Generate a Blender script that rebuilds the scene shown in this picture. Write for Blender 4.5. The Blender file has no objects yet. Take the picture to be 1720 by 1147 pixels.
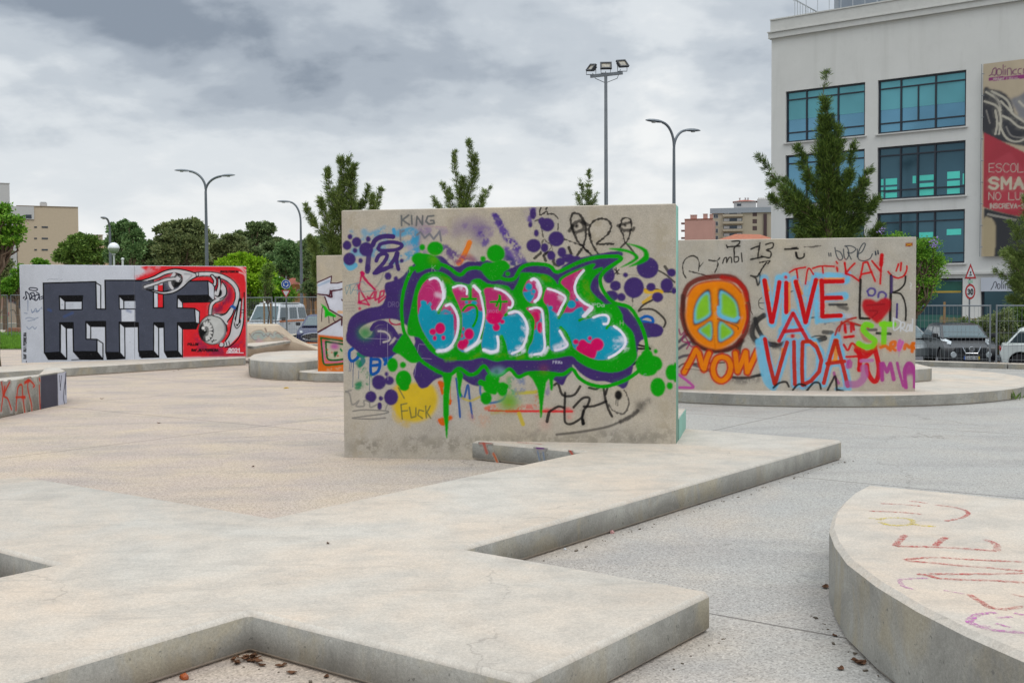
import bpy, bmesh, math, random
import numpy as np
from math import sin, cos, pi, atan, atan2, radians, sqrt, hypot
from mathutils import Vector, Matrix, noise as mnoise

scene = bpy.context.scene
random.seed(7); NPR = np.random.RandomState(5)

# ---------------------------------------------------------------- camera
FPX = 1850.0; EYE = 2.0; PITCH = atan(71.5/FPX); ROLL = 0.006      # photo 1720 x 1147
_U0 = Vector((0, sin(PITCH), cos(PITCH))); _R0 = Vector((1, 0, 0)); _F = Vector((0, cos(PITCH), -sin(PITCH)))
_U = _U0*cos(ROLL)+_R0*sin(ROLL); _R = _R0*cos(ROLL)-_U0*sin(ROLL)
cam_data = bpy.data.cameras.new("camera"); cam = bpy.data.objects.new("camera", cam_data)
scene.collection.objects.link(cam); scene.camera = cam
cam_data.sensor_fit = 'HORIZONTAL'; cam_data.sensor_width = 36; cam_data.lens = 36*FPX/1720.0
cam_data.clip_start = 0.1; cam_data.clip_end = 3000
_m = Matrix((_R, _U, -_F)).transposed().to_4x4(); _m.translation = (0, 0, EYE); cam.matrix_world = _m

# ---------------------------------------------------------------- world: overcast sky
SUN_EL, SUN_AZ = 58, 150
scene.view_settings.view_transform = 'Standard'; scene.view_settings.look = 'None'
scene.view_settings.exposure = 0.0; scene.view_settings.gamma = 1
world = bpy.data.worlds.new("World"); scene.world = world; world.use_nodes = True
def make_world():
    nt = world.node_tree; nt.nodes.clear(); N = nt.nodes.new; L = nt.links.new
    out = N('ShaderNodeOutputWorld'); bg = N('ShaderNodeBackground'); L(bg.outputs[0], out.inputs[0])
    tc = N('ShaderNodeTexCoord'); sep = N('ShaderNodeSeparateXYZ'); L(tc.outputs['Generated'], sep.inputs[0])
    def M(op, a, b=None, c=None, clamp=False):
        n = N('ShaderNodeMath'); n.operation = op; n.use_clamp = clamp
        for i, v in enumerate((a, b, c)):
            if v is None: continue
            if isinstance(v, (int, float)): n.inputs[i].default_value = v
            else: L(v, n.inputs[i])
        return n.outputs[0]
    z = M('MAXIMUM', sep.outputs[2], 0.0)
    zz = M('ADD', z, 0.34)
    cx = M('DIVIDE', sep.outputs[0], zz); cy = M('DIVIDE', sep.outputs[1], zz)
    comb = N('ShaderNodeCombineXYZ'); L(cx, comb.inputs[0]); L(cy, comb.inputs[1]); comb.inputs[2].default_value = 3.7
    def noise(scale, detail, rough, off=0.0):
        mp = N('ShaderNodeMapping'); mp.inputs['Location'].default_value = (off, off*.7, 0); L(comb.outputs[0], mp.inputs[0])
        n = N('ShaderNodeTexNoise'); n.inputs['Scale'].default_value = scale; n.inputs['Detail'].default_value = detail
        n.inputs['Roughness'].default_value = rough; L(mp.outputs[0], n.inputs['Vector']); n.inputs['Distortion'].default_value = 0.15
        return n.outputs['Fac']
    big = noise(1.5, 5, 0.5, 2.3); med = noise(4.2, 6, 0.55, 9.1)
    # elevation term: bright band at the horizon, darker cloud base above, bright overhead
    el = N('ShaderNodeValToRGB'); L(sep.outputs[2], el.inputs[0])
    cr = el.color_ramp; cr.interpolation = 'B_SPLINE'
    cr.elements[0].position = 0.0; cr.elements[0].color = (.0,)*3+(1,)
    cr.elements[1].position = 1.0; cr.elements[1].color = (.5,)*3+(1,)
    for p, v in ((.04, .02), (.09, .2), (.14, .52), (.19, .68), (.26, .78), (.36, .78), (.6, .6)):
        e = cr.elements.new(p); e.color = (v,)*3+(1,)
    # dark = el + (big-.5)*a + (med-.5)*b
    amp = M('MULTIPLY_ADD', el.outputs[0], 1.25, 0.16)
    d1 = M('MULTIPLY', M('SUBTRACT', big, .5), 2.3); d2 = M('MULTIPLY', M('SUBTRACT', med, .5), 1.7)
    dark = M('MULTIPLY', M('ADD', el.outputs[0], M('MULTIPLY', M('ADD', d1, d2), amp)), .83, clamp=True)
    col = N('ShaderNodeValToRGB'); L(dark, col.inputs[0]); c = col.color_ramp; c.interpolation = 'EASE'
    c.elements[0].position = 0.0; c.elements[0].color = (.88, .895, .90, 1)
    c.elements[1].position = 1.0; c.elements[1].color = (.25, .295, .36, 1)
    for p, v in ((.25, (.71, .75, .785)), (.5, (.54, .59, .645)), (.75, (.395, .445, .51))):
        e = c.elements.new(p); e.color = v+(1,)
    # overcast luminance rises towards the zenith
    zen = N('ShaderNodeMapRange'); zen.interpolation_type = 'SMOOTHSTEP'; L(sep.outputs[2], zen.inputs['Value'])
    zen.inputs['From Min'].default_value = 0.27; zen.inputs['From Max'].default_value = 0.85
    zen.inputs['To Min'].default_value = 1.0; zen.inputs['To Max'].default_value = 2.9
    sc_ = N('ShaderNodeVectorMath'); sc_.operation = 'SCALE'; L(col.outputs[0], sc_.inputs[0]); L(zen.outputs[0], sc_.inputs['Scale'])
    sky = N('ShaderNodeTexSky'); sky.sky_type = 'NISHITA'; sky.sun_disc = False
    sky.sun_elevation = radians(SUN_EL); sky.sun_rotation = radians(SUN_AZ); sky.air_density = 1.5; sky.dust_density = 3
    s2 = N('ShaderNodeVectorMath'); s2.operation = 'SCALE'; L(sky.outputs[0], s2.inputs[0]); s2.inputs['Scale'].default_value = 0.004
    wm = N('ShaderNodeMix'); wm.data_type = 'RGBA'; wm.blend_type = 'MULTIPLY'; L(M('MULTIPLY', M('SUBTRACT', zen.outputs[0], 1.0), .6, clamp=True), wm.inputs[0]); L(sc_.outputs[0], wm.inputs[6]); wm.inputs[7].default_value = (1.01, .99, .95, 1)
    add = N('ShaderNodeVectorMath'); add.operation = 'ADD'; L(wm.outputs[2], add.inputs[0]); L(s2.outputs[0], add.inputs[1])
    L(add.outputs[0], bg.inputs[0]); bg.inputs[1].default_value = 1.0
make_world()
sl = bpy.data.lights.new("sun", 'SUN'); sl.energy = 0.8; sl.angle = radians(25); sl.color = (1, .96, .9)
sun = bpy.data.objects.new("sun", sl); scene.collection.objects.link(sun)
_e, _a = radians(SUN_EL), radians(SUN_AZ)          # azimuth clockwise from +Y
sun.rotation_euler = (-Vector((sin(_a)*cos(_e), cos(_a)*cos(_e), sin(_e)))).to_track_quat('-Z', 'Y').to_euler()
sun.location = (0, 0, 40)

# ---------------------------------------------------------------- pixel -> world helpers
def ray(u, v): return _F*FPX+_R*(u-860)-_U*(v-573.5)
CP = Vector((0, 0, EYE))
def gz(u, v, z=0.0):
    d = ray(u, v); t = (z-EYE)/d.z; return Vector((d.x*t, d.y*t, z))
def gy(u, v, y):
    d = ray(u, v); t = y/d.y; return Vector((d.x*t, y, EYE+d.z*t))
def onplane(u, v, P, n):
    d = ray(u, v); t = (Vector(P)-CP).dot(n)/d.dot(n); return CP+d*t

# ---------------------------------------------------------------- object helpers
def tag(o, label=None, cat=None, group=None, kind=None):
    if label: o['label'] = label
    if cat: o['category'] = cat
    if group: o['group'] = group
    if kind: o['kind'] = kind
    return o
def empty(name, loc, label, cat, group=None, rz=0.0):
    o = bpy.data.objects.new(name, None); scene.collection.objects.link(o); o.location = loc
    o.rotation_euler = (0, 0, rz); o.empty_display_size = 0.3
    return tag(o, label, cat, group)
def copy_tree(o, parent=None):
    c = o.copy(); scene.collection.objects.link(c); c.parent = parent
    for ch in list(o.children): copy_tree(ch, c)
    return c

class MB:
    """collects geometry; build() links it as ONE mesh object"""
    def __init__(s): s.v = []; s.f = []; s.m = []; s.mats = []
    def mi(s, mat):
        if mat is None: return 0
        if mat not in s.mats: s.mats.append(mat)
        return s.mats.index(mat)
    def add(s, vs, fs, mat=None):
        b = len(s.v); s.v += [tuple(p) for p in vs]; k = s.mi(mat)
        for f in fs: s.f.append([i+b for i in f]); s.m.append(k)
        return s
    def box(s, c, d, rz=0.0, mat=None, rx=0.0, ry=0.0):
        R = Matrix.Rotation(rz, 3, 'Z') @ Matrix.Rotation(ry, 3, 'Y') @ Matrix.Rotation(rx, 3, 'X')
        vs = [Vector(c)+R @ Vector((x*d[0]/2, y*d[1]/2, z*d[2]/2)) for x in (-1, 1) for y in (-1, 1) for z in (-1, 1)]
        return s.add(vs, [(0, 1, 3, 2), (4, 6, 7, 5), (0, 4, 5, 1), (2, 3, 7, 6), (0, 2, 6, 4), (1, 5, 7, 3)], mat)
    def prism(s, poly, z0, z1, mat=None):
        n = len(poly)
        a = sum(poly[i][0]*poly[(i+1) % n][1]-poly[(i+1) % n][0]*poly[i][1] for i in range(n))
        if a < 0: poly = poly[::-1]
        vs = [(p[0], p[1], z0) for p in poly]+[(p[0], p[1], z1) for p in poly]
        fs = [tuple(range(n))[::-1], tuple(range(n, 2*n))]+[(i, (i+1) % n, n+(i+1) % n, n+i) for i in range(n)]
        return s.add(vs, fs, mat)
    def sheet(s, poly, z, mat=None):
        n = len(poly)
        a = sum(poly[i][0]*poly[(i+1) % n][1]-poly[(i+1) % n][0]*poly[i][1] for i in range(n))
        if a < 0: poly = poly[::-1]
        return s.add([(p[0], p[1], z) for p in poly], [tuple(range(n))], mat)
    def extr(s, prof, y0, y1, mat=None, sc1=None):
        """prof in XZ, extruded along Y from y0 to y1"""
        n = len(prof)
        vs = [(p[0], y0, p[1]) for p in prof]+[(p[0], y1, p[1]) for p in prof]
        fs = [tuple(range(n)), tuple(range(n, 2*n))[::-1]]+[((i+1) % n, i, n+i, n+(i+1) % n) for i in range(n)]
        return s.add(vs, fs, mat)
    def tube(s, pts, r, n=8, mat=None, cap=True):
        pts = [Vector(p) for p in pts]; k = len(pts)
        rs = r if isinstance(r, (list, tuple)) else [r]*k
        vs = []; up = Vector((0.013, 0.021, 1)).normalized()
        T0 = None
        for i, p in enumerate(pts):
            t = (pts[min(i+1, k-1)]-pts[max(i-1, 0)]).normalized()
            if T0 is None:
                a = t.cross(up if abs(t.dot(up)) < .9 else Vector((1, 0.02, 0))).normalized()
            else:
                a = (T0-t*T0.dot(t)).normalized()
            T0 = a; b = t.cross(a)
            for j in range(n):
                w = 2*pi*j/n; vs.append(p+(a*cos(w)+b*sin(w))*rs[i])
        fs = [(i*n+j, i*n+(j+1) % n, (i+1)*n+(j+1) % n, (i+1)*n+j) for i in range(k-1) for j in range(n)]
        if cap: fs += [tuple(range(n))[::-1], tuple(range((k-1)*n, k*n))]
        return s.add(vs, fs, mat)
    def lathe(s, prof, n=16, c=(0, 0, 0), mat=None, axis='z'):
        vs = []; k = len(prof)
        for r, h in prof:
            for j in range(n):
                w = 2*pi*j/n
                p = (r*cos(w), r*sin(w), h) if axis == 'z' else ((r*cos(w), h, r*sin(w)) if axis == 'y' else (h, r*cos(w), r*sin(w)))
                vs.append((p[0]+c[0], p[1]+c[1], p[2]+c[2]))
        fs = [(i*n+j, i*n+(j+1) % n, (i+1)*n+(j+1) % n, (i+1)*n+j) for i in range(k-1) for j in range(n)]
        fs += [tuple(range(n))[::-1], tuple(range((k-1)*n, k*n))]
        return s.add(vs, fs, mat)
    def build(s, name, mat=None, parent=None, loc=None, bevel=0, smooth=False, rz=0, seg=2, ang=40):
        me = bpy.data.meshes.new(name); me.from_pydata(s.v, [], s.f)
        mats = s.mats or ([mat] if mat else [])
        for m in mats: me.materials.append(m)
        if len(mats) > 1: me.polygons.foreach_set('material_index', s.m)
        me.update(); bm = bmesh.new(); bm.from_mesh(me); bmesh.ops.recalc_face_normals(bm, faces=bm.faces); bm.to_mesh(me); bm.free()
        if smooth: me.polygons.foreach_set('use_smooth', [True]*len(me.polygons)); me.set_sharp_from_angle(angle=radians(ang))
        o = bpy.data.objects.new(name, me); scene.collection.objects.link(o)
        if parent: o.parent = parent
        if loc is not None: o.location = loc
        o.rotation_euler = (0, 0, rz)
        if bevel:
            b = o.modifiers.new('bevel', 'BEVEL'); b.width = bevel; b.segments = seg; b.limit_method = 'ANGLE'; b.angle_limit = radians(30)
        return o
def rel(poly, o): return [(p[0]-o[0], p[1]-o[1]) for p in poly]

# ---------------------------------------------------------------- materials
def srgb(c):
    if isinstance(c, str): c = [int(c[i:i+2], 16)/255 for i in (0, 2, 4)]
    return tuple(x/12.92 if x <= .04045 else ((x+.055)/1.055)**2.4 for x in c)
class NT:
    def __init__(s, name):
        s.mat = bpy.data.materials.new(name); s.mat.use_nodes = True; s.nt = s.mat.node_tree; s.nt.nodes.clear()
        s.out = s.N('ShaderNodeOutputMaterial'); s.b = s.N('ShaderNodeBsdfPrincipled'); s.L(s.b.outputs[0], s.out.inputs[0])
        s._tc = None
    def N(s, t): return s.nt.nodes.new(t)
    def L(s, a, b): s.nt.links.new(a, b)
    def tc(s, k='Object'):
        if s._tc is None: s._tc = s.N('ShaderNodeTexCoord')
        return s._tc.outputs[k]
    def noise(s, scale, detail=4, rough=.55, vec=None, dist=0.0, out='Fac'):
        n = s.N('ShaderNodeTexNoise'); n.inputs['Scale'].default_value = scale; n.inputs['Detail'].default_value = detail
        n.inputs['Roughness'].default_value = rough; n.inputs['Distortion'].default_value = dist
        s.L(vec or s.tc(), n.inputs['Vector']); return n.outputs[out]
    def map(s, scale=(1, 1, 1), loc=(0, 0, 0), rot=(0, 0, 0), vec=None):
        m = s.N('ShaderNodeMapping'); m.inputs['Scale'].default_value = scale; m.inputs['Location'].default_value = loc
        m.inputs['Rotation'].default_value = rot; s.L(vec or s.tc(), m.inputs[0]); return m.outputs[0]
    def ramp(s, fac, stops, interp='LINEAR'):
        r = s.N('ShaderNodeValToRGB'); s.L(fac, r.inputs[0]); cr = r.color_ramp; cr.interpolation = interp
        while len(cr.elements) < len(stops): cr.elements.new(.5)
        for e, (p, c) in zip(cr.elements, stops):
            e.position = p; e.color = (tuple(c) if hasattr(c, '__len__') else (c, c, c))+(1,)
        return r.outputs[0]
    def mix(s, fac, a, b, mode='MIX'):
        m = s.N('ShaderNodeMix'); m.data_type = 'RGBA'; m.blend_type = mode; m.clamp_factor = True
        for i, x in ((0, fac), (6, a), (7, b)):
            if hasattr(x, 'is_linked') or isinstance(x, bpy.types.NodeSocket): s.L(x, m.inputs[i])
            elif i == 0: m.inputs[0].default_value = x
            else: m.inputs[i].default_value = tuple(x)+(1,) if len(x) == 3 else x
        return m.outputs[2]
    def math(s, op, a, b=0.0, clamp=False):
        m = s.N('ShaderNodeMath'); m.operation = op; m.use_clamp = clamp
        for i, x in enumerate((a, b)):
            if isinstance(x, bpy.types.NodeSocket): s.L(x, m.inputs[i])
            else: m.inputs[i].default_value = x
        return m.outputs[0]
    def col(s, x):
        if isinstance(x, bpy.types.NodeSocket): s.L(x, s.b.inputs['Base Color'])
        else: s.b.inputs['Base Color'].default_value = tuple(x)+(1,)
    def rough(s, x):
        if isinstance(x, bpy.types.NodeSocket): s.L(x, s.b.inputs['Roughness'])
        else: s.b.inputs['Roughness'].default_value = x
    def bump(s, h, strength=.3, dist=.01):
        b = s.N('ShaderNodeBump'); b.inputs['Strength'].default_value = strength; b.inputs['Distance'].default_value = dist
        s.L(h, b.inputs['Height']); s.L(b.outputs[0], s.b.inputs['Normal'])
def simple(name, c, rough=.6, metal=0.0, var=.12, vscale=3.0, spec=.5):
    t = NT(name); c = srgb(c) if isinstance(c, str) else c
    n = t.noise(vscale, 5, .6)
    t.col(t.ramp(n, [(.3, tuple(x*(1-var) for x in c)), (.7, tuple(min(1, x*(1+var)) for x in c))]))
    t.rough(rough); t.b.inputs['Metallic'].default_value = metal; t.b.inputs['Specular IOR Level'].default_value = spec
    return t.mat
def concrete(name, base, warm, dark, paint=False, grain=260, streak=.5, blot=.5, cracks=0.0, rgh=.85, sidecol=None):
    """cast concrete: blotches, vertical run-off streaks, pits; optional painted colour attribute"""
    t = NT(name)
    pos = t.N('ShaderNodeNewGeometry').outputs['Position']
    big = t.noise(.55, 6, .62, pos, .6); med = t.noise(3.2, 6, .65, pos); fine = t.noise(grain*.25, 3, .6, pos); gr = t.noise(grain, 2, .7, pos)
    c = t.mix(t.ramp(big, [(.36, 0), (.64, 1)]), base, warm)
    c = t.mix(t.math('MULTIPLY', t.ramp(med, [(.42, 0), (.72, 1)]), blot), c, dark)
    st = t.noise(1.0, 6, .6, t.map((3.1, 3.1, .9), vec=pos), .6); nz = t.N('ShaderNodeNewGeometry')
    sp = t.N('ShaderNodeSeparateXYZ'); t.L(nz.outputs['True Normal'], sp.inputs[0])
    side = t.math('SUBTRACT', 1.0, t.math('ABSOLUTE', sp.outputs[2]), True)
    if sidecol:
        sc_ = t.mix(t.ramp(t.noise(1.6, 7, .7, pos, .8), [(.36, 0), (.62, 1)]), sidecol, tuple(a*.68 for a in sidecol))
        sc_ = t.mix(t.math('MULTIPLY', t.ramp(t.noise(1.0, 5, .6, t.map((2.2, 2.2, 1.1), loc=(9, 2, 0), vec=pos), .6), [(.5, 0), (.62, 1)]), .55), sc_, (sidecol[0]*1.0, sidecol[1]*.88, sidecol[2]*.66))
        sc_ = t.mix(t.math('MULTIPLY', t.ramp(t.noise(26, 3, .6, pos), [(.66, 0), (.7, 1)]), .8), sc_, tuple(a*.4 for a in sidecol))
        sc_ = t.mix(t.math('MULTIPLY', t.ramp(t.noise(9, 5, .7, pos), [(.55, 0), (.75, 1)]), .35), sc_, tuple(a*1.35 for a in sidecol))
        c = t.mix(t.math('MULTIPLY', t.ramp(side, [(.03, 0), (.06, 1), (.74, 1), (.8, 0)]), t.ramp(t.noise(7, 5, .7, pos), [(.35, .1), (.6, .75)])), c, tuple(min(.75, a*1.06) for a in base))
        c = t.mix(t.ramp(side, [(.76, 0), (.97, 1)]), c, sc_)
    c = t.mix(t.math('MULTIPLY', t.math('MULTIPLY', t.ramp(st, [(.45, 0), (.75, 1)]), side), streak), c, tuple(x*.66 for x in dark))
    g2 = t.ramp(fine, [(.3, .86), (.7, 1.1)])
    c = t.mix(1.0, c, g2, 'MULTIPLY')
    c = t.mix(1.0, c, t.ramp(gr, [(.25, .8), (.5, 1.0), (.75, 1.15)]), 'MULTIPLY')
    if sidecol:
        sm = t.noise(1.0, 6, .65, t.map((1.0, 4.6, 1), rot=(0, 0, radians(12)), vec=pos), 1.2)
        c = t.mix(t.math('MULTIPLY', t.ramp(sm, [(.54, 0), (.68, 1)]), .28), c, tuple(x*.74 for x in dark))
    if cracks:
        vo = t.N('ShaderNodeTexVoronoi'); vo.feature = 'DISTANCE_TO_EDGE'; vo.inputs['Scale'].default_value = .33
        wv = t.N('ShaderNodeVectorMath'); wv.operation = 'ADD'; t.L(pos, wv.inputs[0])
        ns = t.noise(2.2, 5, .6, pos, out='Color'); vs = t.N('ShaderNodeVectorMath'); vs.operation = 'SCALE'; vs.inputs['Scale'].default_value = .5
        t.L(ns, vs.inputs[0]); t.L(vs.outputs[0], wv.inputs[1]); t.L(wv.outputs[0], vo.inputs['Vector'])
        ln = t.ramp(vo.outputs['Distance'], [(0, 1), (.0022, 0)])
        ln = t.math('MULTIPLY', t.math('MULTIPLY', ln, t.ramp(t.noise(.9, 3, .5, pos), [(.5, 0), (.62, 1)])), cracks)
        c = t.mix(ln, c, tuple(x*.45 for x in dark))
    if paint:
        at = t.N('ShaderNodeAttribute'); at.attribute_name = 'paint'
        wear = t.ramp(t.noise(45, 4, .7, pos), [(.27, .7), (.38, 1.0)])
        al = t.math('MULTIPLY', at.outputs['Alpha'], wear)
        pc = t.mix(1.0, at.outputs['Color'], t.ramp(med, [(.3, .88), (.7, 1.08)]), 'MULTIPLY')
        c = t.mix(al, c, pc)
        t.rough(t.math('SUBTRACT', rgh, t.math('MULTIPLY', at.outputs['Alpha'], .25)))
    else: t.rough(rgh)
    t.col(c); t.b.inputs['Specular IOR Level'].default_value = .12
    hs = t.math('ADD', t.math('MULTIPLY', gr, .5), fine); t.bump(hs, .35, .004)
    return t.mat
# ---------------------------------------------------------------- spray-paint rasteriser (fills a colour attribute on a wall's own face)
ZO = dict(P=(0, 0, 1), A=(570, 330, 4.987), B=(850, 330, 4.987), C=(570, 540, 4.587), D=(850, 540, 4.587), E=(680, 440, 6.37), F=(860, 440, 6.37),
          G=(1130, 380, 3.8235), H=(1330, 380, 3.8235), I=(20, 430, 5.2136), J=(220, 430, 5.2136), K=(1140, 440, 5.213), L=(1270, 440, 5.213),
          M=(1410, 400, 4.412), N=(230, 440, 6.747), O=(530, 420, 5.462), Q=(1380, 780, 3.1256), R=(0, 580, 4.0), S=(1620, 80, 3.28), T=(400, 580, 8.6), V=(410, 480, 8.194),
          X=(1130, 640, 5.733))
def PT(z, s):
    if isinstance(s, str): s = [tuple(float(q) for q in p.split(',')) for p in s.split()]
    x0, y0, k = ZO[z]; return [(x0+x/k, y0+y/k) for x, y in s]
def spline(p, closed, n=7):
    p = np.array(p, float); k = len(p)
    if k < 3: return p
    out = []; R = range(k if closed else k-1); t = np.linspace(0, 1, n, endpoint=False)[:, None]
    for i in R:
        if closed: a, b, c, d = p[(i-1) % k], p[i], p[(i+1) % k], p[(i+2) % k]
        else: a, b, c, d = p[max(i-1, 0)], p[i], p[i+1], p[min(i+2, k-1)]
        out.append(.5*((2*b)+(c-a)*t+(2*a-5*b+4*c-d)*t*t+(3*b-a-3*c+d)*t**3))
    if not closed: out.append(p[-1:])
    return np.concatenate(out)
def gblur(a, s):
    if s < .3: return a
    r = int(3*s)+1; k = np.exp(-.5*(np.arange(-r, r+1)/s)**2); k /= k.sum()
    b = np.zeros_like(a); p = np.pad(a, ((r, r), (0, 0)), mode='edge')
    for i, w in enumerate(k): b += w*p[i:i+a.shape[0]]
    p = np.pad(b, ((0, 0), (r, r)), mode='edge'); c = np.zeros_like(a)
    for i, w in enumerate(k): c += w*p[:, i:i+a.shape[1]]
    return c
def vnoise(h, w, s, seed=0):
    r = np.random.RandomState(seed); gh, gw = int(h/s)+3, int(w/s)+3; g = r.rand(gh, gw)
    y = np.arange(h)/s; x = np.arange(w)/s; yi = y.astype(int); xi = x.astype(int); fy = (y-yi)[:, None]; fx = (x-xi)[None]
    fy = fy*fy*(3-2*fy); fx = fx*fx*(3-2*fx)
    a = g[yi][:, xi]; b = g[yi][:, xi+1]; c = g[yi+1][:, xi]; d = g[yi+1][:, xi+1]
    return (a*(1-fx)+b*fx)*(1-fy)+(c*(1-fx)+d*fx)*fy
FONT = dict(A="0,0 .5,1 1,0|.2,.4 .8,.4", B="0,0 0,1 .7,1 .9,.78 .7,.52 0,.52|.7,.52 1,.28 .7,0 0,0", C="1,.85 .7,1 .3,1 0,.7 0,.3 .3,0 .7,0 1,.15",
    D="0,0 0,1 .6,1 1,.7 1,.3 .6,0 0,0", E="1,1 0,1 0,0 1,0|0,.52 .8,.52", F="1,1 0,1 0,0|0,.52 .8,.52", G="1,.85 .7,1 .3,1 0,.7 0,.3 .3,0 .7,0 1,.2 1,.48 .6,.48",
    H="0,0 0,1|1,0 1,1|0,.5 1,.5", I=".5,0 .5,1", J="1,1 1,.3 .7,0 .3,0 0,.3", K="0,0 0,1|1,1 0,.45|.25,.6 1,0", L="0,1 0,0 1,0", M="0,0 0,1 .5,.4 1,1 1,0",
    N="0,0 0,1 1,0 1,1", O=".3,0 .7,0 1,.3 1,.7 .7,1 .3,1 0,.7 0,.3 .3,0", P="0,0 0,1 .7,1 1,.76 .7,.5 0,.5", R="0,0 0,1 .7,1 1,.76 .7,.5 0,.5|.5,.5 1,0",
    S="1,.85 .7,1 .3,1 0,.78 .2,.56 .8,.46 1,.24 .7,0 .3,0 0,.15", T="0,1 1,1|.5,1 .5,0", U="0,1 0,.3 .3,0 .7,0 1,.3 1,1", V="0,1 .5,0 1,1", W="0,1 .25,0 .5,.7 .75,0 1,1",
    Y="0,1 .5,.5 1,1|.5,.5 .5,0", Z="0,1 1,1 0,0 1,0", _="0,-.05 1,-.05", a="1,.6 .5,.66 .1,.5 .1,.1 .5,0 1,.15|1,.66 1,0", n="0,0 0,.66|0,.4 .4,.66 .9,.55 .9,0",
    o=".3,0 .7,0 1,.3 .7,.66 .3,.66 0,.3 .3,0", l=".4,1 .4,0", i=".4,.66 .4,0|.4,.85 .4,.9", c="1,.55 .6,.66 .2,.6 0,.33 .2,.05 .6,0 1,.1", s="0,0 .5,0 .8,.3 .6,.66 1.1,.66", r="0,0 0,.66|0,.4 .6,.66")
FONT.update({'.': ".5,0 .5,.06", '-': ".1,.5 .9,.5", '#': ".2,0 .4,1|.6,0 .8,1|0,.33 1,.33|0,.67 1,.67", '0': FONT['O'], '1': ".2,.75 .55,1 .55,0", '2': "0,.8 .3,1 .7,1 1,.75 .9,.5 0,0 1,0",
    '3': "0,.9 .5,1 .9,.78 .4,.55|.4,.55 1,.3 .6,0 0,.1", '4': ".8,0 .8,1 0,.3 1,.3", '9': "1,.6 .6,.45 .1,.6 .1,.9 .6,1 1,.8 1,.5 .5,0"})
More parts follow.
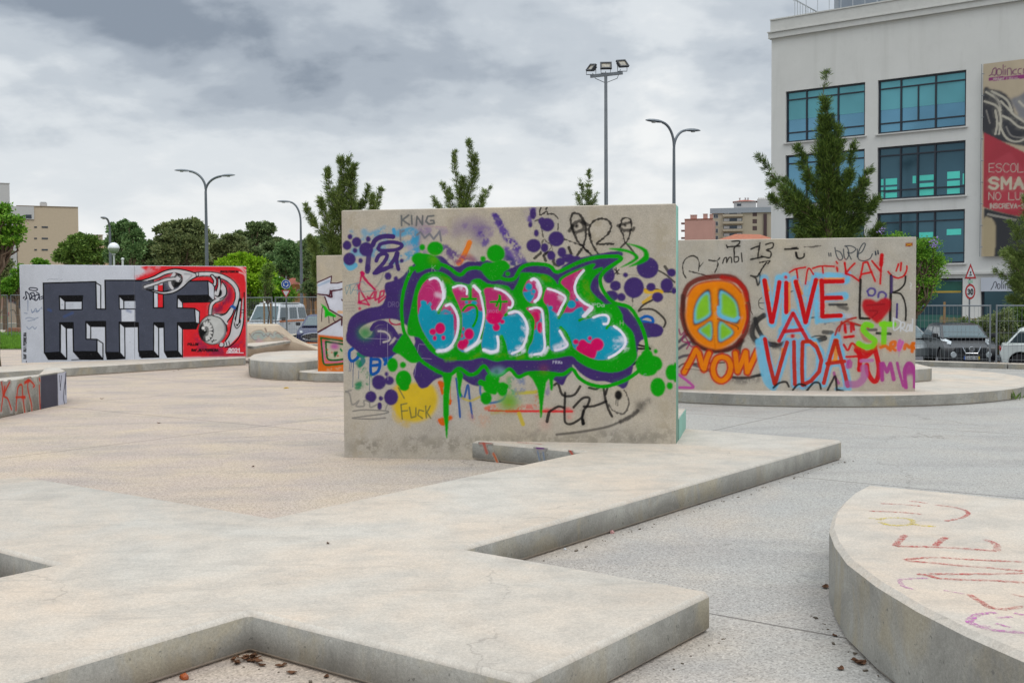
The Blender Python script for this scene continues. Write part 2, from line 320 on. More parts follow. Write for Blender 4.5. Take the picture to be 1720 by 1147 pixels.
class Canvas:
    def __init__(s, P0, P1, z0, z1, res):
        """a vertical plane from P0 to P1 (seen left to right), z0..z1, res samples per metre"""
        s.P0 = Vector((P0[0], P0[1], z0)); d = Vector((P1[0]-P0[0], P1[1]-P0[1], 0)); s.w = d.length; s.d = d.normalized(); s.h = z1-z0
        s.n = Vector((s.d.y, -s.d.x, 0)); s.res = res; s.W = int(s.w*res)+1; s.H = int(s.h*res)+1
        s.rgb = np.zeros((s.H, s.W, 3)); s.a = np.zeros((s.H, s.W)); s.seed = 1
        m = gy(860, 500, (P0[1]+P1[1])/2); s.ppx = res*((P0[1]+P1[1])/2)/FPX     # canvas samples per photo pixel
        s.jit = vnoise(s.H, s.W, 2.2*s.ppx+1, 11)-.5
        q = .5*vnoise(s.H, s.W, 9*s.ppx, 21)+.3*vnoise(s.H, s.W, 3.5*s.ppx, 22)+.2*vnoise(s.H, s.W, 1.5*s.ppx+.5, 23); s.mot = np.clip((q-.36)/.2, 0, 1)
    def cc(s, pts):
        o = []
        for u, v in pts:
            q = onplane(u, v, s.P0, s.n)-s.P0; o.append((q.dot(s.d)*s.res, q.z*s.res))
        return np.array(o)
    def comp(s, m, col, y0=0, x0=0):
        h, w = m.shape; A = s.a[y0:y0+h, x0:x0+w]; C = s.rgb[y0:y0+h, x0:x0+w]; col = np.array(srgb(col) if isinstance(col, str) else col)
        na = m+A*(1-m); k = np.where(na > 1e-4, m/np.maximum(na, 1e-4), 0)[..., None]
        C += (col-C)*k; A[:] = na
    def mask(s, z, pts, smooth=True, soft=.6):
        p = s.cc(PT(z, pts)); p = spline(p, True) if smooth else p
        return s._mask(p, soft)
    def _mask(s, p, soft):
        g = soft*s.ppx; pad = int(3*g)+3
        x0 = max(0, int(p[:, 0].min())-pad); x1 = min(s.W, int(p[:, 0].max())+pad+1); y0 = max(0, int(p[:, 1].min())-pad); y1 = min(s.H, int(p[:, 1].max())+pad+1)
        full = np.zeros((s.H, s.W))
        if x1 <= x0 or y1 <= y0: return full
        Y = np.arange(y0, y1); X = np.arange(x0, x1)+.013; m = np.zeros((len(Y), len(X)), bool)
        q = np.roll(p, -1, 0)
        for (ax, ay), (bx, by) in zip(p, q):
            if ay == by: continue
            lo, hi = min(ay, by), max(ay, by); i0 = max(0, int(math.ceil(lo))-y0); i1 = min(len(Y), int(math.ceil(hi))-y0)
            if i1 <= i0: continue
            xs = ax+(Y[i0:i1]-ay)*(bx-ax)/(by-ay); m[i0:i1] ^= X[None] < xs[:, None]
        full[y0:y1, x0:x1] = gblur(m.astype(float), max(g, .35))
        return full
    def fill(s, z, pts, col, a=1.0, soft=.5, smooth=True, within=None):
        m = s.mask(z, pts, smooth, soft)*a
        if within is not None: m = m*within
        s.comp(m, col)
    def erase(s, z, pts, soft=.5, a=1.0): s.a *= 1-s.mask(z, pts, True, soft)*a
    def line(s, z, pts, w, col, soft=.7, a=1.0, smooth=True, closed=False, within=None, rag=.0, halo=0.0, w2=None):
        for seg in (pts.split('|') if isinstance(pts, str) else [pts]):
            p = s.cc(PT(z, seg)); p = spline(p, closed, 6) if smooth else (np.vstack([p, p[:1]]) if closed else p)
            s._line(p, w, col, soft, a, within, rag, w2)
            if w > 2.5 and a > .85 and within is None: s._line(p, w+7, col, 6.5, .13, None, 1.5, None)
            if halo: s._line(p, w*2.6, col, w*1.8, a*halo, within, rag, None)
    def _line(s, p, w, col, soft, a, within=None, rag=0.0, w2=None):
        R = w/2*s.ppx; g = max(soft*s.ppx, .7); pad = max(R, (w2 or 0)/2*s.ppx)+g+2
        x0 = max(0, int(p[:, 0].min()-pad)); x1 = min(s.W, int(p[:, 0].max()+pad)+1); y0 = max(0, int(p[:, 1].min()-pad)); y1 = min(s.H, int(p[:, 1].max()+pad)+1)
        if x1 <= x0 or y1 <= y0: return
        Y, X = np.mgrid[y0:y1, x0:x1]; M = np.full(Y.shape, -1e9)
        n = len(p)
        if n == 1: p = np.vstack([p, p+.01]); n = 2
        for i in range(n-1):
            (ax, ay), (bx, by) = p[i], p[i+1]; Ra = R if w2 is None else R+(w2/2*s.ppx-R)*(i+.5)/(n-1)
            u0 = max(0, int(min(ax, bx)-pad)-x0); u1 = min(x1-x0, int(max(ax, bx)+pad)+1-x0); v0 = max(0, int(min(ay, by)-pad)-y0); v1 = min(y1-y0, int(max(ay, by)+pad)+1-y0)
            if u1 <= u0 or v1 <= v0: continue
            x = X[v0:v1, u0:u1]-ax; y = Y[v0:v1, u0:u1]-ay; dx, dy = bx-ax, by-ay; L2 = dx*dx+dy*dy+1e-9
            t = np.clip((x*dx+y*dy)/L2, 0, 1); d = Ra-np.hypot(x-t*dx, y-t*dy)
            np.maximum(M[v0:v1, u0:u1], d, out=M[v0:v1, u0:u1])
        rag = rag or (.22 if R > 1.2*s.ppx else 0)
        if rag: M = M+s.jit[y0:y1, x0:x1]*rag*s.ppx*2
        m = np.clip(M/g+.5, 0, 1); m = m*m*(3-2*m)*a
        if soft >= 4.5: m = m*(.12+.88*s.mot[y0:y1, x0:x1])
        if within is not None: m = m*within[y0:y1, x0:x1]
        s.comp(m, col, y0, x0)
    def dot(s, z, x, y, r, col, soft=.6, a=1.0, r2=None, within=None):
        """r in photo px"""
        k = ZO[z][2]; r2 = r2 or r
        s.fill(z, [(x+r*k*cos(t*pi/6), y+r2*k*sin(t*pi/6)) for t in range(12)], col, a, soft, True, within)
    def dots(s, z, l, col, soft=.6, a=1.0, within=None):
        for q in l.split(): 
            v = [float(t) for t in q.split(',')]; s.dot(z, v[0], v[1], v[2], col, soft, a, v[3] if len(v) > 3 else None, within)
    def drip(s, z, x, y, L, w, col, a=1.0):
        s.line(z, [(x, y), (x, y+L*ZO[z][2])], w, col, .5, a, False)
    def text(s, z, x, y, txt, h, w, sw, col, gap=.35, soft=.5, a=1.0, vert=None, wob=0.0):
        """x,y = lower-left in zoom coords; h,w letter size in zoom px; vert: rotated reading upwards"""
        r = random.Random(len(txt)*7+int(x)); cx = x; cy = y
        for ch in txt:
            if ch != ' ':
                for st in FONT[ch].split('|'):
                    pp = []
                    for q in st.split():
                        a_, b_ = [float(t) for t in q.split(',')]; a_ = a_*w+r.uniform(-wob, wob)*w; b_ = b_*h+r.uniform(-wob, wob)*h
                        pp.append((cx+a_, cy-b_) if not vert else (cx-b_, cy-a_))
                    s.line(z, pp, sw, col, soft, a, False)
            if vert: cy -= w*(1+gap)*(.5 if ch in 'I.' else 1)
            else: cx += w*(1+gap)*(.55 if ch in 'I.li' else 1)
    def mesh(s, mb_v, mb_f, off=.002):
        """regular grid over the plane, pushed off towards the viewer"""
        xs = np.linspace(0, s.w, s.W); zs = np.linspace(0, s.h, s.H); X, Zz = np.meshgrid(xs, zs)
        V = np.empty((s.H*s.W, 3)); o = s.P0+s.n*off
        V[:, 0] = o.x+X.ravel()*s.d.x; V[:, 1] = o.y+X.ravel()*s.d.y; V[:, 2] = o.z+Zz.ravel()
        return V
def grid_faces(H, W, base=0):
    i = (np.arange(H-1)[:, None]*W+np.arange(W-1)[None]).ravel()+base
    return np.stack([i, i+1, i+W+1, i+W], 1)
def fast_mesh(name, V, Q, rgba, mats, box=None, parent=None, origin=(0, 0, 0), smooth_grid=False):
    """quad mesh from numpy arrays (+ an optional MB appended), colour attribute 'paint' on points"""
    nv = len(V); bv = np.array(box.v) if box else np.zeros((0, 3)); allv = np.vstack([V, bv])-np.array(origin)
    loops = list(Q.ravel()); starts = list(range(0, len(Q)*4, 4)); tot = [4]*len(Q); p = len(loops)
    if box:
        for f in box.f: starts.append(p); tot.append(len(f)); loops += [i+nv for i in f]; p += len(f)
    me = bpy.data.meshes.new(name); me.vertices.add(len(allv)); me.vertices.foreach_set('co', allv.ravel().astype(np.float32))
    me.loops.add(len(loops)); me.loops.foreach_set('vertex_index', np.array(loops, np.int32))
    me.polygons.add(len(starts)); me.polygons.foreach_set('loop_start', np.array(starts, np.int32)); me.polygons.foreach_set('loop_total', np.array(tot, np.int32))
    at = me.attributes.new('paint', 'FLOAT_COLOR', 'POINT'); c = np.zeros((len(allv), 4), np.float32); c[:nv] = rgba
    at.data.foreach_set('color', c.ravel())
    for m in mats: me.materials.append(m)
    if box and len(mats) > 1: me.polygons.foreach_set('material_index', np.array([0]*len(Q)+box.m, np.int32))
    me.update(calc_edges=True); me.validate()
    o = bpy.data.objects.new(name, me); scene.collection.objects.link(o); o.location = origin
    if parent: o.parent = parent; 
    return o
def painted_wall(name, cv, thick, mat, label, cat, extra=None, skew=None, bev=.012, cap=.02):
    """box behind the painted face; the face itself is the fine grid. one mesh."""
    b = MB(); P = cv.P0; d = cv.d; back = -cv.n if skew is None else skew; w, h = cv.w, cv.h
    def ring(z, ins): return [P+d*ins, P+d*(w-ins), P+d*(w-ins)+back*(thick-ins), P+d*ins+back*(thick-ins)]
    r0 = ring(0, 0); pts = []
    A = [Vector((q.x, q.y, P.z)) for q in r0]; B = [Vector((q.x, q.y, P.z+h)) for q in r0]
    q1 = [P+d*bev+back*bev, P+d*(w-bev)+back*bev, P+d*(w-bev)+back*(thick-bev), P+d*bev+back*(thick-bev)]
    T = [Vector((q.x, q.y, P.z+h+bev)) for q in q1]
    vs = A+B+T; fs = [(0, 1, 5, 4), (1, 2, 6, 5), (2, 3, 7, 6), (3, 0, 4, 7), (4, 5, 9, 8), (5, 6, 10, 9), (6, 7, 11, 10), (7, 4, 8, 11), (8, 9, 10, 11), (3, 2, 1, 0)]
    b.add(vs, fs); b.m = [0, 1, 1, 1, 0, 0, 0, 0, 0, 0] if extra else [0]*10
    V = cv.mesh(None, None); Q = grid_faces(cv.H, cv.W); rgba = np.dstack([cv.rgb, cv.a]).reshape(-1, 4)
    mats = [mat]+([extra] if extra else [])
    o = fast_mesh(name, V, Q, rgba, mats, b, origin=tuple(P+d*(w/2)))
    return tag(o, label, cat)
# ---------------------------------------------------------------- art of the central wall
PUR = '3e2b67'; GRN = '009400'; CYN = '0890ac'; PNK = 'b42a6a'; HOT = 'c60058'; WHT = 'dedcea'; BLK = '141112'; GRY = '5f6263'
def art_main(c):
    f, l, D = c.fill, c.line, c.dots
    # soft clouds of older paint
    for x_, y_ in ((590, 360), (760, 365), (1000, 360), (1110, 380), (1115, 660), (600, 720)): l('P', [(x_, y_), (x_+3, y_+26), (x_, y_+55)], 22, 'a79c88', 15, .6)
    for x, y, r, a in ((640, 150, 60, .0), (690, 280, 90, .35), (1010, 250, 70, .35), (1130, 250, 90, .4), (1220, 260, 60, .35), (970, 310, 40, .4), (1180, 330, 60, .5)):
        if a: c.dot('A', x, y, r/4.987, '5a3f80', 6, a)
    l('A', "700,285 800,290 880,300", 14, '7a5f98', 8, .45); l('A', "1050,250 1180,270 1290,290 1260,320", 10, '6b5090', 7, .45)
    l('A', "1300,170 1340,230 1380,310 1430,380 1496,430", 11, '4f3488', 5, .9, rag=1.2); l('A', "1310,165 1345,225", 9, '45307c', 3, .8, rag=1)
    l('A', "1180,320 1230,370 1215,395", 11, '4f3488', 6, .8, rag=1); l('A', "1390,460 1420,500 1440,560", 12, '4f3488', 7, .7)
    l('A', "880,430 930,470 960,500", 12, '45307c', 6, .8, rag=1); l('A', "640,360 660,440 700,470", 14, '5c4288', 9, .55)
    l('B', "0,310 60,400 100,490 150,550", 10, '4f3488', 7, .75, rag=1.5); l('B', "10,450 70,540 140,570", 12, '5a3f90', 8, .7); l('B', "0,520 60,560 100,600", 12, '2b2f6a', 6, .7)
    l('B', "215,95 225,150 210,200", 13, '45307c', 5, .8); l('B', "190,140 210,190", 14, '6b4aa0', 10, .35)
    l('A', "210,300 230,340 200,380", 12, '3a94bd', 8, .6); l('A', "130,470 220,460 300,470 380,400", 17, '3a94bd', 9, .65); l('A', "280,330 330,310 400,280 480,310", 14, '3a94bd', 7, .7)
    l('A', "455,280 460,320", 6, '2f8fbf', 2, .9); l('A', "520,310 590,290 640,320 630,400 640,450 590,490 520,520 440,540", 13, '3691b8', 6, .85); l('A', "540,400 600,390 640,360", 10, '3691b8', 6, .8)
    l('A', "60,560 90,600 130,580", 10, '2fa0c8', 3, .8); l('A', "100,300 120,330", 10, '3a94bd', 7, .5)
    c.dot('A', 590, 430, 5, '9a92a6', 2, .8); l('A', "1090,390 1070,440 1030,520 1000,560", 9, 'd9730c', 2.2, .95); l('A', "1020,550 1080,520 1110,570", 16, 'a8523a', 9, .6)
    l('A', "1010,540 950,560 930,600", 14, 'a03b50', 8, .3); l('A', "900,500 990,520 1050,560 1120,560", 22, '5c3a78', 10, .5)
    l('A', "440,610 350,700 300,770", 2, '8d8c88', 1, .5); l('A', "360,640 450,610 560,650", 2, '8d8c88', 1, .5); l('A', "370,640 340,720 310,760", 2.4, '7d7c78', 1, .5)
    l('A', "700,250 900,260", 1, 'b07a90', .8, .6)
    # marker writing
    l('A', "520,165 522,245|580,160 530,200 585,240|605,165 608,235|645,245 650,170 695,240 698,165|790,165 740,170 725,210 750,235 795,228 790,205 765,205", 3.2, GRY, 1.2, .9, False)
    l('A', "510,290 512,370|540,290 520,300|650,325 680,300 715,350 755,315 790,360 840,295 852,375", 3.4, '6f7078', 1.4, .9, False)
    # purple 21 with the halo ring
    l('A', "280,410 300,370 340,345 400,335 450,340", 8.5, PUR, 1); c.dot('A', 428, 420, 0, PUR)
    l('A', "330,430 350,400 430,385 500,395 525,415 490,445 420,455 350,455 325,440", 6.5, PUR, 1.2, closed=True)
    l('A', "310,540 330,500 370,480 400,500 370,560 300,640 360,620 430,590", 7, PUR, 1); l('A', "480,480 460,530 430,570|490,480 480,540 495,610", 7, PUR, 1); l('A', "290,645 360,610 440,590", 6, PUR, 1)
    D('A', "90,340,4.2,4.8 65,412,7.5,8 145,385,8.2,8.6 242,360,4.2,5 132,455,4,4.6 225,445,12,12 85,527,10.5,10.8 178,540,3.8,4.4 240,600,5,6 523,541,3.6,3.6 408,670,5.8,6.6 474,692,3.8,4.6", PUR, .8)
    l('A', "250,480 240,560 235,630", 9, PUR, 2, .95)
    # blue/teal old tags bottom left
    for dx in (0, 12, 30): l('C', [(85+dx, 300), (75+dx, 385)], 1.1, '1a3f7a', .7, .8)
    l('C', "110,205 80,230 78,280 100,305 140,280 150,250", 5.5, '0d4f9a', 1.2); l('C', "150,250 190,300 160,340 190,260", 6, '0e6a70', 2, .9); l('C', "245,270 245,400 300,380 310,300 250,290|250,340 300,335", 5.5, '0d4f9a', 1.2)
    l('C', "330,270 380,330|370,250 400,290|350,330 380,260", 5, '1257a0', 1.2); l('C', "150,320 200,400 230,440 200,470 140,500", 12, '0b7a4c', 5, .8); l('C', "200,260 150,250", 8, '0b7a4c', 4, .8); l('C', "235,400 232,530|108,300 104,505|150,380 148,440", 1.2, '14507a', .7, .8)
    l('C', "345,280 360,300 420,240", 6, '0d4f9a', 1.5)
    D('C', "150,485,6,6", '0b7a4c', 3, .8)
    # magenta tag left
    l('A', "190,640 165,760 165,890 250,910|150,740 200,830 250,910|185,640 240,720 300,780 255,850 160,890|300,780 290,850 250,860 235,840|310,800 300,870 340,850|330,880 345,800 375,790 370,830 330,860 330,890 400,830", 3.2, 'b3124f', 1, .9, False)
    l('A', "190,640 200,650", 6, 'c01258', 1.5); c.dot('A', 172, 940, 2.6, 'b3124f', 1); c.dot('A', 172, 890, 3.4, 'b3124f', 1)
    l('A', "180,640 215,700 300,785", 3.2, 'b3124f', 1, .9)
    l('A', "50,760 60,820 90,740 95,820 140,735|110,780 200,800 300,790|60,750 200,715 220,740|150,730 150,820 180,770", 1.5, '5f8a94', .8, .7, False)
    for yy in (885, 915, 940, 965): l('A', [(40, yy), (130, yy-3)], .9, '77777a', .6, .55)
    # black crown of tags upper right (dashed looking)
    l('B', "290,95 285,160 340,130 350,150 400,150 435,190|345,85 335,110|435,230 434,290", 2.6, BLK, 1, .85, rag=1.0); l('B', "230,215 280,205 300,290 320,360 380,420 330,480", 2, BLK, 1.2, .7, rag=1.2); l('B', "240,520 290,475|330,540 320,490 380,470 400,560 440,580", 5, BLK, 1.6, .85, rag=.8)
    l('B', "320,360 300,400 350,460 310,500|384,430 385,470", 2, BLK, 1.2, .7, rag=1)
    l('B', "545,180 560,145 610,150 640,190 665,240 665,350 640,430 590,500", 3.6, BLK, 1.4, .9, rag=1.0); l('B', "540,185 545,240 570,310 600,380 650,430 720,500", 3.8, BLK, 1.6, .88, rag=.8); l('B', "490,360 570,390 640,420 700,480", 3, BLK, 1.4, .85, rag=1.2)
    l('B', "550,260 570,230 620,210 650,240 640,280 590,300 560,290", 6, BLK, 3, .8, rag=1); c.dot('B', 590, 250, 3.4, BLK, 1.2); l('B', "530,290 560,250|640,220 680,240", 6, BLK, 3, .8)
    l('B', "525,430 545,480", 5, BLK, 1.5, .9)
    l('B', "700,330 695,270 730,210 800,190 860,210 880,260 850,320 790,370 760,400 840,400 900,400", 3.4, BLK, 1.3, .9, rag=1.1); l('B', "700,330 720,400 775,490", 3.8, BLK, 1.4, .88, rag=.9)
    l('B', "950,260 970,200 1000,180 1040,200 1050,250 1030,340 1000,390 985,350 965,290", 3, BLK, 1.2, .88, rag=1.0); l('B', "940,250 980,285 1050,285 1070,265|960,240 1040,220", 5, BLK, 2.6, .8, rag=1); c.dot('B', 997, 245, 2.6, BLK, 1)
    l('B', "1000,390 960,430|1010,400 1060,460 1100,520", 3.4, BLK, 1.4, .85); l('B', "1280,625 1340,660 1410,720", 3, BLK, 1.2, .85); l('B', "1330,590 1365,640", 5, BLK, 1.6, .8)
    l('B', "905,610 945,650|945,615 910,650|920,600 930,655", 2.2, BLK, 1, .85); l('B', "930,650 1110,665", 1.2, BLK, 1, .35)
    l('B', "1060,850 1062,920", 2, BLK, 1.2, .7, rag=1); l('B', "1160,780 1260,780 1320,800 1410,800", 3.4, BLK, 1.4, .85); l('B', "1165,790 1190,800 1300,800", 7, 'd3a50f', 2, .9); l('B', "1220,840 1150,890", 6, 'd3a50f', 2, .85)
    l('B', "1225,870 1150,910 1110,960 1150,945 1230,950 1300,1000 1335,1050 1320,1095", 3.4, BLK, 1.3, .88); l('B', "1120,1030 1170,1005 1220,1020 1225,1060 1160,1050 1120,1050", 5, '0e5aa8', 1.3)
    D('B', "225,150,5.5,9 300,210,6.5,6.5 345,240,12,11.4 203,240,3.6,4.8 253,310,4.4,6 420,358,13.4,12.8 230,415,12.4,11.4 322,432,6.4,7.8 378,498,7,7.8 467,470,7.4,8.6 455,550,8,7", PUR, .8)
    D('B', "1185,600,18.6,18 1070,765,17,17.6 915,750,9.4,8.6 1000,660,4.4,4.2 1385,640,7.6,7 1345,745,10.8,12 1213,760,7.8,7.2 1268,845,9.6,8.6 965,845,7.2,7 880,835,12,9.4 860,660,10,14 1405,790,4,6", PUR, .8)
    D('B', "520,520,11,7.4 590,530,8,6 940,485,8,5", PUR, .8)
    D('C', "305,468,12,12.4 385,455,8,7.4 365,405,3.4,4 243,580,9.6,9.8 400,583,11.6,13.2 320,592,3.4,3.6 310,650,3.6,6", PUR, .9)
    # yellow disc
    f('C', "430,500 470,480 560,470 700,480 745,530 760,600 740,680 690,740 600,775 500,765 440,720 420,640 440,560", 'cbab10', .95, 2.5); l('C', "430,520 420,640 440,740 520,790", 12, 'c9a512', 9, .5)
    l('C', "455,510 500,590|475,640 485,750|475,640 520,630|480,690 525,685|540,660 555,740 590,730 590,665|650,690 615,680 605,720 640,745|665,650 670,740|700,650 675,700 705,745", 2.6, '6b6a3a', 1.2, .85, False)
    D('C', "400,583,11.6,13.2 320,592,3.4,3.6 310,650,3.6,6", PUR, .9); D('C', "495,445,13,14.6 500,505,8,6", GRN, .9)
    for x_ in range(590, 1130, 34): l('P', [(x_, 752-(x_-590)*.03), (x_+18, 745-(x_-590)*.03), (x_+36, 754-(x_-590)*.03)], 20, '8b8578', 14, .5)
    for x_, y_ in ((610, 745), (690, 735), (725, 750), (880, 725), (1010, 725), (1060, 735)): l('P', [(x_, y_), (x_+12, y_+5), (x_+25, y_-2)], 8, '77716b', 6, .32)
    l('C', "50,540 80,560 100,640 150,610 130,650 190,650 190,610 230,620 240,660 290,640|50,540 90,530", 3, '7d7a76', 1.3, .75); l('C', "105,690 200,680 370,690 340,710 150,735 105,745 250,750 355,742", 2.4, '6c6a68', 1, .75)
    l('C', "370,640 355,680", 2.4, '7d7a76', 1, .7)
    l('C', "770,470 790,500 800,480|770,760 800,790 850,740|855,610 850,630|780,480 795,550", 5.5, 'c95a14', 1.6); c.drip('C', 790, 500, 14, 1.2, 'c95a14'); c.drip('C', 855, 500, 28, 1, 'c95a14')
    c.dots('C', "795,765,5.6,6.4 855,740,4 785,485,4.4,6.4", 'c95a14', 1.2)
    # blue M, yellow/green fog, orange bar
    l('C', "900,440 915,560 930,735|935,560 960,590 990,490 1005,600 1025,740", 3.8, '1a4f94', 1.3, .92); l('C', "950,590 1010,610 1080,580", 4, 'b8a520', 2.5, .7)
    l('C', "1085,500 1090,560 1140,620 1210,620 1270,590 1285,520", 4, '1a5a98', 2, .85); D('C', "1300,610,14,11", '6f9a1c', 7, .8); l('C', "1180,700 1250,680", 8, 'a8a020', 6, .5)
    l('C', "1130,670 1220,655 1376,660", 8, 'cf5a30', 5, .75); l('C', "1150,685 1376,690", 2.8, 'b8361c', 1.4, .9); l('C', "1040,720 1110,760", 22, 'c88a68', 12, .35); l('C', "1310,440 1320,600", 12, '9a8f40', 9, .4)
    l('D', "0,690 200,690 480,692 500,690", 4, 'd01a22', 2, .92); l('D', "0,660 150,655 240,660", 8, 'cc3a30', 5, .6); l('D', "310,690 480,680", 9, 'd8333a', 6, .5); c.dot('D', 485, 735, 3.4, 'd8333a', 3, .7); c.dot('D', 300, 790, 6, 'd87a78', 6, .5)
    l('D', "80,550 200,545 230,540", 6, 'b5a812', 3, .8); l('D', "100,710 130,790", 7, 'c0a818', 3, .85); D('D', "25,620,15,13", '5f9a18', 7, .85); l('D', "70,450 90,600", 12, '5a6fa0', 9, .45); l('D', "120,440 125,520", 10, '355f9a', 7, .6); l('D', "30,450 40,560", 12, '3aa060', 8, .6); l('D', "310,480 320,560", 8, '5a4a90', 6, .5); l('D', "240,560 235,640", 10, 'b8683a', 6, .5)
    # black tag lower right
    l('D', "330,700 315,770", 5.5, BLK, 1.4, .9); l('D', "340,690 400,655 450,665|455,550 450,720 460,780 510,785 580,740 600,690|370,490 400,480 430,560 480,575 530,560 570,500|520,660 590,590 640,590 630,640 590,700 590,790|600,655 680,650 770,615|750,510 765,600 790,680 815,730|780,510 765,560", 4.2, BLK, 1.3, .9)
    l('D', "640,510 690,520 720,505", 4, BLK, 1.4, .9); l('D', "590,760 595,785", 6, BLK, 1.5)
    l('D', "790,640 830,690 900,710 940,660 940,590 910,530", 2.6, '2b2728', 1.3, .75, rag=1); c.dot('D', 865, 567, 6.4, '191717', 1, 1, 8.2); l('D', "852,600 855,650|862,600 862,650|845,600 843,640", .9, BLK, .6, .8)
    l('D', "390,870 600,845 780,810 880,770", 4, '4a4642', 3, .8); l('D', "880,770 960,730 1010,690", 7, '3a3634', 4, .85, rag=1); c.dot('D', 1030, 655, 6.5, '15130f', 5, .95, 9); l('D', "1030,650 1100,610", 9, '4a4642', 9, .5)
    l('D', "1010,180 1100,200|1010,210 1110,210", 3.4, BLK, 1.2); l('D', "970,335 1050,285", 4.2, BLK, 1.5)
    # big purple backing
    P = "583,560 586,540 597,527 617,518 640,513 648,498 646,486 648,476 660,472 674,466 687,452 700,440 720,432 742,431 757,445 770,448 785,440 800,440 820,438 845,450 860,450 870,445 885,441 905,441 920,446 936,455 947,446 965,436 985,431 1010,426 1030,423 1043,426 1040,440 1028,452 1010,463 1006,480 1009,491 1025,505 1045,512 1055,520 1066,533 1078,541 1103,544 1114,553 1108,565 1086,568 1073,577 1070,600 1064,612 1062,624 1057,636 1053,648 1046,653 1037,648 1018,641 1000,640 985,634 972,624 961,612 962,622 952,634 945,647 932,640 915,628 888,628 870,634 855,618 845,626 825,632 815,641 805,648 792,646 777,636 765,622 755,630 735,636 727,641 718,650 707,652 701,645 694,627 701,603 690,585 670,560 640,596 615,599 600,590 588,575"
    f('P', P, PUR, 1, .7)
    c.erase('P', "603,557 611,547 628,540 650,536 668,538 683,547 692,557 697,575 690,584 676,574 668,560 655,549 640,545 628,552 623,563 612,568", .8)
    f('C', "0,60 20,-20 80,-70 60,0 60,60 100,150 50,130", PUR, 0)
    f('P', "581,570 584,556 596,556 604,566 616,576 640,582 660,576 672,560 690,575 670,592 650,600 628,600 603,590 588,580", PUR, 1, .8)
    D('C', "200,90,12,11", '0c7d3a', 5, .9); l('C', "300,75 350,80 385,110 385,145 340,160", 3, 'b8b0a8', 2, .9); l('C', "250,60 280,20 340,10 400,50 440,110", 7.5, PUR, 1.5); l('C', "385,0 430,25 480,12", 2.2, 'a01848', 1, .9)
    l('A', "420,1030 440,1070 520,1075", 2.2, 'a01848', 1, .9)
    # thin white scratched lines
    for q in ("C|320,60 315,180", "C|200,130 460,140", "C|370,20 375,450", "C|610,180 580,420", "C|615,175 680,180", "C|610,280 710,290"): z, s_ = q.split('|'); l(z, s_, .8, 'a89cb8', .8, .6, False)
    # outer green contour
    G = "698,450 684,470 676,500 675,530 679,558 694,584 705,603 722,616 740,626 757,629 771,619 788,629 801,626 813,615 825,629 840,630 856,620 870,633 887,627 915,626 944,629 961,620 972,634 990,645 1016,649 1046,640 1070,625 1084,605 1086,580 1080,555 1070,534 1056,516 1030,508 1014,490 1008,470 1017,454 1042,437 1040,432 1030,431 1000,433 970,442 937,457 926,449 916,445 894,444 876,450 864,468 850,470 841,467 820,460 806,451 786,452 772,462 750,448 730,444"
    l('P', G, 6.2, GRN, 1, closed=True)
    # green letter body
    B_ = "690,600 684,560 690,520 694,500 699,481 708,465 721,458 740,457 754,464 763,473 774,475 788,478 793,471 804,468 813,473 821,477 837,478 853,481 861,488 871,471 874,459 884,458 901,459 919,462 931,470 937,478 940,468 954,459 973,451 995,443 1000,445 995,453 1011,449 1011,454 1000,464 993,475 992,487 1001,498 1011,506 1017,511 1033,511 1045,528 1047,540 1056,550 1064,561 1068,583 1069,601 1059,614 1040,624 1016,625 990,618 972,608 959,598 933,602 907,605 878,605 851,605 832,607 810,601 788,605 766,605 744,603 723,590 705,568"
    B_ = ' '.join(p for p in B_.split()[1:])
    f('P', B_, GRN, 1, .8)
    for q, w_ in (("E|400,180 480,220 500,290 480,380", 9), ("F|330,170 400,200", 8), ("F|780,230 800,320 850,400", 12), ("E|440,1050 540,1040", 6), ("E|700,1030 800,990", 6), ("E|980,1020 1060,1000", 7), ("F|60,1030 120,1010", 6)):
        z, s_ = q.split('|'); l(z, s_, w_, '4f9406', 6, .75)
    l('E', "120,1000 60,860 30,760", 0, GRN)
    # green blobs, drips
    D('A', "695,428,5,5.4 803,438,13.6,12 665,525,12,10.6 600,608,4.4,5 1310,480,15.4,15 1203,525,4.8,5 1360,580,10,9 1300,625,16,13 730,545,16,12 1290,670,11,8 1410,650,4,4 1240,590,9,7", GRN, .9)
    f('A', "620,520 680,480 790,500 850,560 830,620 760,600 650,640 640,580", GRN, 1, .8); f('A', "1190,580 1260,560 1380,540 1430,600 1350,650 1340,700 1250,690 1200,640", GRN, 1, .8); D('A', "790,530,7", '5c9a10', 4, .8)
    f('C', "480,110 510,90 550,140 600,260 610,310 560,320 520,300 470,260 430,240 410,220 440,170", GRN, 1, .8); D('C', "410,335,9.2,12 490,335,5.4,5.4 495,445,13,14.6 500,505,8,6 1175,500,15,13 1130,590,9.8,11 1195,545,4,4.4 1255,520,9,12 1180,440,12,10", GRN, .9)
    l('C', "1090,470 1180,500 1280,500", 10, GRN, 1.4)
    f('C', "790,400 875,395 860,470 848,560 845,700 840,800 832,900 822,895 812,800 800,720 798,600 805,480", GRN, 1, .8, False); f('C', "900,380 950,400 945,470 935,520 940,560 930,590 915,540 910,470", GRN, 1, .8)
    f('D', "160,400 200,440 240,520 255,620 262,745 276,735 285,640 295,560 310,470 330,440 340,530 360,530 365,440 400,400", GRN, 1, .8, False)
    D('D', "1070,330,16,18 1130,310,14,10.5 1160,330,9.6,11 1085,260,10,10 1090,380,16,9 1152,230,3.6,4 1275,392,10.6,13.6 1168,505,12.8,16 1260,495,5.6,6.4", GRN, .9)
    f('D', "1290,330 1311,330 1311,455 1290,455", GRN, 1, .8)
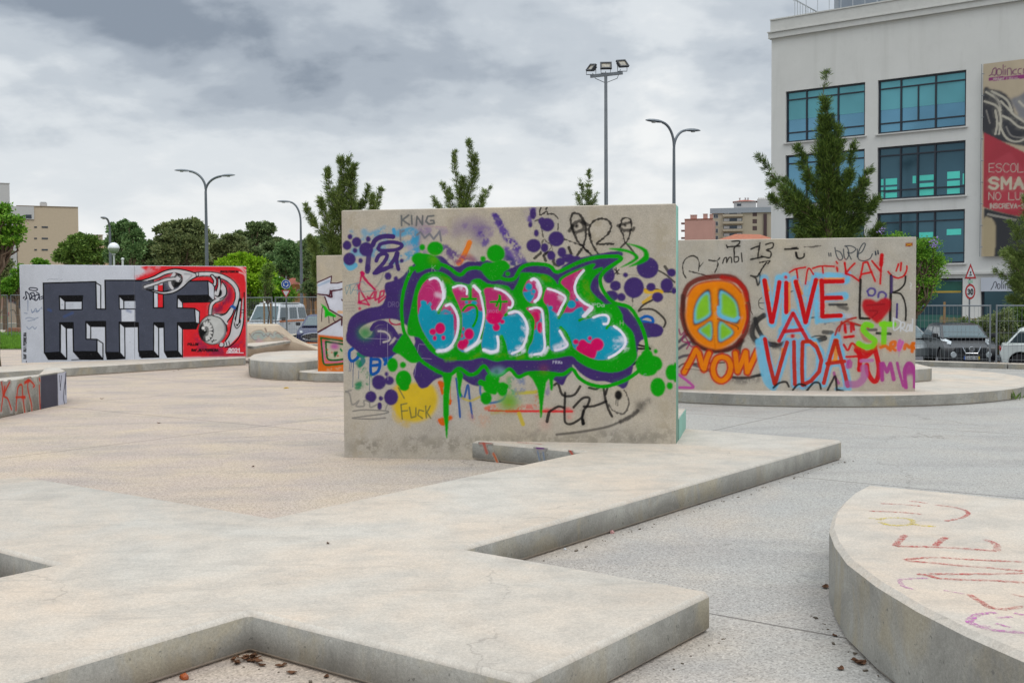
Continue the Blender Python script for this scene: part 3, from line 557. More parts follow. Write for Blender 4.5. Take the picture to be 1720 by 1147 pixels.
    # feathers at the tip
    f('B', "855,440 950,435 1050,460 1110,510 1060,560 950,600 1040,545 1075,510 1020,475 940,460", GRN, 1, .8); f('B', "1000,395 1100,410 1170,440 1195,480 1190,530 1120,570 1025,592 1100,545 1150,500 1140,460 1080,425", GRN, 1, .8)
    f('B', "975,600 940,610 1000,560 1090,530 1040,570", 'aaa39a', .0)
    # letter interiors
    L1 = c.mask('E', "140,560 135,440 150,330 200,230 260,182 340,185 385,240 405,330 405,420 345,510 365,540 420,455 480,455 540,530 575,640 560,760 510,870 450,950 370,960 290,890 210,770 160,660", True, .6)
    L2 = c.mask('E', "510,290 560,262 640,260 672,300 680,385 690,395 715,385 718,300 740,250 790,290 820,380 848,520 845,640 810,780 750,880 680,950 610,960 560,910 575,860 600,800 615,700 612,640 610,560 570,450 525,350", True, .6)
    L3 = c.mask('E', "850,290 960,280 1060,300 1140,370 1165,440 1120,490 1085,560 1130,530 1220,550 1290,620 1315,720 1270,850 1200,970 1150,1000 1100,960 1080,870 1045,800 1010,800 1000,930 960,970 880,960 820,900 850,700 870,560 862,400", True, .6)
    L4 = c.mask('F', "118,300 160,210 220,180 290,215 322,300 305,390 240,438 180,430 130,370", True, .6)
    L5 = c.mask('F', "150,500 220,485 300,490 340,530 350,700 360,850 352,960 280,1000 180,990 180,920 225,830 232,700 205,600", True, .6)
    L6 = c.mask('F', "375,280 460,300 550,340 580,390 545,480 490,570 500,590 555,510 610,390 612,320 530,240 540,190 640,130 775,75 705,180 680,300 720,390 800,450 865,480 860,520 780,580 735,620 850,600 900,570 1000,570 1045,600 1020,690 1090,690 1190,770 1235,870 1160,960 1050,1030 950,1050 850,1030 700,950 640,890 590,780 520,700 560,800 605,890 540,950 440,955 405,900 400,650 385,500 335,410", True, .6)
    for m in (L1, L2, L3, L4, L5, L6): c.comp(m, PNK)
    low = c.mask('E', "100,560 150,560 155,500 175,470 165,420 200,410 230,425 240,460 270,425 290,450 275,480 290,520 320,510 345,530 350,560 520,560 545,1100 60,1100", False, .6)
    c.comp(L1*low, CYN); l('E', "345,540 400,545 430,525 480,545", 6, CYN, 3, .9, within=L1)
    c.comp(L2*c.mask('E', "560,500 610,560 700,520 770,490 800,540 900,560 900,800 700,860 640,860 560,1100 900,1100 900,560 560,560", False, .6), CYN)
    c.comp(L2*c.mask('E', "600,550 680,555 720,500 790,520 860,560 830,760 760,900 700,960 600,970 550,900 600,760", True, 1), CYN); c.dots('E', "660,432,3,3 740,440,5.5,4", CYN, .8, within=L2)
    c.comp(L3*c.mask('E', "850,600 890,620 940,660 1000,640 1060,580 1110,570 1400,500 1400,1100 780,1100 800,600", False, .8), CYN)
    c.comp(L4*c.mask('F', "100,330 150,320 200,310 210,350 240,350 220,400 170,450 90,440", True, .8), CYN); c.dots('F', "180,268,6,6.4 230,318,3.6,4", CYN, .7, within=L4)
    c.comp(L5*c.mask('F', "100,760 230,740 300,560 350,500 400,760 400,1100 100,1100", False, 1), CYN)
    c.comp(L6*c.mask('F', "370,490 400,500 430,520 480,560 500,590 560,545 640,540 690,500 750,485 820,540 1300,540 1300,1100 370,1100", True, .8), CYN); c.dots('F', "635,455,7.4,7 412,492,4,3.6 695,405,3,3", CYN, .7, within=L6)
    # darker hot-pink bubbles
    c.dots('E', "378,712,8.4,9.6 300,748,5.6,5.2 320,815,3,4.4 412,812,3.4,3.8", HOT, .7); c.dots('E', "687,772,8,9.4 650,860,5.2,6 605,885,7.6,7.4 625,910,7,5 610,790,2,4 625,718,2,3", HOT, .8, within=L2)
    c.dots('E', "955,600,13,10.8 1005,570,6,7 978,700,6,6.6 1042,640,3.8,3.8 900,590,6,5", HOT, .7, within=L3); c.dots('F', "250,590,8.4,9.4 235,690,4,6.4 300,700,5,9.4", HOT, .8, within=L5)
    c.dots('F', "682,855,5,4.2 832,818,3.4,3.6 910,885,11,10.8 755,885,7.6,8.6 740,930,8,7 800,970,13,11", HOT, .8, within=L6); f('F', "700,900 800,860 900,930 880,1030 800,1010 700,950", HOT, 1, .8, within=L6)
    l('E', "160,330 200,260 260,240 320,300 330,400", 1, 'b76a90', .8, .4); l('E', "230,280 290,290 310,380 260,470", 1, 'b76a90', .8, .4)
    # inner green strokes
    l('E', "620,520 660,475 720,462 765,490 775,560 760,630 730,690", 4.2, GRN, .8); l('E', "612,400 760,398|702,390 698,290", 4.2, GRN, .8); l('E', "395,460 360,545", 5, GRN, .8); l('E', "1010,360 1025,430 1015,510|920,430 1090,425|1020,370 980,470", 3.6, GRN, .8); l('E', "1110,540 1075,570", 5, GRN, .9); l('E', "1035,800 1060,870 1080,950", 6, GRN, .9)
    l('F', "600,400 560,490 500,600", 5, GRN, .8); l('F', "520,705 580,770 620,850 640,910", 6, GRN, .9, w2=3); l('F', "800,590 720,625", 4.4, GRN, .9); l('F', "1060,650 1010,710", 4.4, GRN, .9)
    l('F', "150,520 225,620 215,780 150,960", 4, GRN, .9)
    # white highlights
    l('E', "265,190 310,175 350,185 385,230 410,330 405,410 345,510", 4, WHT, 1.2); l('E', "400,230 420,300 420,380", 6, WHT, 4, .8, rag=1.5); l('E', "340,350 400,370", 8, WHT, 7, .5)
    l('E', "440,470 490,455 540,520 570,620 560,760 510,880 440,940 370,950", 4.4, WHT, 1.3); l('E', "350,955 440,945 500,910", 6, WHT, 3.5, .8)
    l('E', "515,275 580,255 640,265 665,300 662,345", 3.6, WHT, 1.2); l('E', "600,280 650,310", 7, WHT, 6, .5); l('E', "740,260 790,310 825,420 845,560 830,680 790,820 730,900 660,945", 3.6, WHT, 1.1); l('E', "740,260 800,320", 5.5, WHT, 1.3); l('E', "650,945 760,880 800,845", 6, WHT, 4, .8)
    l('E', "965,285 1040,310 1110,360 1155,430 1140,485 1110,490", 4, WHT, 1.3); l('E', "1115,550 1180,530 1240,560 1290,630 1315,720", 4.2, WHT, 1.4); l('F', "-10,545 60,535 120,590 165,700 150,820 100,930 0,980", 4.2, WHT, 1.4)
    l('F', "120,700 155,760|100,830 140,840|60,920 110,910", 7, WHT, 6, .7); l('E', "990,800 1000,880 985,950 920,960 840,940", 4.4, WHT, 1.4); l('E', "850,945 920,970 990,950", 6, WHT, 4, .8); l('E', "1130,960 1190,985 1274,950", 6, WHT, 5, .8)
    l('F', "205,195 240,185 285,230 305,310 280,390 245,425", 5, WHT, 1.5); l('F', "270,240 300,340", 6, WHT, 3, .7, rag=1); l('F', "190,505 260,490 310,510 330,580 340,760 350,900 320,970 240,990", 4, WHT, 1.3); l('F', "200,1000 330,985 380,920", 6, WHT, 5, .75)
    l('F', "385,290 470,315 550,360 570,400 530,480 490,565", 4, WHT, 1.2); l('F', "510,380 550,400", 8, WHT, 7, .5); l('F', "765,95 700,180 670,280 700,370 770,440 850,490 820,540 760,580", 4.2, WHT, 1.2); l('F', "850,490 770,580", 6.5, WHT, 2.6, .9)
    l('F', "870,595 950,570 1010,575 1035,610 1020,660 980,665", 4, WHT, 1.3); l('F', "1090,690 1160,740 1210,820 1200,900 1120,980 1035,1025", 4.2, WHT, 1.3); l('F', "1110,830 1200,840 1220,920|1110,920 1190,930", 9, WHT, 8, .65); l('F', "510,740 560,830 590,890 530,930 460,945", 4, WHT, 1.4); l('F', "470,920 560,880", 10, WHT, 8, .75)
    # scratched names, tiny dots
    c.text('A', 410, 925, 'DRO', 40, 24, .8, '9c90b0', soft=.6, a=.4); c.text('B', 700, 925, 'UPDa', 28, 24, .9, 'c8c8d0', soft=.6, a=.6); c.text('D', 360, 325, 'PIRiKo', 22, 11, .8, 'c8c4d8', soft=.5, a=.7); c.text('A', 1240, 975, 'DROID', 24, 16, .8, 'c07aa0', soft=.5, a=.6)
    c.text('A', 560, 640, 'TI', 30, 16, .9, '9aa890', soft=.5, a=.6); c.text('D', 1060, 425, 'C', 22, 20, .8, '9c90b0', soft=.5, a=.6); c.text('F', 1155, 680, 'H', 50, 34, .8, 'a8b8a0', soft=.5, a=.7); c.text('A', 775, 630, 'K', 50, 30, .8, '9ac09a', soft=.5, a=.7)
    c.dot('D', 290, 365, 5, 'a8493a', 5, .6)
    f('C', "1160,385 1200,355 1250,352 1280,385 1240,410 1190,408", '7fb0b8', .55, 3)
    c.dot('C', 1210, 385, 4, '1c6a50', 2, .8)
# ---------------------------------------------------------------- art of the peace-sign wall on the right
RED = 'c00f16'; SKY_ = '6ab4d4'; ORG = 'e27c04'; DRK = '1a1614'; MAG = 'a43a86'
def art_vive(c):
    f, l, D = c.fill, c.line, c.dots
    # black ring and swooshes below
    l('K', "745,470 690,510 650,570 645,640 680,690 760,715 840,725", 9, '2c2a2a', 3, .95); l('K', "660,500 620,580 630,660 700,720", 9, '55514e', 9, .6)
    l('L', "-10,500 20,600 100,710 180,730 260,700", 7, '2c2a2a', 2.5, .95); l('L', "150,740 220,760", 8, '4a4746', 5, .6)
    l('K', "430,1000 520,1015 620,1010 720,985", 5, '2c2a2a', 2.5, .95); l('K', "440,1015 560,1045 680,1030", 10, '5a5653', 9, .6); l('K', "540,690 520,760 520,800", 10, '2c2a2a', 3, .9)
    l('K', "0,760 60,720 130,690|0,700 40,660 80,630|0,840 60,820 200,810|130,900 270,945", 5, '3a3040', 3, .85); l('K', "0,590 20,640 60,600 30,690 90,710 70,760|60,660 110,740 180,730", 3, '8a2a5a', 1.5, .8)
    l('K', "0,920 50,890 200,890 400,880", 3, '2c2a2a', 1.5, .8); l('L', "0,1000 60,990|470,670 520,650 600,650|480,490 560,480", 3, '2c2a2a', 1.4, .8)
    l('L', "510,700 560,680 600,670", 8, '2c2a2a', 2, .9); l('L', "640,375 790,375", 4, '2c2a2a', 1.6, .9); l('L', "720,385 790,410", 7, '3a3838', 4, .7); l('L', "590,555 640,550 700,570", 9, '5a5a66', 5, .7); l('L', "590,615 660,620", 7, '2c2a2a', 3, .8)
    l('L', "600,500 800,500 870,490", 2, '22323a', 1.4, .7); l('L', "760,470 830,480", 8, 'b8bac4', 6, .7); l('L', "680,570 830,590", 9, 'a8a8b4', 7, .7)
    l('M', "20,640 100,640 160,650", 4, '2c2a2a', 3, .8); l('M', "30,660 120,690", 12, 'a8a4ae', 7, .7); l('M', "200,680 270,680", 5, '3a3038', 3, .8); l('M', "275,705 375,710", 4.6, '242424', 1.4, .95); l('M', "330,750 370,720", 7, '55505a', 5, .6)
    # top dripping names
    l('G', "85,335 65,290 70,230 110,195 150,200 170,240 165,290|105,290 240,325|175,260 195,235|230,220 280,225 300,205|285,230 290,250 270,300", 2.2, DRK, 1, .9, rag=.6)
    l('G', "345,125 350,140|350,135 430,130|380,100 425,97 425,115 395,140 395,180", 2.6, DRK, 1, .95); l('G', "320,240 330,210 345,205 345,235 360,205 375,205 378,235|395,170 395,230 420,225 420,200 400,200|440,175 445,230", 2.2, DRK, 1, .95)
    l('G', "500,150 550,130|560,110 545,200|500,215 580,200|595,120 640,110 640,140 600,155 630,170 620,205 570,195|560,235 620,225 610,240|600,235 570,280 555,310", 2.6, DRK, 1, .95, rag=.5); l('G', "500,320 540,325 555,305 560,345 545,380 535,340 515,325", 3, DRK, 1, .9)
    l('G', "720,150 803,147|790,170 800,205", 3.2, DRK, 1.2, .95); l('H', "0,145 30,140|25,175 30,200 50,210 75,200 78,180", 3, DRK, 1.1, .95); l('H', "80,135 130,135 185,128", 2.2, DRK, 1, .7, rag=1)
    l('H', "235,175 238,195|248,175 250,195|275,140 285,190 305,220 325,205 310,170 285,160|330,150 335,200 350,215 365,180 355,140 340,130 380,130 410,150 380,175 355,170|360,175 380,215|420,150 418,200|425,180 450,165 470,120 455,115 430,160 425,210 460,225 500,210 515,180", 1.9, '2a3540', .9, .9); l('H', "535,165 537,185|550,160 553,180", 2.6, '2a3540', .8)
    l('G', "480,475 495,500 500,540 512,568|570,460 552,480 555,520 580,535|555,495 600,495|740,430 780,415", 1.4, DRK, .8, .9); l('L', "275,270 320,255 380,260", 1.2, DRK, .8, .7)
    # peace sign
    l('K', "30,430 60,250 150,165 320,130 470,140 570,230 600,330 605,480 580,620 480,740 340,775 200,740 90,640 45,540", 8.5, '6a1a10', 3.5, .92, closed=True); l('K', "380,140 500,170 570,240 590,330", 8, 'b01c12', 3, .9); l('K', "34,300 44,430 64,560 120,670", 7, '40201c', 4, .75)
    l('K', "130,715 230,765 340,785 480,755 560,690", 7, '3c1c18', 4, .75)
    f('K', "62,430 90,270 180,190 320,165 450,180 550,260 592,400 590,520 540,640 430,735 320,765 190,720 100,620 65,520", ORG, 1, 1.5); l('K', "75,300 150,205 300,168 450,180 545,270", 3, 'a83010', 3, .7); l('K', "590,380 600,500 560,620", 4, 'a8180c', 2.5, .8)
    for q in ("270,245 285,400 280,480 150,555 125,520 135,400 190,290", "350,240 430,265 510,350 535,470 520,540 470,535 350,480 345,380", "290,520 290,690 220,655 165,600 220,555", "350,520 420,550 485,620 420,680 345,700"):
        f('K', q, '1f2a22', 1, 1.8); x = np.array(PT('K', q)); m = x.mean(0); y = (x-m)*.88+m; c.fill('P', [tuple(v) for v in y], SKY_, 1, 1.2); z = (x-m)*.74+m+np.array([.7, -.8]); c.fill('P', [tuple(v) for v in z], '7fba18', .98, 1.8)
    l('K', "315,240 318,480 320,700", 5, 'e08a10', 2.5, .7); l('K', "340,500 500,560 520,590", 2, '5a2a10', 1.6, .7); l('K', "310,650 320,760", 3, 'c86a08', 2, .7); l('K', "350,400 360,470 470,510 520,490", 6, SKY_, 3, .9)
    # NOW
    for w, col, so in ((13.5, 'b02410', 2.6), (7.5, ORG, 2)):
        l('K', "48,965 105,860 150,770 175,800 205,905 220,940 245,850 265,800", w, col, so, .95, False); l('K', "380,830 330,850 300,930 320,1010 375,1040 430,1000 455,920 430,850 380,830", w, col, so, .95); l('K', "495,800 515,960 560,860 585,790 600,965 640,880 690,775", w, col, so, .95, False)
    l('K', "60,940 130,940 270,960", 1.5, DRK, 1, .5)
    # VIVE A VIDA
    for q in ("70,150 100,300 135,520|200,150 180,330 140,540", "255,130 262,330 260,520", "340,160 380,330 430,520|520,130 480,320 430,540", "560,150 560,330 560,500 740,480|560,150 780,160|560,320 770,300", "300,470 220,660|320,450 440,660|230,600 400,590", "60,680 110,900 160,1060|280,700 220,900 160,1070", "330,700 335,900 340,1070", "400,720 400,1060|400,700 500,700 560,800 560,940 500,1030 410,1080", "690,660 640,850 590,1060|700,660 750,850 800,1080|610,880 760,880"):
        l('L', q, 14, SKY_, 4, .93, False)
    l('L', "20,700 40,850 90,1040 150,1100", 11, SKY_, 4, .85); l('L', "810,100 800,150|520,120 640,110 790,120|520,200 530,530", 7, SKY_, 3, .85, False); l('L', "450,200 440,280", 12, SKY_, 5, .7); l('L', "820,1110 700,1110", 6, SKY_, 3, .7)
    for q in ("68,165 92,300 130,525|198,175 178,330 140,530", "262,190 262,330 262,440", "340,175 380,310 430,515|520,155 480,310 435,510", "565,165 575,320 575,475 735,470|560,170 765,165|575,315 745,312", "700,690 690,860"):
        l('L', [(x+2.5*1.2, y) for x, y in [tuple(float(t) for t in p.split(',')) for p in q.split('|')[0].split()]], 7.5, 'e08c10', 2, .9, False)
    l('L', "205,185 165,350|85,165 110,250|290,190 290,430|360,170 400,280|540,160 500,260|600,150 765,150|600,330 755,325|420,700 520,710 570,830|400,760 395,1030|690,680 640,870|640,865 740,865|230,760 215,900", 4, 'e08c10', 2, .85, False)
    R_ = 7.4
    l('L', "72,165 95,320 132,525|202,180 178,340 140,525|262,185 262,440|345,175 385,320 430,530|522,160 482,320 435,520|572,165 578,320 578,478 738,470|570,175 755,172|580,318 740,314", R_, RED, 1.5, 1, False)
    l('L', "320,450 260,570 200,690|325,455 390,580 445,680|250,610 400,595", R_-1, RED, 1.8, .95, False); c.dot('L', 258, 135, 3, RED, 1); c.dot('L', 318, 650, 3.8, RED, 1.2)
    l('L', "75,675 110,860 160,1065|270,705 220,870 165,1065|330,700 332,900 338,1070|405,710 400,900 405,1075|410,700 470,695 530,750 570,860 550,960 480,1040 410,1075", R_-.6, 'b4260f', 1.6, .97, False); l('L', "690,690 650,820 590,1060|700,690 750,880 800,1085|620,890 770,870", R_-.8, 'b4260f', 1.6, .97, False)
    l('L', "80,680 110,850", 5.5, RED, 2, .8)
    # TATIKAY and smiley
    l('L', "290,95 345,65 430,50|350,65 362,140|430,195 455,60 500,110|495,60 560,40 680,42|580,45 585,100|700,0 710,15|705,50 710,85|770,10 790,110", 3, RED, 1, .95); c.dot('L', 708, 62, 2, RED, .8); l('L', "355,70 365,160", 3, RED, 1, .6)
    l('M', "38,185 45,265|110,190 75,225 45,265 90,280 145,320|150,305 175,185 205,180 262,320|160,270 235,255|238,172 300,245|312,130 300,340", 3.4, RED, 1.1, .95, False); l('M', "312,128 306,200", 6.5, RED, 2); l('M', "305,130 245,180", 3, RED, 1, .0)
    l('M', "358,250 385,280 430,298 475,280 495,240 497,210|435,195 418,245|455,185 450,245", 3, RED, 1, .97)
    # L heart K
    l('M', "155,310 150,430 148,580 165,595 220,597", 4.2, DRK, 1.3, .97); l('M', "380,280 378,400 375,500 373,615", 4.6, DRK, 1.3, .97); l('M', "385,290 385,400", 4.6, '4a3a6a', 2, .8); l('M', "487,285 480,340 440,385 395,405 450,415 480,470 490,540 487,610", 3, DRK, 1.1, .97); l('M', "425,490 422,590", 3.4, '3f2d70', 1.2, .95)
    l('M', "205,395 225,375 255,380 262,405 245,428 215,425|285,440 290,410 315,400 342,420 335,450", 3.4, '4a3a80', 1.4, .9, closed=False); l('M', "205,395 215,425", 3.4, '4a3a80', 1.4, .9)
    f('M', "275,470 310,450 350,445 375,465 370,530 335,580 285,635 230,600 185,560 165,510 175,460 215,450 250,460", 'b0101c', .98, 1.3); l('M', "200,500 330,490|220,540 280,545 240,590", 3, '7a0f18', 2, .5)
    # ST, DRON, squiggles
    l('M', "215,665 160,650 60,620 10,640", 3, 'a8281c', 1.6, .9); l('M', "15,620 -5,690", 3, 'a8281c', 1.4, .9); l('L', "690,640 720,570 800,510 870,490", 3.6, 'a8281c', 1.6, .9); l('L', "775,550 775,600|830,540 830,610|780,660 850,650", 4.4, RED, 1.6, .95); l('M', "100,640 105,680|40,660 45,700|35,735 95,730", 4.2, RED, 1.6, .95, False)
    l('M', "160,680 190,750 260,760", 7, 'b03a2a', 3, .6)
    l('M', "30,790 60,830 90,780 130,810|50,880 160,875", 4, RED, 1.4, .95); l('M', "125,800 150,880 145,975", 8, RED, 1.8); l('M', "120,830 180,880 230,850 260,800|150,800 190,850 260,830", 7.5, RED, 1.8, .97); l('M', "255,800 275,880 290,960 280,1040 250,1060 210,1000 200,940", 8, 'c00e16', 1.8, .98)
    l('M', "235,650 190,640 175,680 210,720 260,760 240,800 190,805 140,780", 9, '77c81e', 2.4, .97); l('M', "330,635 325,780|310,640 400,640", 9, '77c81e', 2.4, .97, False)
    l('M', "400,590 400,680 440,660 450,620 410,600|450,690 455,630 480,630 475,660 455,665 490,690|505,640 490,690 515,680 515,650 505,640|520,690 525,640 535,690 540,600", 2.4, 'c9c9cc', 1.3, .9)
    l('M', "305,810 340,800 360,820|375,830 380,780 410,770 405,800 380,805 410,830|480,820 490,790 520,810 540,780|535,840 545,790 558,780|540,815 560,815", 5.5, 'd5660c', 2.2, .95); l('M', "445,760 435,790 440,830 465,770", 5, 'c050a0', 2, .9); l('M', "440,840 438,880", 1.2, 'b06aa0', 1, .6); c.dot('M', 290, 795, 4, 'd5660c', 3, .8)
    # DUMIA
    l('M', "75,905 55,940 60,960", 5, MAG, 2.5, .8); l('M', "60,1080 130,1080 180,1030 180,960", 12, 'a85a96', 4, .75); l('M', "160,910 240,905", 6, 'b067a0', 3, .85); l('M', "310,930 315,1050|320,930 350,990 375,930 400,1045", 6.6, MAG, 2.2, .95, False); l('M', "425,925 445,1010 470,1095", 4.6, MAG, 1.6, .95); l('M', "490,1105 480,990 500,935 530,935 555,1000 555,1100", 6.5, MAG, 2, .97); f('M', "480,1060 490,950 530,930 558,1000 556,1080 540,1020 500,1020", MAG, .95, 2)
    l('L', "680,970 690,1010 720,1060|800,870 820,920 830,880", 5, MAG, 2.5, .8); l('K', "-10,980 60,1030 120,1080 120,1100 40,1098 -10,1098", 4.6, 'b04a94', 1.6, .95)
    # tiny black numbers at the bottom
    l('L', "150,1100 200,1060 260,1050 285,1090|320,1120 370,1070 430,1080|440,1130 500,1060 550,1060 565,1110|620,1130 660,1050 690,1000 700,1060 705,1130|720,1120 760,1130", 3.6, '1c1a1a', 1.6, .92)
    f('M', "487,38 538,36 540,63 488,65", '8a2410', 1, .6, False); l('M', "492,45 535,58|495,60 530,42", 1.6, 'c8a030', .7, .6, False)
    l('M', "520,330 530,350 520,360|525,380 530,340", 2, 'c8c6c0', 1, .6)

# ---------------------------------------------------------------- art of the block-letter wall on the left
def art_aaf(c):
    f, l = c.fill, c.line
    G_, K_, W_ = '464a58', '0d0d10', 'c2c6cf'
    RD = 'd4232c'
    f('N', "0,220 -20,200 120,120 40,60 130,40 1240,38 1240,1070 515,1080 515,760 300,700 300,230", RD, 1, 1.2, False)
    l('N', "0,180 80,140 190,110|10,210 120,180", 9, RD, 5, .8); l('N', "0,150 100,110 230,60", 10, 'c8a0a8', 8, .6); l('N', "40,210 180,180 300,130", 8, RD, 4, .9)
    for q in ("1080,45 1180,80 1235,150", "1120,45 1200,75 1240,110", "1160,120 1220,150 1235,220"): l('N', q, 2.5, 'e2c0c0', 2, .6)
    # purple glow
    l('N', "1000,260 1040,400 900,560 880,540", 11, '6a1a45', 9, .75); l('N', "700,860 760,980 900,1010 1150,960 1230,850", 14, '7a1f4a', 10, .7); l('N', "1150,460 1220,700 1230,560", 10, '8a2040', 8, .5); l('N', "860,200 1000,220 940,330 880,300", 10, '8a2040', 7, .6); l('N', "700,1000 1000,1040 1230,1040", 12, '8a2440', 9, .5); l('N', "200,260 290,200 420,170", 9, '8a2040', 7, .5)
    k = lambda z, q, col: (f(z, q, col, 1, .35, False), l(z, q, 1.9, K_, .5, 1, False, True))
    # letter R
    k('I', "735,235 778,262 778,465 735,465", W_); k('I', "287,850 420,842 480,905 320,905", K_); k('I', "420,842 420,590 478,640 480,905", W_); k('I', "540,838 745,835 798,905 600,905", K_); k('I', "745,730 797,765 798,905 745,838", W_)
    f('I', "275,240 735,228 740,465 820,467 815,215 1210,215 1210,240 1215,470 1110,470 960,470 960,580 1110,580 1115,835 1148,860 1148,900 1110,880 1110,835 1105,580 940,580 945,845 822,845 818,575 648,575 650,728 745,730 745,838 540,838 535,585 420,585 422,842 285,850", G_, 1, .35, False)
    l('I', "275,240 735,228 740,465 820,467 815,215 1240,215", 2.2, K_, .6, 1, False); l('I', "275,240 285,850 422,842|422,842 420,585 535,585 540,838 745,838 745,730 650,728 648,575 820,575 822,845 945,845 940,580 1108,580", 2.2, K_, .6, 1, False)
    k('I', "415,352 620,350 615,398 465,398", K_); k('I', "415,352 465,398 465,473 420,473", W_); k('I', "465,398 615,398 615,470 465,473", 'b9bec8')
    k('I', "425,588 535,585 530,632 475,632", K_); k('I', "425,588 475,632 480,905 425,845", W_)
    k('I', "648,577 820,575 818,618 690,618", K_); k('I', "650,577 690,618 690,728 650,728", W_)
    # letter A
    k('I', "822,845 945,845 990,898 835,905", K_); k('I', "945,845 942,585 988,625 990,898", W_); k('I', "942,580 1108,578 1108,620 985,622", K_)
    k('I', "938,347 1100,345 1100,392 980,393", K_); k('I', "938,350 980,393 980,465 942,465", W_); k('I', "980,393 1100,392 1100,465 980,465", 'b9bec8')
    # right part (zoom N)
    k('N', "190,235 240,265 240,522 190,522", W_); f('N', "240,265 298,262 300,520 240,522", RD, 1, .4, False)
    f('N', "-20,216 185,216 188,522 300,520 298,225 805,218 812,380 460,385 455,522 655,528 665,685 460,690 465,1010 312,1015 305,690 192,690 190,1008 20,1012 15,690 -20,690", G_, 1, .35, False)
    l('N', "-20,216 185,216 188,522 300,520 298,225 805,218 812,380 460,385 455,522 655,528 665,685 460,690 465,1010 312,1015 305,690 192,690 190,1008 20,1012 15,690 -20,690", 2.2, K_, .6, 1, False)
    k('N', "805,218 878,265 878,452 812,385", W_); k('N', "460,388 812,383 872,455 515,462", K_); k('N', "460,400 515,462 520,522 458,522", W_)
    k('N', "655,530 710,565 705,700 665,690", W_); k('N', "665,690 690,710 668,760 515,760 460,695", K_); k('N', "462,700 515,760 515,1078 465,1015", W_)
    k('N', "312,1018 465,1014 515,1075 345,1080", K_); k('N', "20,1015 190,1010 245,1078 50,1085", K_); k('N', "190,700 245,745 248,1078 190,1010", W_); k('N', "192,692 305,690 305,740 245,745", K_)
    # eyeball creature
    TB = 'c0bfc2'
    def tube(z, q, w, a=1, w2=None): l(z, q, w+4, K_, .6, a, w2=(w2+4 if w2 else None)); l(z, q, w, TB, .8, a, w2=w2)
    tube('N', "640,150 760,140 900,150 1030,200 1120,290 1140,400 1110,500", 5.5); l('N', "700,135 850,135 980,160", 1.4, 'dddddd', 1, .8)
    f('N', "50,213 180,170 300,110 420,83 540,95 660,130 690,160 600,215 520,290 420,350 300,368 200,345 110,312 300,348 420,320 480,280 515,200 500,150 430,130 330,150 230,190 130,215", TB, 1, .5); l('N', "50,213 180,170 300,110 420,83 540,95 660,130", 2.2, K_, .6); l('N', "690,165 600,215 520,290 420,350 300,368 200,345 100,310 200,325 300,340 400,310", 2.2, K_, .6); l('N', "130,218 230,190 330,145 430,128 500,150", 2, K_, .6)
    f('N', "400,155 470,135 515,170 515,230 470,280 400,300 370,250 370,200", K_, 1, .6); l('N', "395,180 420,140", 5, TB, .8); l('N', "370,215 375,260 400,300", 4.5, TB, .8)
    l('N', "90,285 200,250 330,205 440,192", 7, K_, .6); l('N', "90,285 200,250 330,205 440,192", 3.6, TB, .6); c.dot('N', 470, 195, 5, TB, .6); l('N', "470,165 500,190 480,220", 1.4, K_, .5); l('N', "540,140 620,150 560,230", 3, '8a8a8e', 2, .6)
    l('N', "665,130 675,175|700,130 700,165", 1.4, K_, .5)
    tube('N', "850,160 885,210 880,260", 2.4, 1, 3.4)
    tube('N', "985,290 995,350 960,410 880,450 840,500 830,590", 5.5, 1, 3.4); f('N', "930,340 970,240 1010,300 1000,390 930,430 880,400 890,320", TB, 1, .6); l('N', "965,225 1010,300 1005,380 940,425", 1.8, K_, .6); f('N', "890,320 930,300 965,340 950,390 905,400 885,360", K_, 1, .6); l('N', "930,180 935,260 905,370", 5, K_, .5, 1, w2=8); l('N', "930,200 932,280 908,370", 1.6, TB, .5, 1, w2=5); l('N', "890,340 885,370", 2.4, TB, .6)
    tube('N', "1050,590 980,610 900,610", 4); f('N', "1110,500 1080,600 1020,680 1000,780 1020,820 960,700 900,620 1000,600 1060,530", TB, 1, .6); l('N', "1070,500 1000,590 920,612|1110,510 1080,600 1020,690 1010,790", 2.2, K_, .6); l('N', "1065,505 1110,530|1080,495 1110,515", 3, '2c5a9a', .7)
    f('N', "1110,560 1150,520 1170,450 1160,560 1140,640 1180,640 1190,540 1200,430 1215,410 1212,560 1205,700 1180,800 1120,870 1050,940 990,960 960,940 1000,900 1060,800 1080,680", TB, 1, .6); l('N', "1150,470 1100,600 1070,720 1050,820 1000,900|1215,350 1212,560 1200,720 1150,860 1060,950 1000,965", 2.2, K_, .6); f('N', "1110,630 1135,610 1175,650 1170,720 1130,760 1100,710", K_, 1, .6); l('N', "1170,430 1150,560 1132,690", 6, K_, .6, 1, w2=9); l('N', "1170,455 1152,570 1134,690", 2, TB, .6, 1, w2=5); l('N', "1105,660 1130,740 1165,700", 1.6, TB, .6); l('N', "1185,545 1215,545|1185,575 1215,575", 1.2, K_, .5)
    c.dot('N', 955, 938, 3.6, TB, .6); l('N', "935,925 930,950 955,965 985,950 985,915|1010,910 1020,950|1040,900 1050,935", 1.6, K_, .5)
    c.dot('N', 855, 770, 23.6, K_, .7, 1, 25.4); c.dot('N', 855, 770, 21.8, 'b9bab8', .8, 1, 23.6); l('N', "960,640 1000,740 990,830 920,920", 3.4, '7c7c80', 3, .8); l('N', "860,610 950,640 1010,720 1020,780", 2.2, K_, .5); l('N', "880,600 960,630 1020,700", 3, TB, .6)
    c.dot('N', 785, 785, 12.6, K_, .7, 1, 17.6); 
    for i in range(9):
        t = -1.9+i*.42; l('N', [(785+cos(t)*42, 785+sin(t)*66), (785+cos(t)*64, 785+sin(t)*98)], 3.6, 'c4c4c2', .6)
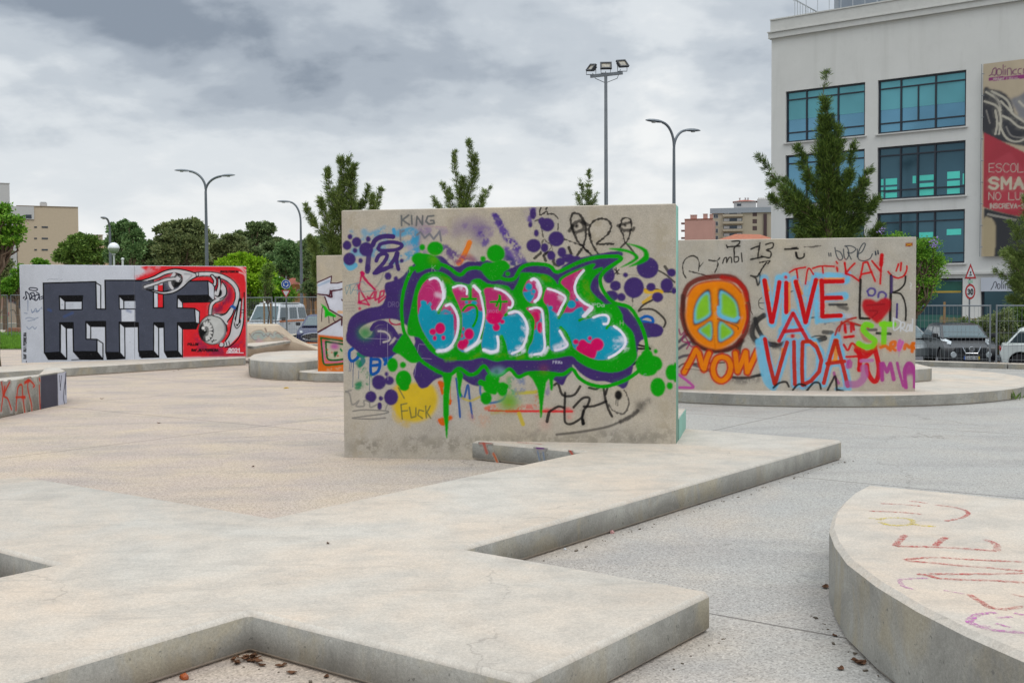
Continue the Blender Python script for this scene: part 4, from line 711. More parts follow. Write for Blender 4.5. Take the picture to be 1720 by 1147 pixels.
    c.dot('N', 752, 750, 2.6, 'd8d8d6', .6); c.dot('N', 770, 775, 1.1, 'd8d8d6', .5); l('N', "780,660 830,655|800,640 815,670|840,900 900,885|850,915 870,880", 1.3, K_, .5)
    # lettering
    c.text('N', 945, 125, '#rafruiferreira'.replace('f', 'F').replace('u', 'U').replace('e', 'E').upper(), 22, 11, 1.1, '2a0d12', gap=.35, soft=.4)
    c.text('N', 578, 945, 'FOLLOW', 24, 15, 1.5, '240c10', soft=.4); c.text('N', 622, 1012, 'RAF_RUI.FERREIRA', 24, 15, 1.5, '240c10', soft=.4, gap=.38)
    c.text('N', 1040, 1018, '2021', 36, 26, 1.8, 'd8cdd2', soft=.5, gap=.35); l('N', "1015,1030 1205,1030|1020,1015 1060,985", 1.3, 'd8cdd2', .5, 1, False)
    c.text('I', 125, 930, '_ RAF RUI FERREIRA', 22, 11, 1.2, K_, vert=True, soft=.4, gap=.4)
    l('I', "150,290 165,280 215,285 222,300 200,306 160,300", 1.7, '1a1f33', .5, closed=True); l('I', "130,375 120,315 150,340 160,385 175,350 160,330 190,325 195,350 170,365 205,390|215,320 240,340 225,380 205,390 205,350 235,345 245,385|100,372 108,360|115,385 125,372|255,360 270,355|258,378 272,370", 1.8, '1a1f33', .5)
    for q in ("170,470 180,500 210,460 220,495 250,460|180,490 240,480", "120,550 150,540 200,550 230,540|140,570 200,560", "130,620 150,640 180,620 200,640 215,625", "140,390 140,480|110,500 135,505", "260,450 262,465"): l('I', q, 1.4, '5f7496', .7, .65)
    l('I', "310,215 330,205 400,205|430,212 440,205", 1.2, '9aa0ac', .8, .7); l('I', "525,910 600,905", 2, '3a3a40', 1, .8)
    for q in ("320,470 340,480", "460,530 530,500", "1010,480 1040,490"): l('I', q, 4, '39538a', 4, .5)
    l('I', "1072,85 1075,900", .7, '55565c', .5, .7, False); l('J', "40,30 40,30", 0, K_)
    f('P', "413.4,446 416.5,446 416.8,599 413.4,599", '9b9890', 1, .4, False)
    l('P', "376,446 414,446", 0, K_)
    for x, y in ((440, 428), (530, 425), (1020, 415), (1030, 440), (1035, 755), (440, 430)): c.dot('I', x, y, .8, '6a7488', .6, .8)

def art_small(c):
    f, l = c.fill, c.line
    BR = '4f2430'; WH = 'c9cbd6'
    f('O', "20,300 148,240 140,305 260,290 260,620 130,545 90,430 20,405", WH, 1, .6, False); l('O', "25,325 125,285", 4, '8fa6c0', 2, .7)
    l('O', "15,300 148,240 140,305 195,305 260,288", 2.2, BR, .5, 1, False); l('O', "20,405 130,418 135,375 200,370 260,355|150,380 145,430|85,430 125,545 260,625|240,455 256,470", 2.6, BR, .5, 1, False); l('O', "135,375 150,430 110,420", 3.4, BR, .6)
    f('O', "25,755 240,635 260,700 260,800 25,780", WH, 1, .6, False); l('O', "22,755 240,630 240,690", 3, BR, .5, 1, False)
    f('O', "45,488 95,520 125,560 190,600 185,620 120,605 85,622 85,560", '0fae10', 1, .6, False); l('O', "55,655 60,540 70,520|120,610 125,670|160,605 165,640 180,655", 1.5, '3a2a30', .6)
    l('O', "210,570 260,570", 5, 'd8a060', 3, .8)
    f('O', "22,775 260,800 260,1115 22,1115", 'cf5f12', 1, 1, False); f('O', "60,830 260,860 260,1000 90,1000", 'b86a8a', .8, 3); l('O', "50,805 150,820 260,835|50,805 62,930 80,1045 170,1050 260,1040", 3.4, '0c5a26', 1, 1); f('O', "100,840 260,865 260,1000 110,1000", 'b9b49a', 1, 1.4); l('O', "95,840 100,930 115,1000 180,1010 260,1000|95,840 160,850 260,865", 3.4, '0c5a26', 1, 1)
    l('O', "70,850 85,1010 110,1030 260,1020", 2.4, 'c06a90', 1, .9); c.dot('O', 175, 885, 8, 'b03a98', 3, .95, 5); f('O', "165,935 205,930 200,955 175,985", '0c5a26', 1, .8); c.dots('O', "108,915,1.2 112,965,1.2 150,940,1.2 205,970,1.6", 'b8402a', .6); l('O', "230,910 240,925", 3, '0f7a40', 1.4)
    f('O', "22,1060 60,1090 250,1080 255,1115 22,1115", 'd2701a', 1, 3); l('O', "120,1100 240,1085", 6, 'c8b090', 5, .6)
# ---------------------------------------------------------------- shared materials
M = {}
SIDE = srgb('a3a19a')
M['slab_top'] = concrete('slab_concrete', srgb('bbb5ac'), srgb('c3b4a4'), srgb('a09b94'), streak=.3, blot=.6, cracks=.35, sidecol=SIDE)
M['wall'] = concrete('wall_concrete', srgb('b4ada3'), srgb('b9ad99'), srgb('9a9388'), paint=True, streak=.2, blot=.5)
M['wallwhite'] = concrete('white_painted_concrete', srgb('c6cad4'), srgb('c0c4cd'), srgb('b4b9c4'), paint=True, streak=.12, blot=.3)
M['teal'] = simple('teal_paint', '7fae9f', .6)
def ground_mat():
    t = NT('exposed_aggregate'); pos = t.N('ShaderNodeNewGeometry').outputs['Position']
    big = t.noise(.16, 5, .6, pos, .5); med = t.noise(.9, 6, .62, pos, .3); sp = t.N('ShaderNodeSeparateXYZ'); t.L(pos, sp.inputs[0])
    side = t.math('ADD', t.math('MULTIPLY', sp.outputs[0], .09), big)
    c = t.mix(t.ramp(side, [(.32, 0), (.72, 1)]), srgb('b0a196'), srgb('a19f9b'))
    c = t.mix(t.math('MULTIPLY', t.ramp(med, [(.4, 0), (.66, .75)]), t.ramp(side, [(.3, 1), (.75, .15)])), c, srgb('bcab95'))
    c = t.mix(t.ramp(t.noise(.5, 6, .6, t.map((1, 2.6, 1), loc=(5, 3, 0), vec=pos), .4), [(.48, 0), (.68, .5)]), c, srgb('8a8785'))
    vo = t.N('ShaderNodeTexVoronoi'); vo.inputs['Scale'].default_value = 95; t.L(pos, vo.inputs['Vector'])
    c = t.mix(1.0, c, t.ramp(vo.outputs['Color'], [(0, .5), (.35, .92), (.8, 1.12), (1, 1.45)]), 'MULTIPLY')
    c = t.mix(1.0, c, t.ramp(t.noise(38, 3, .7, pos), [(.3, .82), (.7, 1.16)]), 'MULTIPLY')
    # sawn joints every few metres
    br = t.N('ShaderNodeTexBrick'); br.offset = 0; br.inputs['Scale'].default_value = 1; br.inputs['Brick Width'].default_value = 6.2; br.inputs['Row Height'].default_value = 5.4
    br.inputs['Mortar Size'].default_value = .012; br.inputs['Mortar Smooth'].default_value = .0; br.inputs['Color1'].default_value = br.inputs['Color2'].default_value = (0, 0, 0, 1); br.inputs['Mortar'].default_value = (1, 1, 1, 1)
    t.L(t.map(rot=(0, 0, radians(36.5)), loc=(1.2, -.9, 0), vec=pos), br.inputs['Vector'])
    c = t.mix(t.math('MULTIPLY', br.outputs['Color'], .8), c, srgb('5f5a56'))
    wv = t.N('ShaderNodeTexVoronoi'); wv.feature = 'DISTANCE_TO_EDGE'; wv.inputs['Scale'].default_value = .16; ad = t.N('ShaderNodeVectorMath'); ad.operation = 'ADD'; t.L(pos, ad.inputs[0])
    sv = t.N('ShaderNodeVectorMath'); sv.operation = 'SCALE'; sv.inputs['Scale'].default_value = 1.1; t.L(t.noise(1.1, 6, .65, pos, out='Color'), sv.inputs[0]); t.L(sv.outputs[0], ad.inputs[1]); t.L(ad.outputs[0], wv.inputs['Vector'])
    c = t.mix(t.math('MULTIPLY', t.ramp(wv.outputs['Distance'], [(0, .6), (.0016, 0)]), t.ramp(t.noise(.35, 3, .5, pos), [(.5, 0), (.6, 1)])), c, srgb('55504b'))
    c = t.mix(t.math('MULTIPLY', t.ramp(t.noise(6, 3, .6, pos), [(.69, 0), (.73, 1)]), .35), c, srgb('6a655f'))
    t.col(c); t.rough(.9); t.b.inputs['Specular IOR Level'].default_value = .25; t.bump(vo.outputs['Distance'], .5, .006)
    return t.mat
M['agg'] = ground_mat()

# ---------------------------------------------------------------- star-shaped low platform and the central wall
ZP = .24
DB = Vector((.804, -.595, 0)); DA = Vector((.595, .804, 0))
def xy(p): return (p[0], p[1])
def slab(name, poly, z0, z1, label, cat, bev=.028, mat=None, group=None):
    o = (sum(p[0] for p in poly)/len(poly), sum(p[1] for p in poly)/len(poly))
    b = MB(); b.prism(rel(poly, o), 0, z1-z0)
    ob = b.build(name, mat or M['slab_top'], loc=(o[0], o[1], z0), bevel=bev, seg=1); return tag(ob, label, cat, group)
star = [(.852, 12.657), (-1.956, 8.872), (-5.0, 11.117), (-6.11, 9.64), (-3.053, 7.341), (-4.85, 4.94), (-3.30, 3.78), (-1.502, 6.187), (.046, 5.034), (1.187, 6.548), (-.372, 7.743), (4.055, 13.5), (.03, 16.56), (-1.56, 14.44)]
slab('star_platform', star, 0, ZP, 'low star-shaped concrete platform with crossing arms filling the foreground', 'platform')
# central graffiti wall
WL = Vector((-2.139, 13.942, 0)); WR = Vector((1.973, 13.233, 0))
cv = Canvas(WL, WR, 0, 3.115, 170); art_main(cv)
painted_wall('graffiti_wall', cv, .36, M['wall'], 'tall freestanding concrete wall with green, purple and turquoise bubble lettering graffiti', 'wall', extra=M['teal'], skew=Vector((.222, .975, 0)))
# teal-sided step behind its right end
sk = Vector((.222, .975, 0)); e0 = WR+sk*.36; dW = (WR-WL).normalized()
b = MB(); b.mi(M['slab_top']); b.mi(M['teal']); pl = [e0, e0+sk*1.28, e0+sk*1.28-dW*1.5, e0-dW*1.5]
b.prism([xy(p-e0) for p in pl], 0, .262, M['slab_top']); b.box(tuple(sk*.64+Vector((.004, -.001, .129))), (.006, 1.275, .258), -math.atan2(.222, .975), M['teal'])
tag(b.build('concrete_step', loc=(e0.x, e0.y, ZP)), 'small concrete step with pale teal side behind right end of central wall', 'step')
# peace-sign wall on its round platform
ring = [(6.3+4.87*cos(t*pi/36), 24.7+4.87*sin(t*pi/36)) for t in range(72)]
slab('round_platform', ring, 0, ZP, 'low round concrete platform carrying the peace sign wall', 'platform')
slab('raised_block', [(8.75, 22.9), (7.9, 22.25), (5, 22.05), (5, 26), (8.2, 26.4), (8.95, 24.7)], ZP, .53, 'raised concrete block behind right end of the peace sign wall', 'block')
VL = Vector((2.6, 21.1, ZP)); VR = Vector((7.467, 20.369, ZP))
cv = Canvas(VL, VR, ZP, 3.085, 118); art_vive(cv)
painted_wall('graffiti_wall', cv, .3, M['wall'], 'concrete wall sprayed with orange peace sign and red VIVE A VIDA letters', 'wall')
# block-letter wall on the left with its ledge
AL = Vector((-14.051, 31.545, .25)); AR = Vector((-8.289, 34.486, .25))
cv = Canvas(AL, AR, .25, 3.05, 96); art_aaf(cv)
painted_wall('mural_wall', cv, .3, M['wallwhite'], 'white wall with grey three-dimensional block letters and eyeball creature on red', 'wall')
A0 = gz(413.5, 599.3, .25); A1 = gz(112, 617, .25); A2 = A1+(A1-A0)*.55; nn = Vector((-(A0-A1).y, (A0-A1).x, 0)).normalized()
slab('wall_ledge', [xy(A0), xy(A1), xy(A2), xy(A2+nn*2.2), xy(A0+nn*1.6)], 0, .25, 'long low concrete ledge under the white and red mural wall', 'ledge')
# wedge block with red KATI lettering
zk = .645
q = [gz(111, 622.5, zk), gz(97, 616, zk), gz(75.6, 617, zk), gz(63, 629, zk), gz(0, 634.7, zk), None, None]
k0_, k1_ = gz(0, 639.4, zk), q[0]; kx = k0_+(k0_-k1_)*.5; q[5] = gz(-60, 641, zk); q[6] = kx; q[5].x = kx.x-.4; q[5].y = kx.y+.6
slab('angled_block', [xy(p) for p in q], 0, zk, 'angled concrete block at left frame edge with red KATI lettering and dark painted end', 'block')
# two-tier platform, small wall, quarter-pipe ramp
zt = .48
slab('tiered_platform', [xy(gz(u, v, zt)) for u, v in ((417.5, 600), (421, 603), (440, 605), (460, 606.3), (480, 607), (497.7, 607.3), (545, 603), (552, 588.5), (480, 589), (445, 591.5), (425, 595))], 0, zt, 'curved upper concrete tier with black scrawl beside the mural wall', 'platform')
slab('lower_step', [xy(gz(u, v, .245)) for u, v in ((498.5, 622.6), (530, 624.8), (600, 625.3), (640, 625), (640, 603), (500, 603))], 0, .245, 'low concrete step in front of the upper tier, running behind central wall', 'step')
r0 = gy(427, 589, 34.5); r1 = gy(481, 584, 38.6)
b = MB(); b.prism([(0, 0), (r1.x-r0.x, r1.y-r0.y), (r1.x-r0.x+.2, r1.y-r0.y+1.2), (-1.2, 1.4)], 0, .1); tag(b.build('thin_kerb_block', M['slab_top'], loc=(r0.x, r0.y, .47), bevel=.015), 'thin low concrete lip between upper tier and quarter-pipe ramp', 'kerb')
S0 = gy(534, 623.5, 27.13); SL = Vector((S0.x, 27.13, .245)); SR = Vector((-1.9, 26.5, .245))
cv = Canvas(SL, SR, .245, 3.08, 90); art_small(cv)
painted_wall('graffiti_wall', cv, .28, M['wall'], 'wall with white arrow shapes over orange frame, half hidden behind central wall', 'wall')
def decal(cv, off=.003, thr=.02, clip=None):
    V = cv.mesh(None, None, off); Q = grid_faces(cv.H, cv.W); a = cv.a.ravel(); k = a[Q].max(1) > thr; Q = Q[k]
    ids = np.unique(Q); mp = np.zeros(len(V), int); mp[ids] = np.arange(len(ids)); rg = np.dstack([cv.rgb, cv.a]).reshape(-1, 4)[ids]
    return V[ids], mp[Q], rg
yr = 39.0
prof = [(395, 547), (416, 547), (471, 547), (476, 550.5), (483, 556.5), (491, 564), (500, 571), (511, 577.5), (522, 582.5), (534, 586.5), (560, 590)]
pw = [gy(u, v, yr) for u, v in prof]; o_ = Vector((pw[2].x, yr, .0)); poly = [(p.x-o_.x, p.z) for p in pw]+[(pw[-1].x-o_.x, 0), (pw[0].x-o_.x, 0)]
M['ramp'] = concrete('ramp_concrete', srgb('beae9c'), srgb('c4b49e'), srgb('a39484'), paint=True, streak=.2, blot=.4)
rc = Canvas(Vector((pw[0].x, yr, 0)), Vector((pw[-1].x, yr, 0)), 0, pw[1].z, 60)
for q_, cl, w_ in (("120,700 150,670 220,650 260,690 200,740 150,720", '8fb5b8', 8), ("280,690 350,670 400,700 430,660", '9fbcc0', 6), ("470,690 520,700", '8fb0b0', 6), ("180,770 260,800 200,740", 'cc9aa0', 6), ("560,730 620,770", 'c8b0a8', 5)): rc.line('V', q_, w_, cl, 4, .55)
for q_ in ("75,660 130,740 180,750|120,690 150,655 240,655 270,700 300,670 330,700 360,660 400,690|430,670 470,650 510,690 545,720|545,720 590,730 625,780|290,590 310,640|420,740 450,760"): rc.line('V', "75,660 130,740 180,750|120,690 150,655 240,655 270,700 300,670 330,700 360,660 400,690|430,670 470,650 510,690 545,720|545,720 590,730 625,780|290,590 310,640", 1.4, '8a6a6a', .8, .7); break
dv, dq, dr = decal(rc); b = MB(); n_p = len(poly); b.add([(p[0]+o_.x, yr, p[1]) for p in poly]+[((p[0]+o_.x)*1.085-.1, yr+3.2, p[1]) for p in poly], [tuple(range(n_p)), tuple(range(n_p, 2*n_p))[::-1]]+[((i+1) % n_p, i, n_p+i, n_p+(i+1) % n_p) for i in range(n_p)])
o = fast_mesh('quarter_pipe_ramp', dv, dq, dr, [M['ramp']], b, origin=tuple(o_)); tag(o, 'beige quarter-pipe ramp with faded blue tag on its side', 'ramp')
# paint on the wedge block and on the tier (joined into those blocks as their painted faces)
def add_paint(ob, cv, off, mat):
    dv, dq, dr = decal(cv, off); bpy.context.view_layer.update(); me = bpy.data.meshes.new_from_object(ob.evaluated_get(bpy.context.evaluated_depsgraph_get())); n0 = len(me.vertices); org = np.array(ob.location)
    bv = np.array([v.co for v in me.vertices])+org; b = MB(); b.v = [tuple(p) for p in bv]; b.f = [list(p.vertices) for p in me.polygons]; b.m = [0]*len(b.f)
    o = fast_mesh(ob.name, dv, dq, dr, [mat], b, origin=tuple(org))
    for k_ in ('label', 'category'): o[k_] = ob[k_]
    nm = ob.name; bpy.data.objects.remove(ob); o.name = nm; return o
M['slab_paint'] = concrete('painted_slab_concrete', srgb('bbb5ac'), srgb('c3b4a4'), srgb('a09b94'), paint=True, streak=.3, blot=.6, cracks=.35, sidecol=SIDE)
K0 = Vector((kx.x, kx.y, 0)); K1 = Vector((k1_.x, k1_.y, 0))
kc = Canvas(K0, K1, 0, .64, 110); kf, kl = kc.fill, kc.line
kf('R', "272,208 330,198 385,190 388,408 300,433 270,432", '44434f', 1, .7, False); kf('R', "385,190 446,178 448,386 390,412", 'b4b6c4', 1, .5, False); kl('R', "385,412 440,398", 3, '9a9890', 1.5, .9)
kl('R', "398,205 404,300|412,205 402,300", 2.2, '33323e', .6); kl('R', "445,180 425,330 432,395|436,330 440,190", 2.6, '33323e', .7)
kl('R', "8,250 18,330 5,440|62,250 25,335 50,360 75,430|105,435 118,290 145,268 150,330 165,452|105,350 165,345|165,258 190,232 228,268 222,280|190,232 185,290 210,400 212,458|262,222 266,240|262,270 268,430", 3.6, 'b5300f', 1.2, .95); kl('R', "30,280 25,340|145,350 165,350|165,250 195,240", 5, 'c02a10', 1.6, .9)
kl('R', "-60,270 -60,440|-30,330 -55,360|-30,440 -58,350", 3.6, 'b5300f', 1.2, .95)
add_paint(bpy.data.objects['angled_block'], kc, .004, M['slab_paint'])
q0 = gz(419, 631.2); q1 = gz(497.7, 638.5); tc_ = Canvas(q0, q1, 0, .46, 90)
tc_.line('T', "165,190 170,230 160,300 185,430|155,310 180,320 185,420|260,260 240,300 205,320 225,350 235,440|195,260 215,300|245,265 240,300", 2.4, '1d1a1b', .8, .9)
add_paint(bpy.data.objects['tiered_platform'], tc_, .02, M['slab_paint'])
# big round table-like platform at lower right, with painted capitals on its top
arc = [(2.854, 8.818), (2.62, 8.46), (2.443, 8.114), (2.24, 7.66), (2.074, 7.175), (1.985, 6.75), (1.925, 6.3), (1.928, 5.8), (1.973, 5.335), (2.05, 4.93), (2.147, 4.58)]
cx_, cy_, R_c = 5.56, 6.0, 3.7
t0 = atan2(4.58-cy_, 2.147-cx_)
arc += [(cx_+R_c*cos(t0+i*.11), cy_+R_c*sin(t0+i*.11)) for i in range(1, 30)]
arc = [p for p in arc if p[0]*.595+p[1]*.804 < 2.854*.595+8.818*.804-.05 or p == (2.854, 8.818)]
arc.append((8.2, 4.86))
disc = slab('round_bench_platform', arc, 0, .49, 'knee-high round concrete platform with red chalky letters on top, lower right', 'platform', bev=.03)
# paint on its top: strokes flattened on the horizontal face
def top_strokes(ob, z, strokes):
    b = MB()
    for zz, q, w, col in strokes:
        for seg in q.split('|'):
            pts = [gz(u, v, z) for u, v in PT(zz, seg)]
            pts = [Vector((p[0], p[1], 0)) for p in spline([(p.x, p.y) for p in pts], False, 6)]
            L, R = [], []
            for i, p in enumerate(pts):
                t = (pts[min(i+1, len(pts)-1)]-pts[max(i-1, 0)]).normalized(); n = Vector((-t.y, t.x, 0))
                ww = w*(.55+.45*abs(sin(i*1.7+p.x*9)))*(.6 if i in (0, len(pts)-1) else 1); L.append(p+n*ww/2); R.append(p-n*ww/2)
            k = len(pts); vs = [(p.x-ob.location.x, p.y-ob.location.y, z-ob.location.z+.002) for p in L+R]
            b.add(vs, [(i, i+1, k+i+1, k+i) for i in range(k-1)], col)
    return b
def spray_mat(name, c):
    t = NT(name); n = t.noise(70, 4, .7); w = t.noise(9, 4, .6)
    a = t.math('MULTIPLY', t.ramp(n, [(.40, 0), (.62, 1)]), t.ramp(w, [(.32, .25), (.6, 1)]))
    t.col(srgb(c)); t.rough(.8); t.L(a, t.b.inputs['Alpha']); return t.mat
rd_, yl_, pk_ = spray_mat('red_spray', 'b23a35'), spray_mat('yellow_spray', 'cdb61c'), spray_mat('pink_spray', 'b564a4')
st = [('Q', "310,205 420,210 520,218|250,245 330,247 440,253 530,262|460,193 510,197 555,205|595,213 680,222 745,238 770,258 740,278 690,290 650,297", .035, rd_), ('Q', "385,428 440,430 600,434 760,443 920,455|385,428 410,400 440,368|595,428 625,400 655,382|920,455 915,420 855,392", .05, rd_),
      ('Q', "430,500 520,492 640,490 800,500 1063,512|440,505 560,515 720,530 900,545 1063,560|500,575 560,582 640,600 900,610 1063,620|560,575 700,575 900,575 1063,570", .042, rd_), ('Q', "770,680 850,730 885,755|850,735 940,760 1063,745|1000,680 1063,695", .04, rd_),
      ('Q', "290,292 350,280 450,285 480,300 450,318 360,318 300,300|470,310 520,320 600,325|240,280 330,290", .045, yl_), ('Q', "410,612 430,602 560,596|410,612 430,640 480,655|640,660 750,680", .03, pk_), ('Q', "920,778 830,785 780,815 790,835 880,865 1063,885|920,805 1000,800|1010,780 1063,790|915,835 990,855|840,845 890,852", .045, pk_)]
st = [(a_, p_, c_, d_) for a_, b_, c_, d_ in st for p_ in b_.split('|')]
for s_ in st: top_strokes(disc, .49, [s_]).build('painted_letter', parent=disc)

# sprayed marks on the star platform's inner edge next to the central wall
sc2 = Canvas(Vector((-.62, 13.744, 0)), Vector((.852, 12.657, 0)), 0, .235, 130)
for q_, w_, cl_, a_ in (("812,742 815,752 818,760", 6, 'b04a38', .8), ("829,762 833,770 836,778", 4.5, 'c0571a', .85), ("806,745 826,744", 3, 'b8584a', .6), ("902,752 912,752", 5, '6a2a7a', .9), ("903,758 906,772|912,760 914,772", 2.6, '3a6a9a', .6), ("957,757 962,765", 4, 'c03a20', .85), ("945,752 955,752", 3, '2a5aa0', .8)): sc2.line('P', q_, w_, cl_, 3.6, a_)
add_paint(bpy.data.objects['star_platform'], sc2, .004, M['slab_paint'])
stp = bpy.data.objects['star_platform']; top_strokes(stp, ZP, [('P', "868,742.5 890,744.5 912,746.5", .05, rd_)]).build('painted_mark', parent=stp)
# ---------------------------------------------------------------- ground, road, kerb
KP = Vector((12, 31.4, 0)); e = Vector((.804, -.595, 0)); n_ = Vector((.595, .804, 0))
def kpt(s, d=0, z=0): p = KP+e*s+n_*d; return Vector((p.x, p.y, z))
b = MB(); b.sheet([(-1500, -1500), (1500, -1500), (1500, 1500), (-1500, 1500)], -.9)
M['earth'] = simple('earth', '6d6a55', .9, var=.25, vscale=.05); tag(b.build('ground', M['earth']), kind='structure')
b = MB(); pz = [kpt(-46), kpt(30), Vector((40, -8, 0)), Vector((-70, -8, 0)), Vector((-70, 46, 0)), Vector((-27, 46, 0))]
b.prism([xy(p) for p in pz], -.85, 0); tag(b.build('plaza_pavement', M['agg']), kind='structure')
M['asphalt'] = simple('asphalt', '55555a', .9, var=.2, vscale=1.2)
b = MB(); b.add([kpt(-80, .05, -.1), kpt(-28, .05, -.1), kpt(-5, .05, -.52), kpt(60, .05, -.55), kpt(60, 34, -.55), kpt(-5, 34, -.52), kpt(-28, 34, -.1), kpt(-80, 34, -.1)], [(0, 1, 6, 7), (1, 2, 5, 6), (2, 3, 4, 5)])
tag(b.build('road', M['asphalt']), kind='structure')
b = MB()
for s0, s1 in ((-27, -8), (-7.98, 2), (2.02, 12), (12.02, 24)):
    c_ = kpt((s0+s1)/2, .12, .075); b.box(tuple(c_), (s1-s0, .34, .15), atan2(-.595, .804))
tag(b.build('kerb', M['slab_top'], bevel=.015), kind='structure')
# pavement strip in front of the building
b = MB(); b.box(tuple(kpt(10, 30, -.47)), (90, 9, .12), atan2(-.595, .804)); tag(b.build('pavement', simple('pavement_stone', 'a29c92', .9)), kind='structure')
# lawn, path and far park on the left
b = MB(); b.sheet([(-60, 46.2), (-13, 46.2), (-14, 70), (-70, 70)], .03); M['lawn'] = simple('lawn_soil', '4f6a22', .95, var=.3, vscale=.6); tag(b.build('lawn', M['lawn']), kind='structure')
b = MB(); b.sheet([(-90, 45.95), (-12, 45.95), (-14, 130), (-90, 130)], .012); tag(b.build('path', simple('path_paving', 'aba394', .9, var=.15, vscale=.6)), kind='structure')
# grass blades
rg = random.Random(3); b = MB(); vs = []; fs = []
for i in range(9000):
    y = 46.4+23*rg.random()**1.4; x = -y*(.43+.05*rg.random())+rg.uniform(-3, 3.5)*(1 if rg.random() < .8 else .3)
    if x > -14.5: continue
    h = rg.uniform(.06, .2); a = rg.uniform(0, pi); dx, dy = cos(a)*.03, sin(a)*.03; k = len(vs); lx, ly = rg.uniform(-.06, .06), rg.uniform(-.06, .06)
    vs += [(x-dx, y-dy, .03), (x+dx, y+dy, .03), (x+lx, y+ly, .03+h)]; fs.append((k, k+1, k+2))
b.add(vs, fs); M['grass'] = simple('grass_blades', '5f8a1e', .8, var=.35, vscale=1.5); tag(b.build('grass', M['grass']), 'bright green mown grass left of the mural wall', 'grass', kind='stuff')
# ---------------------------------------------------------------- large white building on the right
M['render_white'] = simple('white_render', 'cdccc8', .85, var=.045, vscale=.5)
def facade_mat():
    t = NT('streaked_render'); a = t.noise(.5, 5, .6); s_ = t.noise(1.0, 6, .65, t.map((1.3, 1.3, .09)), .3); c = t.ramp(a, [(.3, srgb('c8c7c3')), (.7, srgb('cfceca'))])
    c = t.mix(t.math('MULTIPLY', t.ramp(s_, [(.52, 0), (.75, 1)]), .3), c, srgb('a3a19a')); c = t.mix(t.math('MULTIPLY', t.ramp(t.noise(2.5, 6, .7), [(.55, 0), (.7, 1)]), .15), c, srgb('aeaca6')); t.col(c); t.rough(.85); return t.mat
M['render_white'] = facade_mat()
M['cornice'] = simple('cornice_render', 'c2c1bd', .85, var=.05); M['darkframe'] = simple('dark_window_frame', '1d2430', .4, var=.05)
def glass_mat(name, c, metal=.75, rough=.06):
    t = NT(name); n = t.noise(.25, 3, .5); t.col(t.mix(t.ramp(n, [(.35, 0), (.65, 1)]), srgb(c), tuple(x*.72 for x in srgb(c)))); t.rough(rough); t.b.inputs['Metallic'].default_value = metal
    return t.mat
M['glass_blue'] = glass_mat('blue_reflecting_glass', '6e9fb8', .8); M['glass_dark'] = glass_mat('dark_glass', '40606e', .6, .08); M['blind_teal'] = glass_mat('teal_blind_behind_glass', '66a9b2', .5, .15); M['turq'] = glass_mat('painted_turquoise_light', '58d6c6', .3, .2)
M['steel'] = simple('galvanised_steel', '7b8085', .45, .6, var=.1); M['darksteel'] = simple('dark_grey_steel', '4a5055', .45, .4, var=.1); M['railing'] = simple('light_railing', 'b9bdc0', .4, .5, var=.05)
BP = gy(1295, 400, 64.5); BP.z = -.45; be = DB.copy(); bn = Vector((-.595, -.804, 0))
def fac(u, v, off=0.0):
    q = onplane(u, v, BP+bn*off, bn)-BP; return q.dot(be), q.z
bld = empty('office_building', tuple(BP), 'large off-white office building with banded blue windows on the right', 'building', rz=atan2(be.y, be.x))
ZT = fac(1295, 57)[1]; LEN = 46.0
cols = [(fac(1319.5, 240)[0], fac(1452.5, 240)[0]), (fac(1474, 220)[0], fac(1622, 220)[0])]
rows = [(fac(1319.5, 240)[1], fac(1319.5, 154.5)[1]), (fac(1622, 327.5)[1], fac(1622, 235.5)[1]), (fac(1622, 441.5)[1], fac(1622, 351)[1])]
gcols = [(fac(1319.5, 460)[0], fac(1617, 470)[0]), (fac(1647.5, 470)[0], fac(1725, 470)[0])]; grow = (.1, fac(1617, 467)[1])
rcols = cols+[(cols[1][1]+12.2, cols[1][1]+18), (cols[1][1]+19.6, cols[1][1]+25.4)]; gc2 = gcols+[(gcols[1][1]+1.5, gcols[1][1]+12)]
D_ = .38; b = MB()
def wall_band(z0, z1, ops, zo0=None, zo1=None):
    """front wall strip z0..z1 with openings ops (full height of the strip) and their reveals"""
    x = 0
    for a0, a1 in ops+[(LEN, LEN)]:
        if a0 > x: b.add([(x, 0, z0), (a0, 0, z0), (a0, 0, z1), (x, 0, z1)], [(0, 1, 2, 3)])
        if a1 < LEN:
            b.add([(a0, 0, z0), (a0, D_, z0), (a0, D_, z1), (a0, 0, z1)], [(0, 1, 2, 3)]); b.add([(a1, 0, z0), (a1, D_, z0), (a1, D_, z1), (a1, 0, z1)], [(0, 1, 2, 3)])
            b.add([(a0, 0, z0), (a1, 0, z0), (a1, D_, z0), (a0, D_, z0)], [(0, 1, 2, 3)]); b.add([(a0, 0, z1), (a1, 0, z1), (a1, D_, z1), (a0, D_, z1)], [(0, 1, 2, 3)])
        x = a1
zz = 0
lv = [(grow, gc2)]+[(r, rcols) for r in rows[::-1]]
for (z0, z1), ops in lv:
    wall_band(zz, z0, []); wall_band(z0, z1, ops); zz = z1
wall_band(zz, ZT, [])
b.add([(0, 0, 0), (0, 22, 0), (0, 22, ZT), (0, 0, ZT)], [(0, 1, 2, 3)]); b.add([(LEN, 0, 0), (LEN, 22, 0), (LEN, 22, ZT), (LEN, 0, ZT)], [(0, 1, 2, 3)]); b.add([(0, 22, 0), (LEN, 22, 0), (LEN, 22, ZT), (0, 22, ZT)], [(0, 1, 2, 3)])
b.add([(0, 0, ZT), (LEN, 0, ZT), (LEN, 22, ZT), (0, 22, ZT)], [(0, 1, 2, 3)])
b.build('wall', M['render_white'], bld)
zc0 = fac(1295, 67)[1]; zp1 = fac(1295, 37)[1]
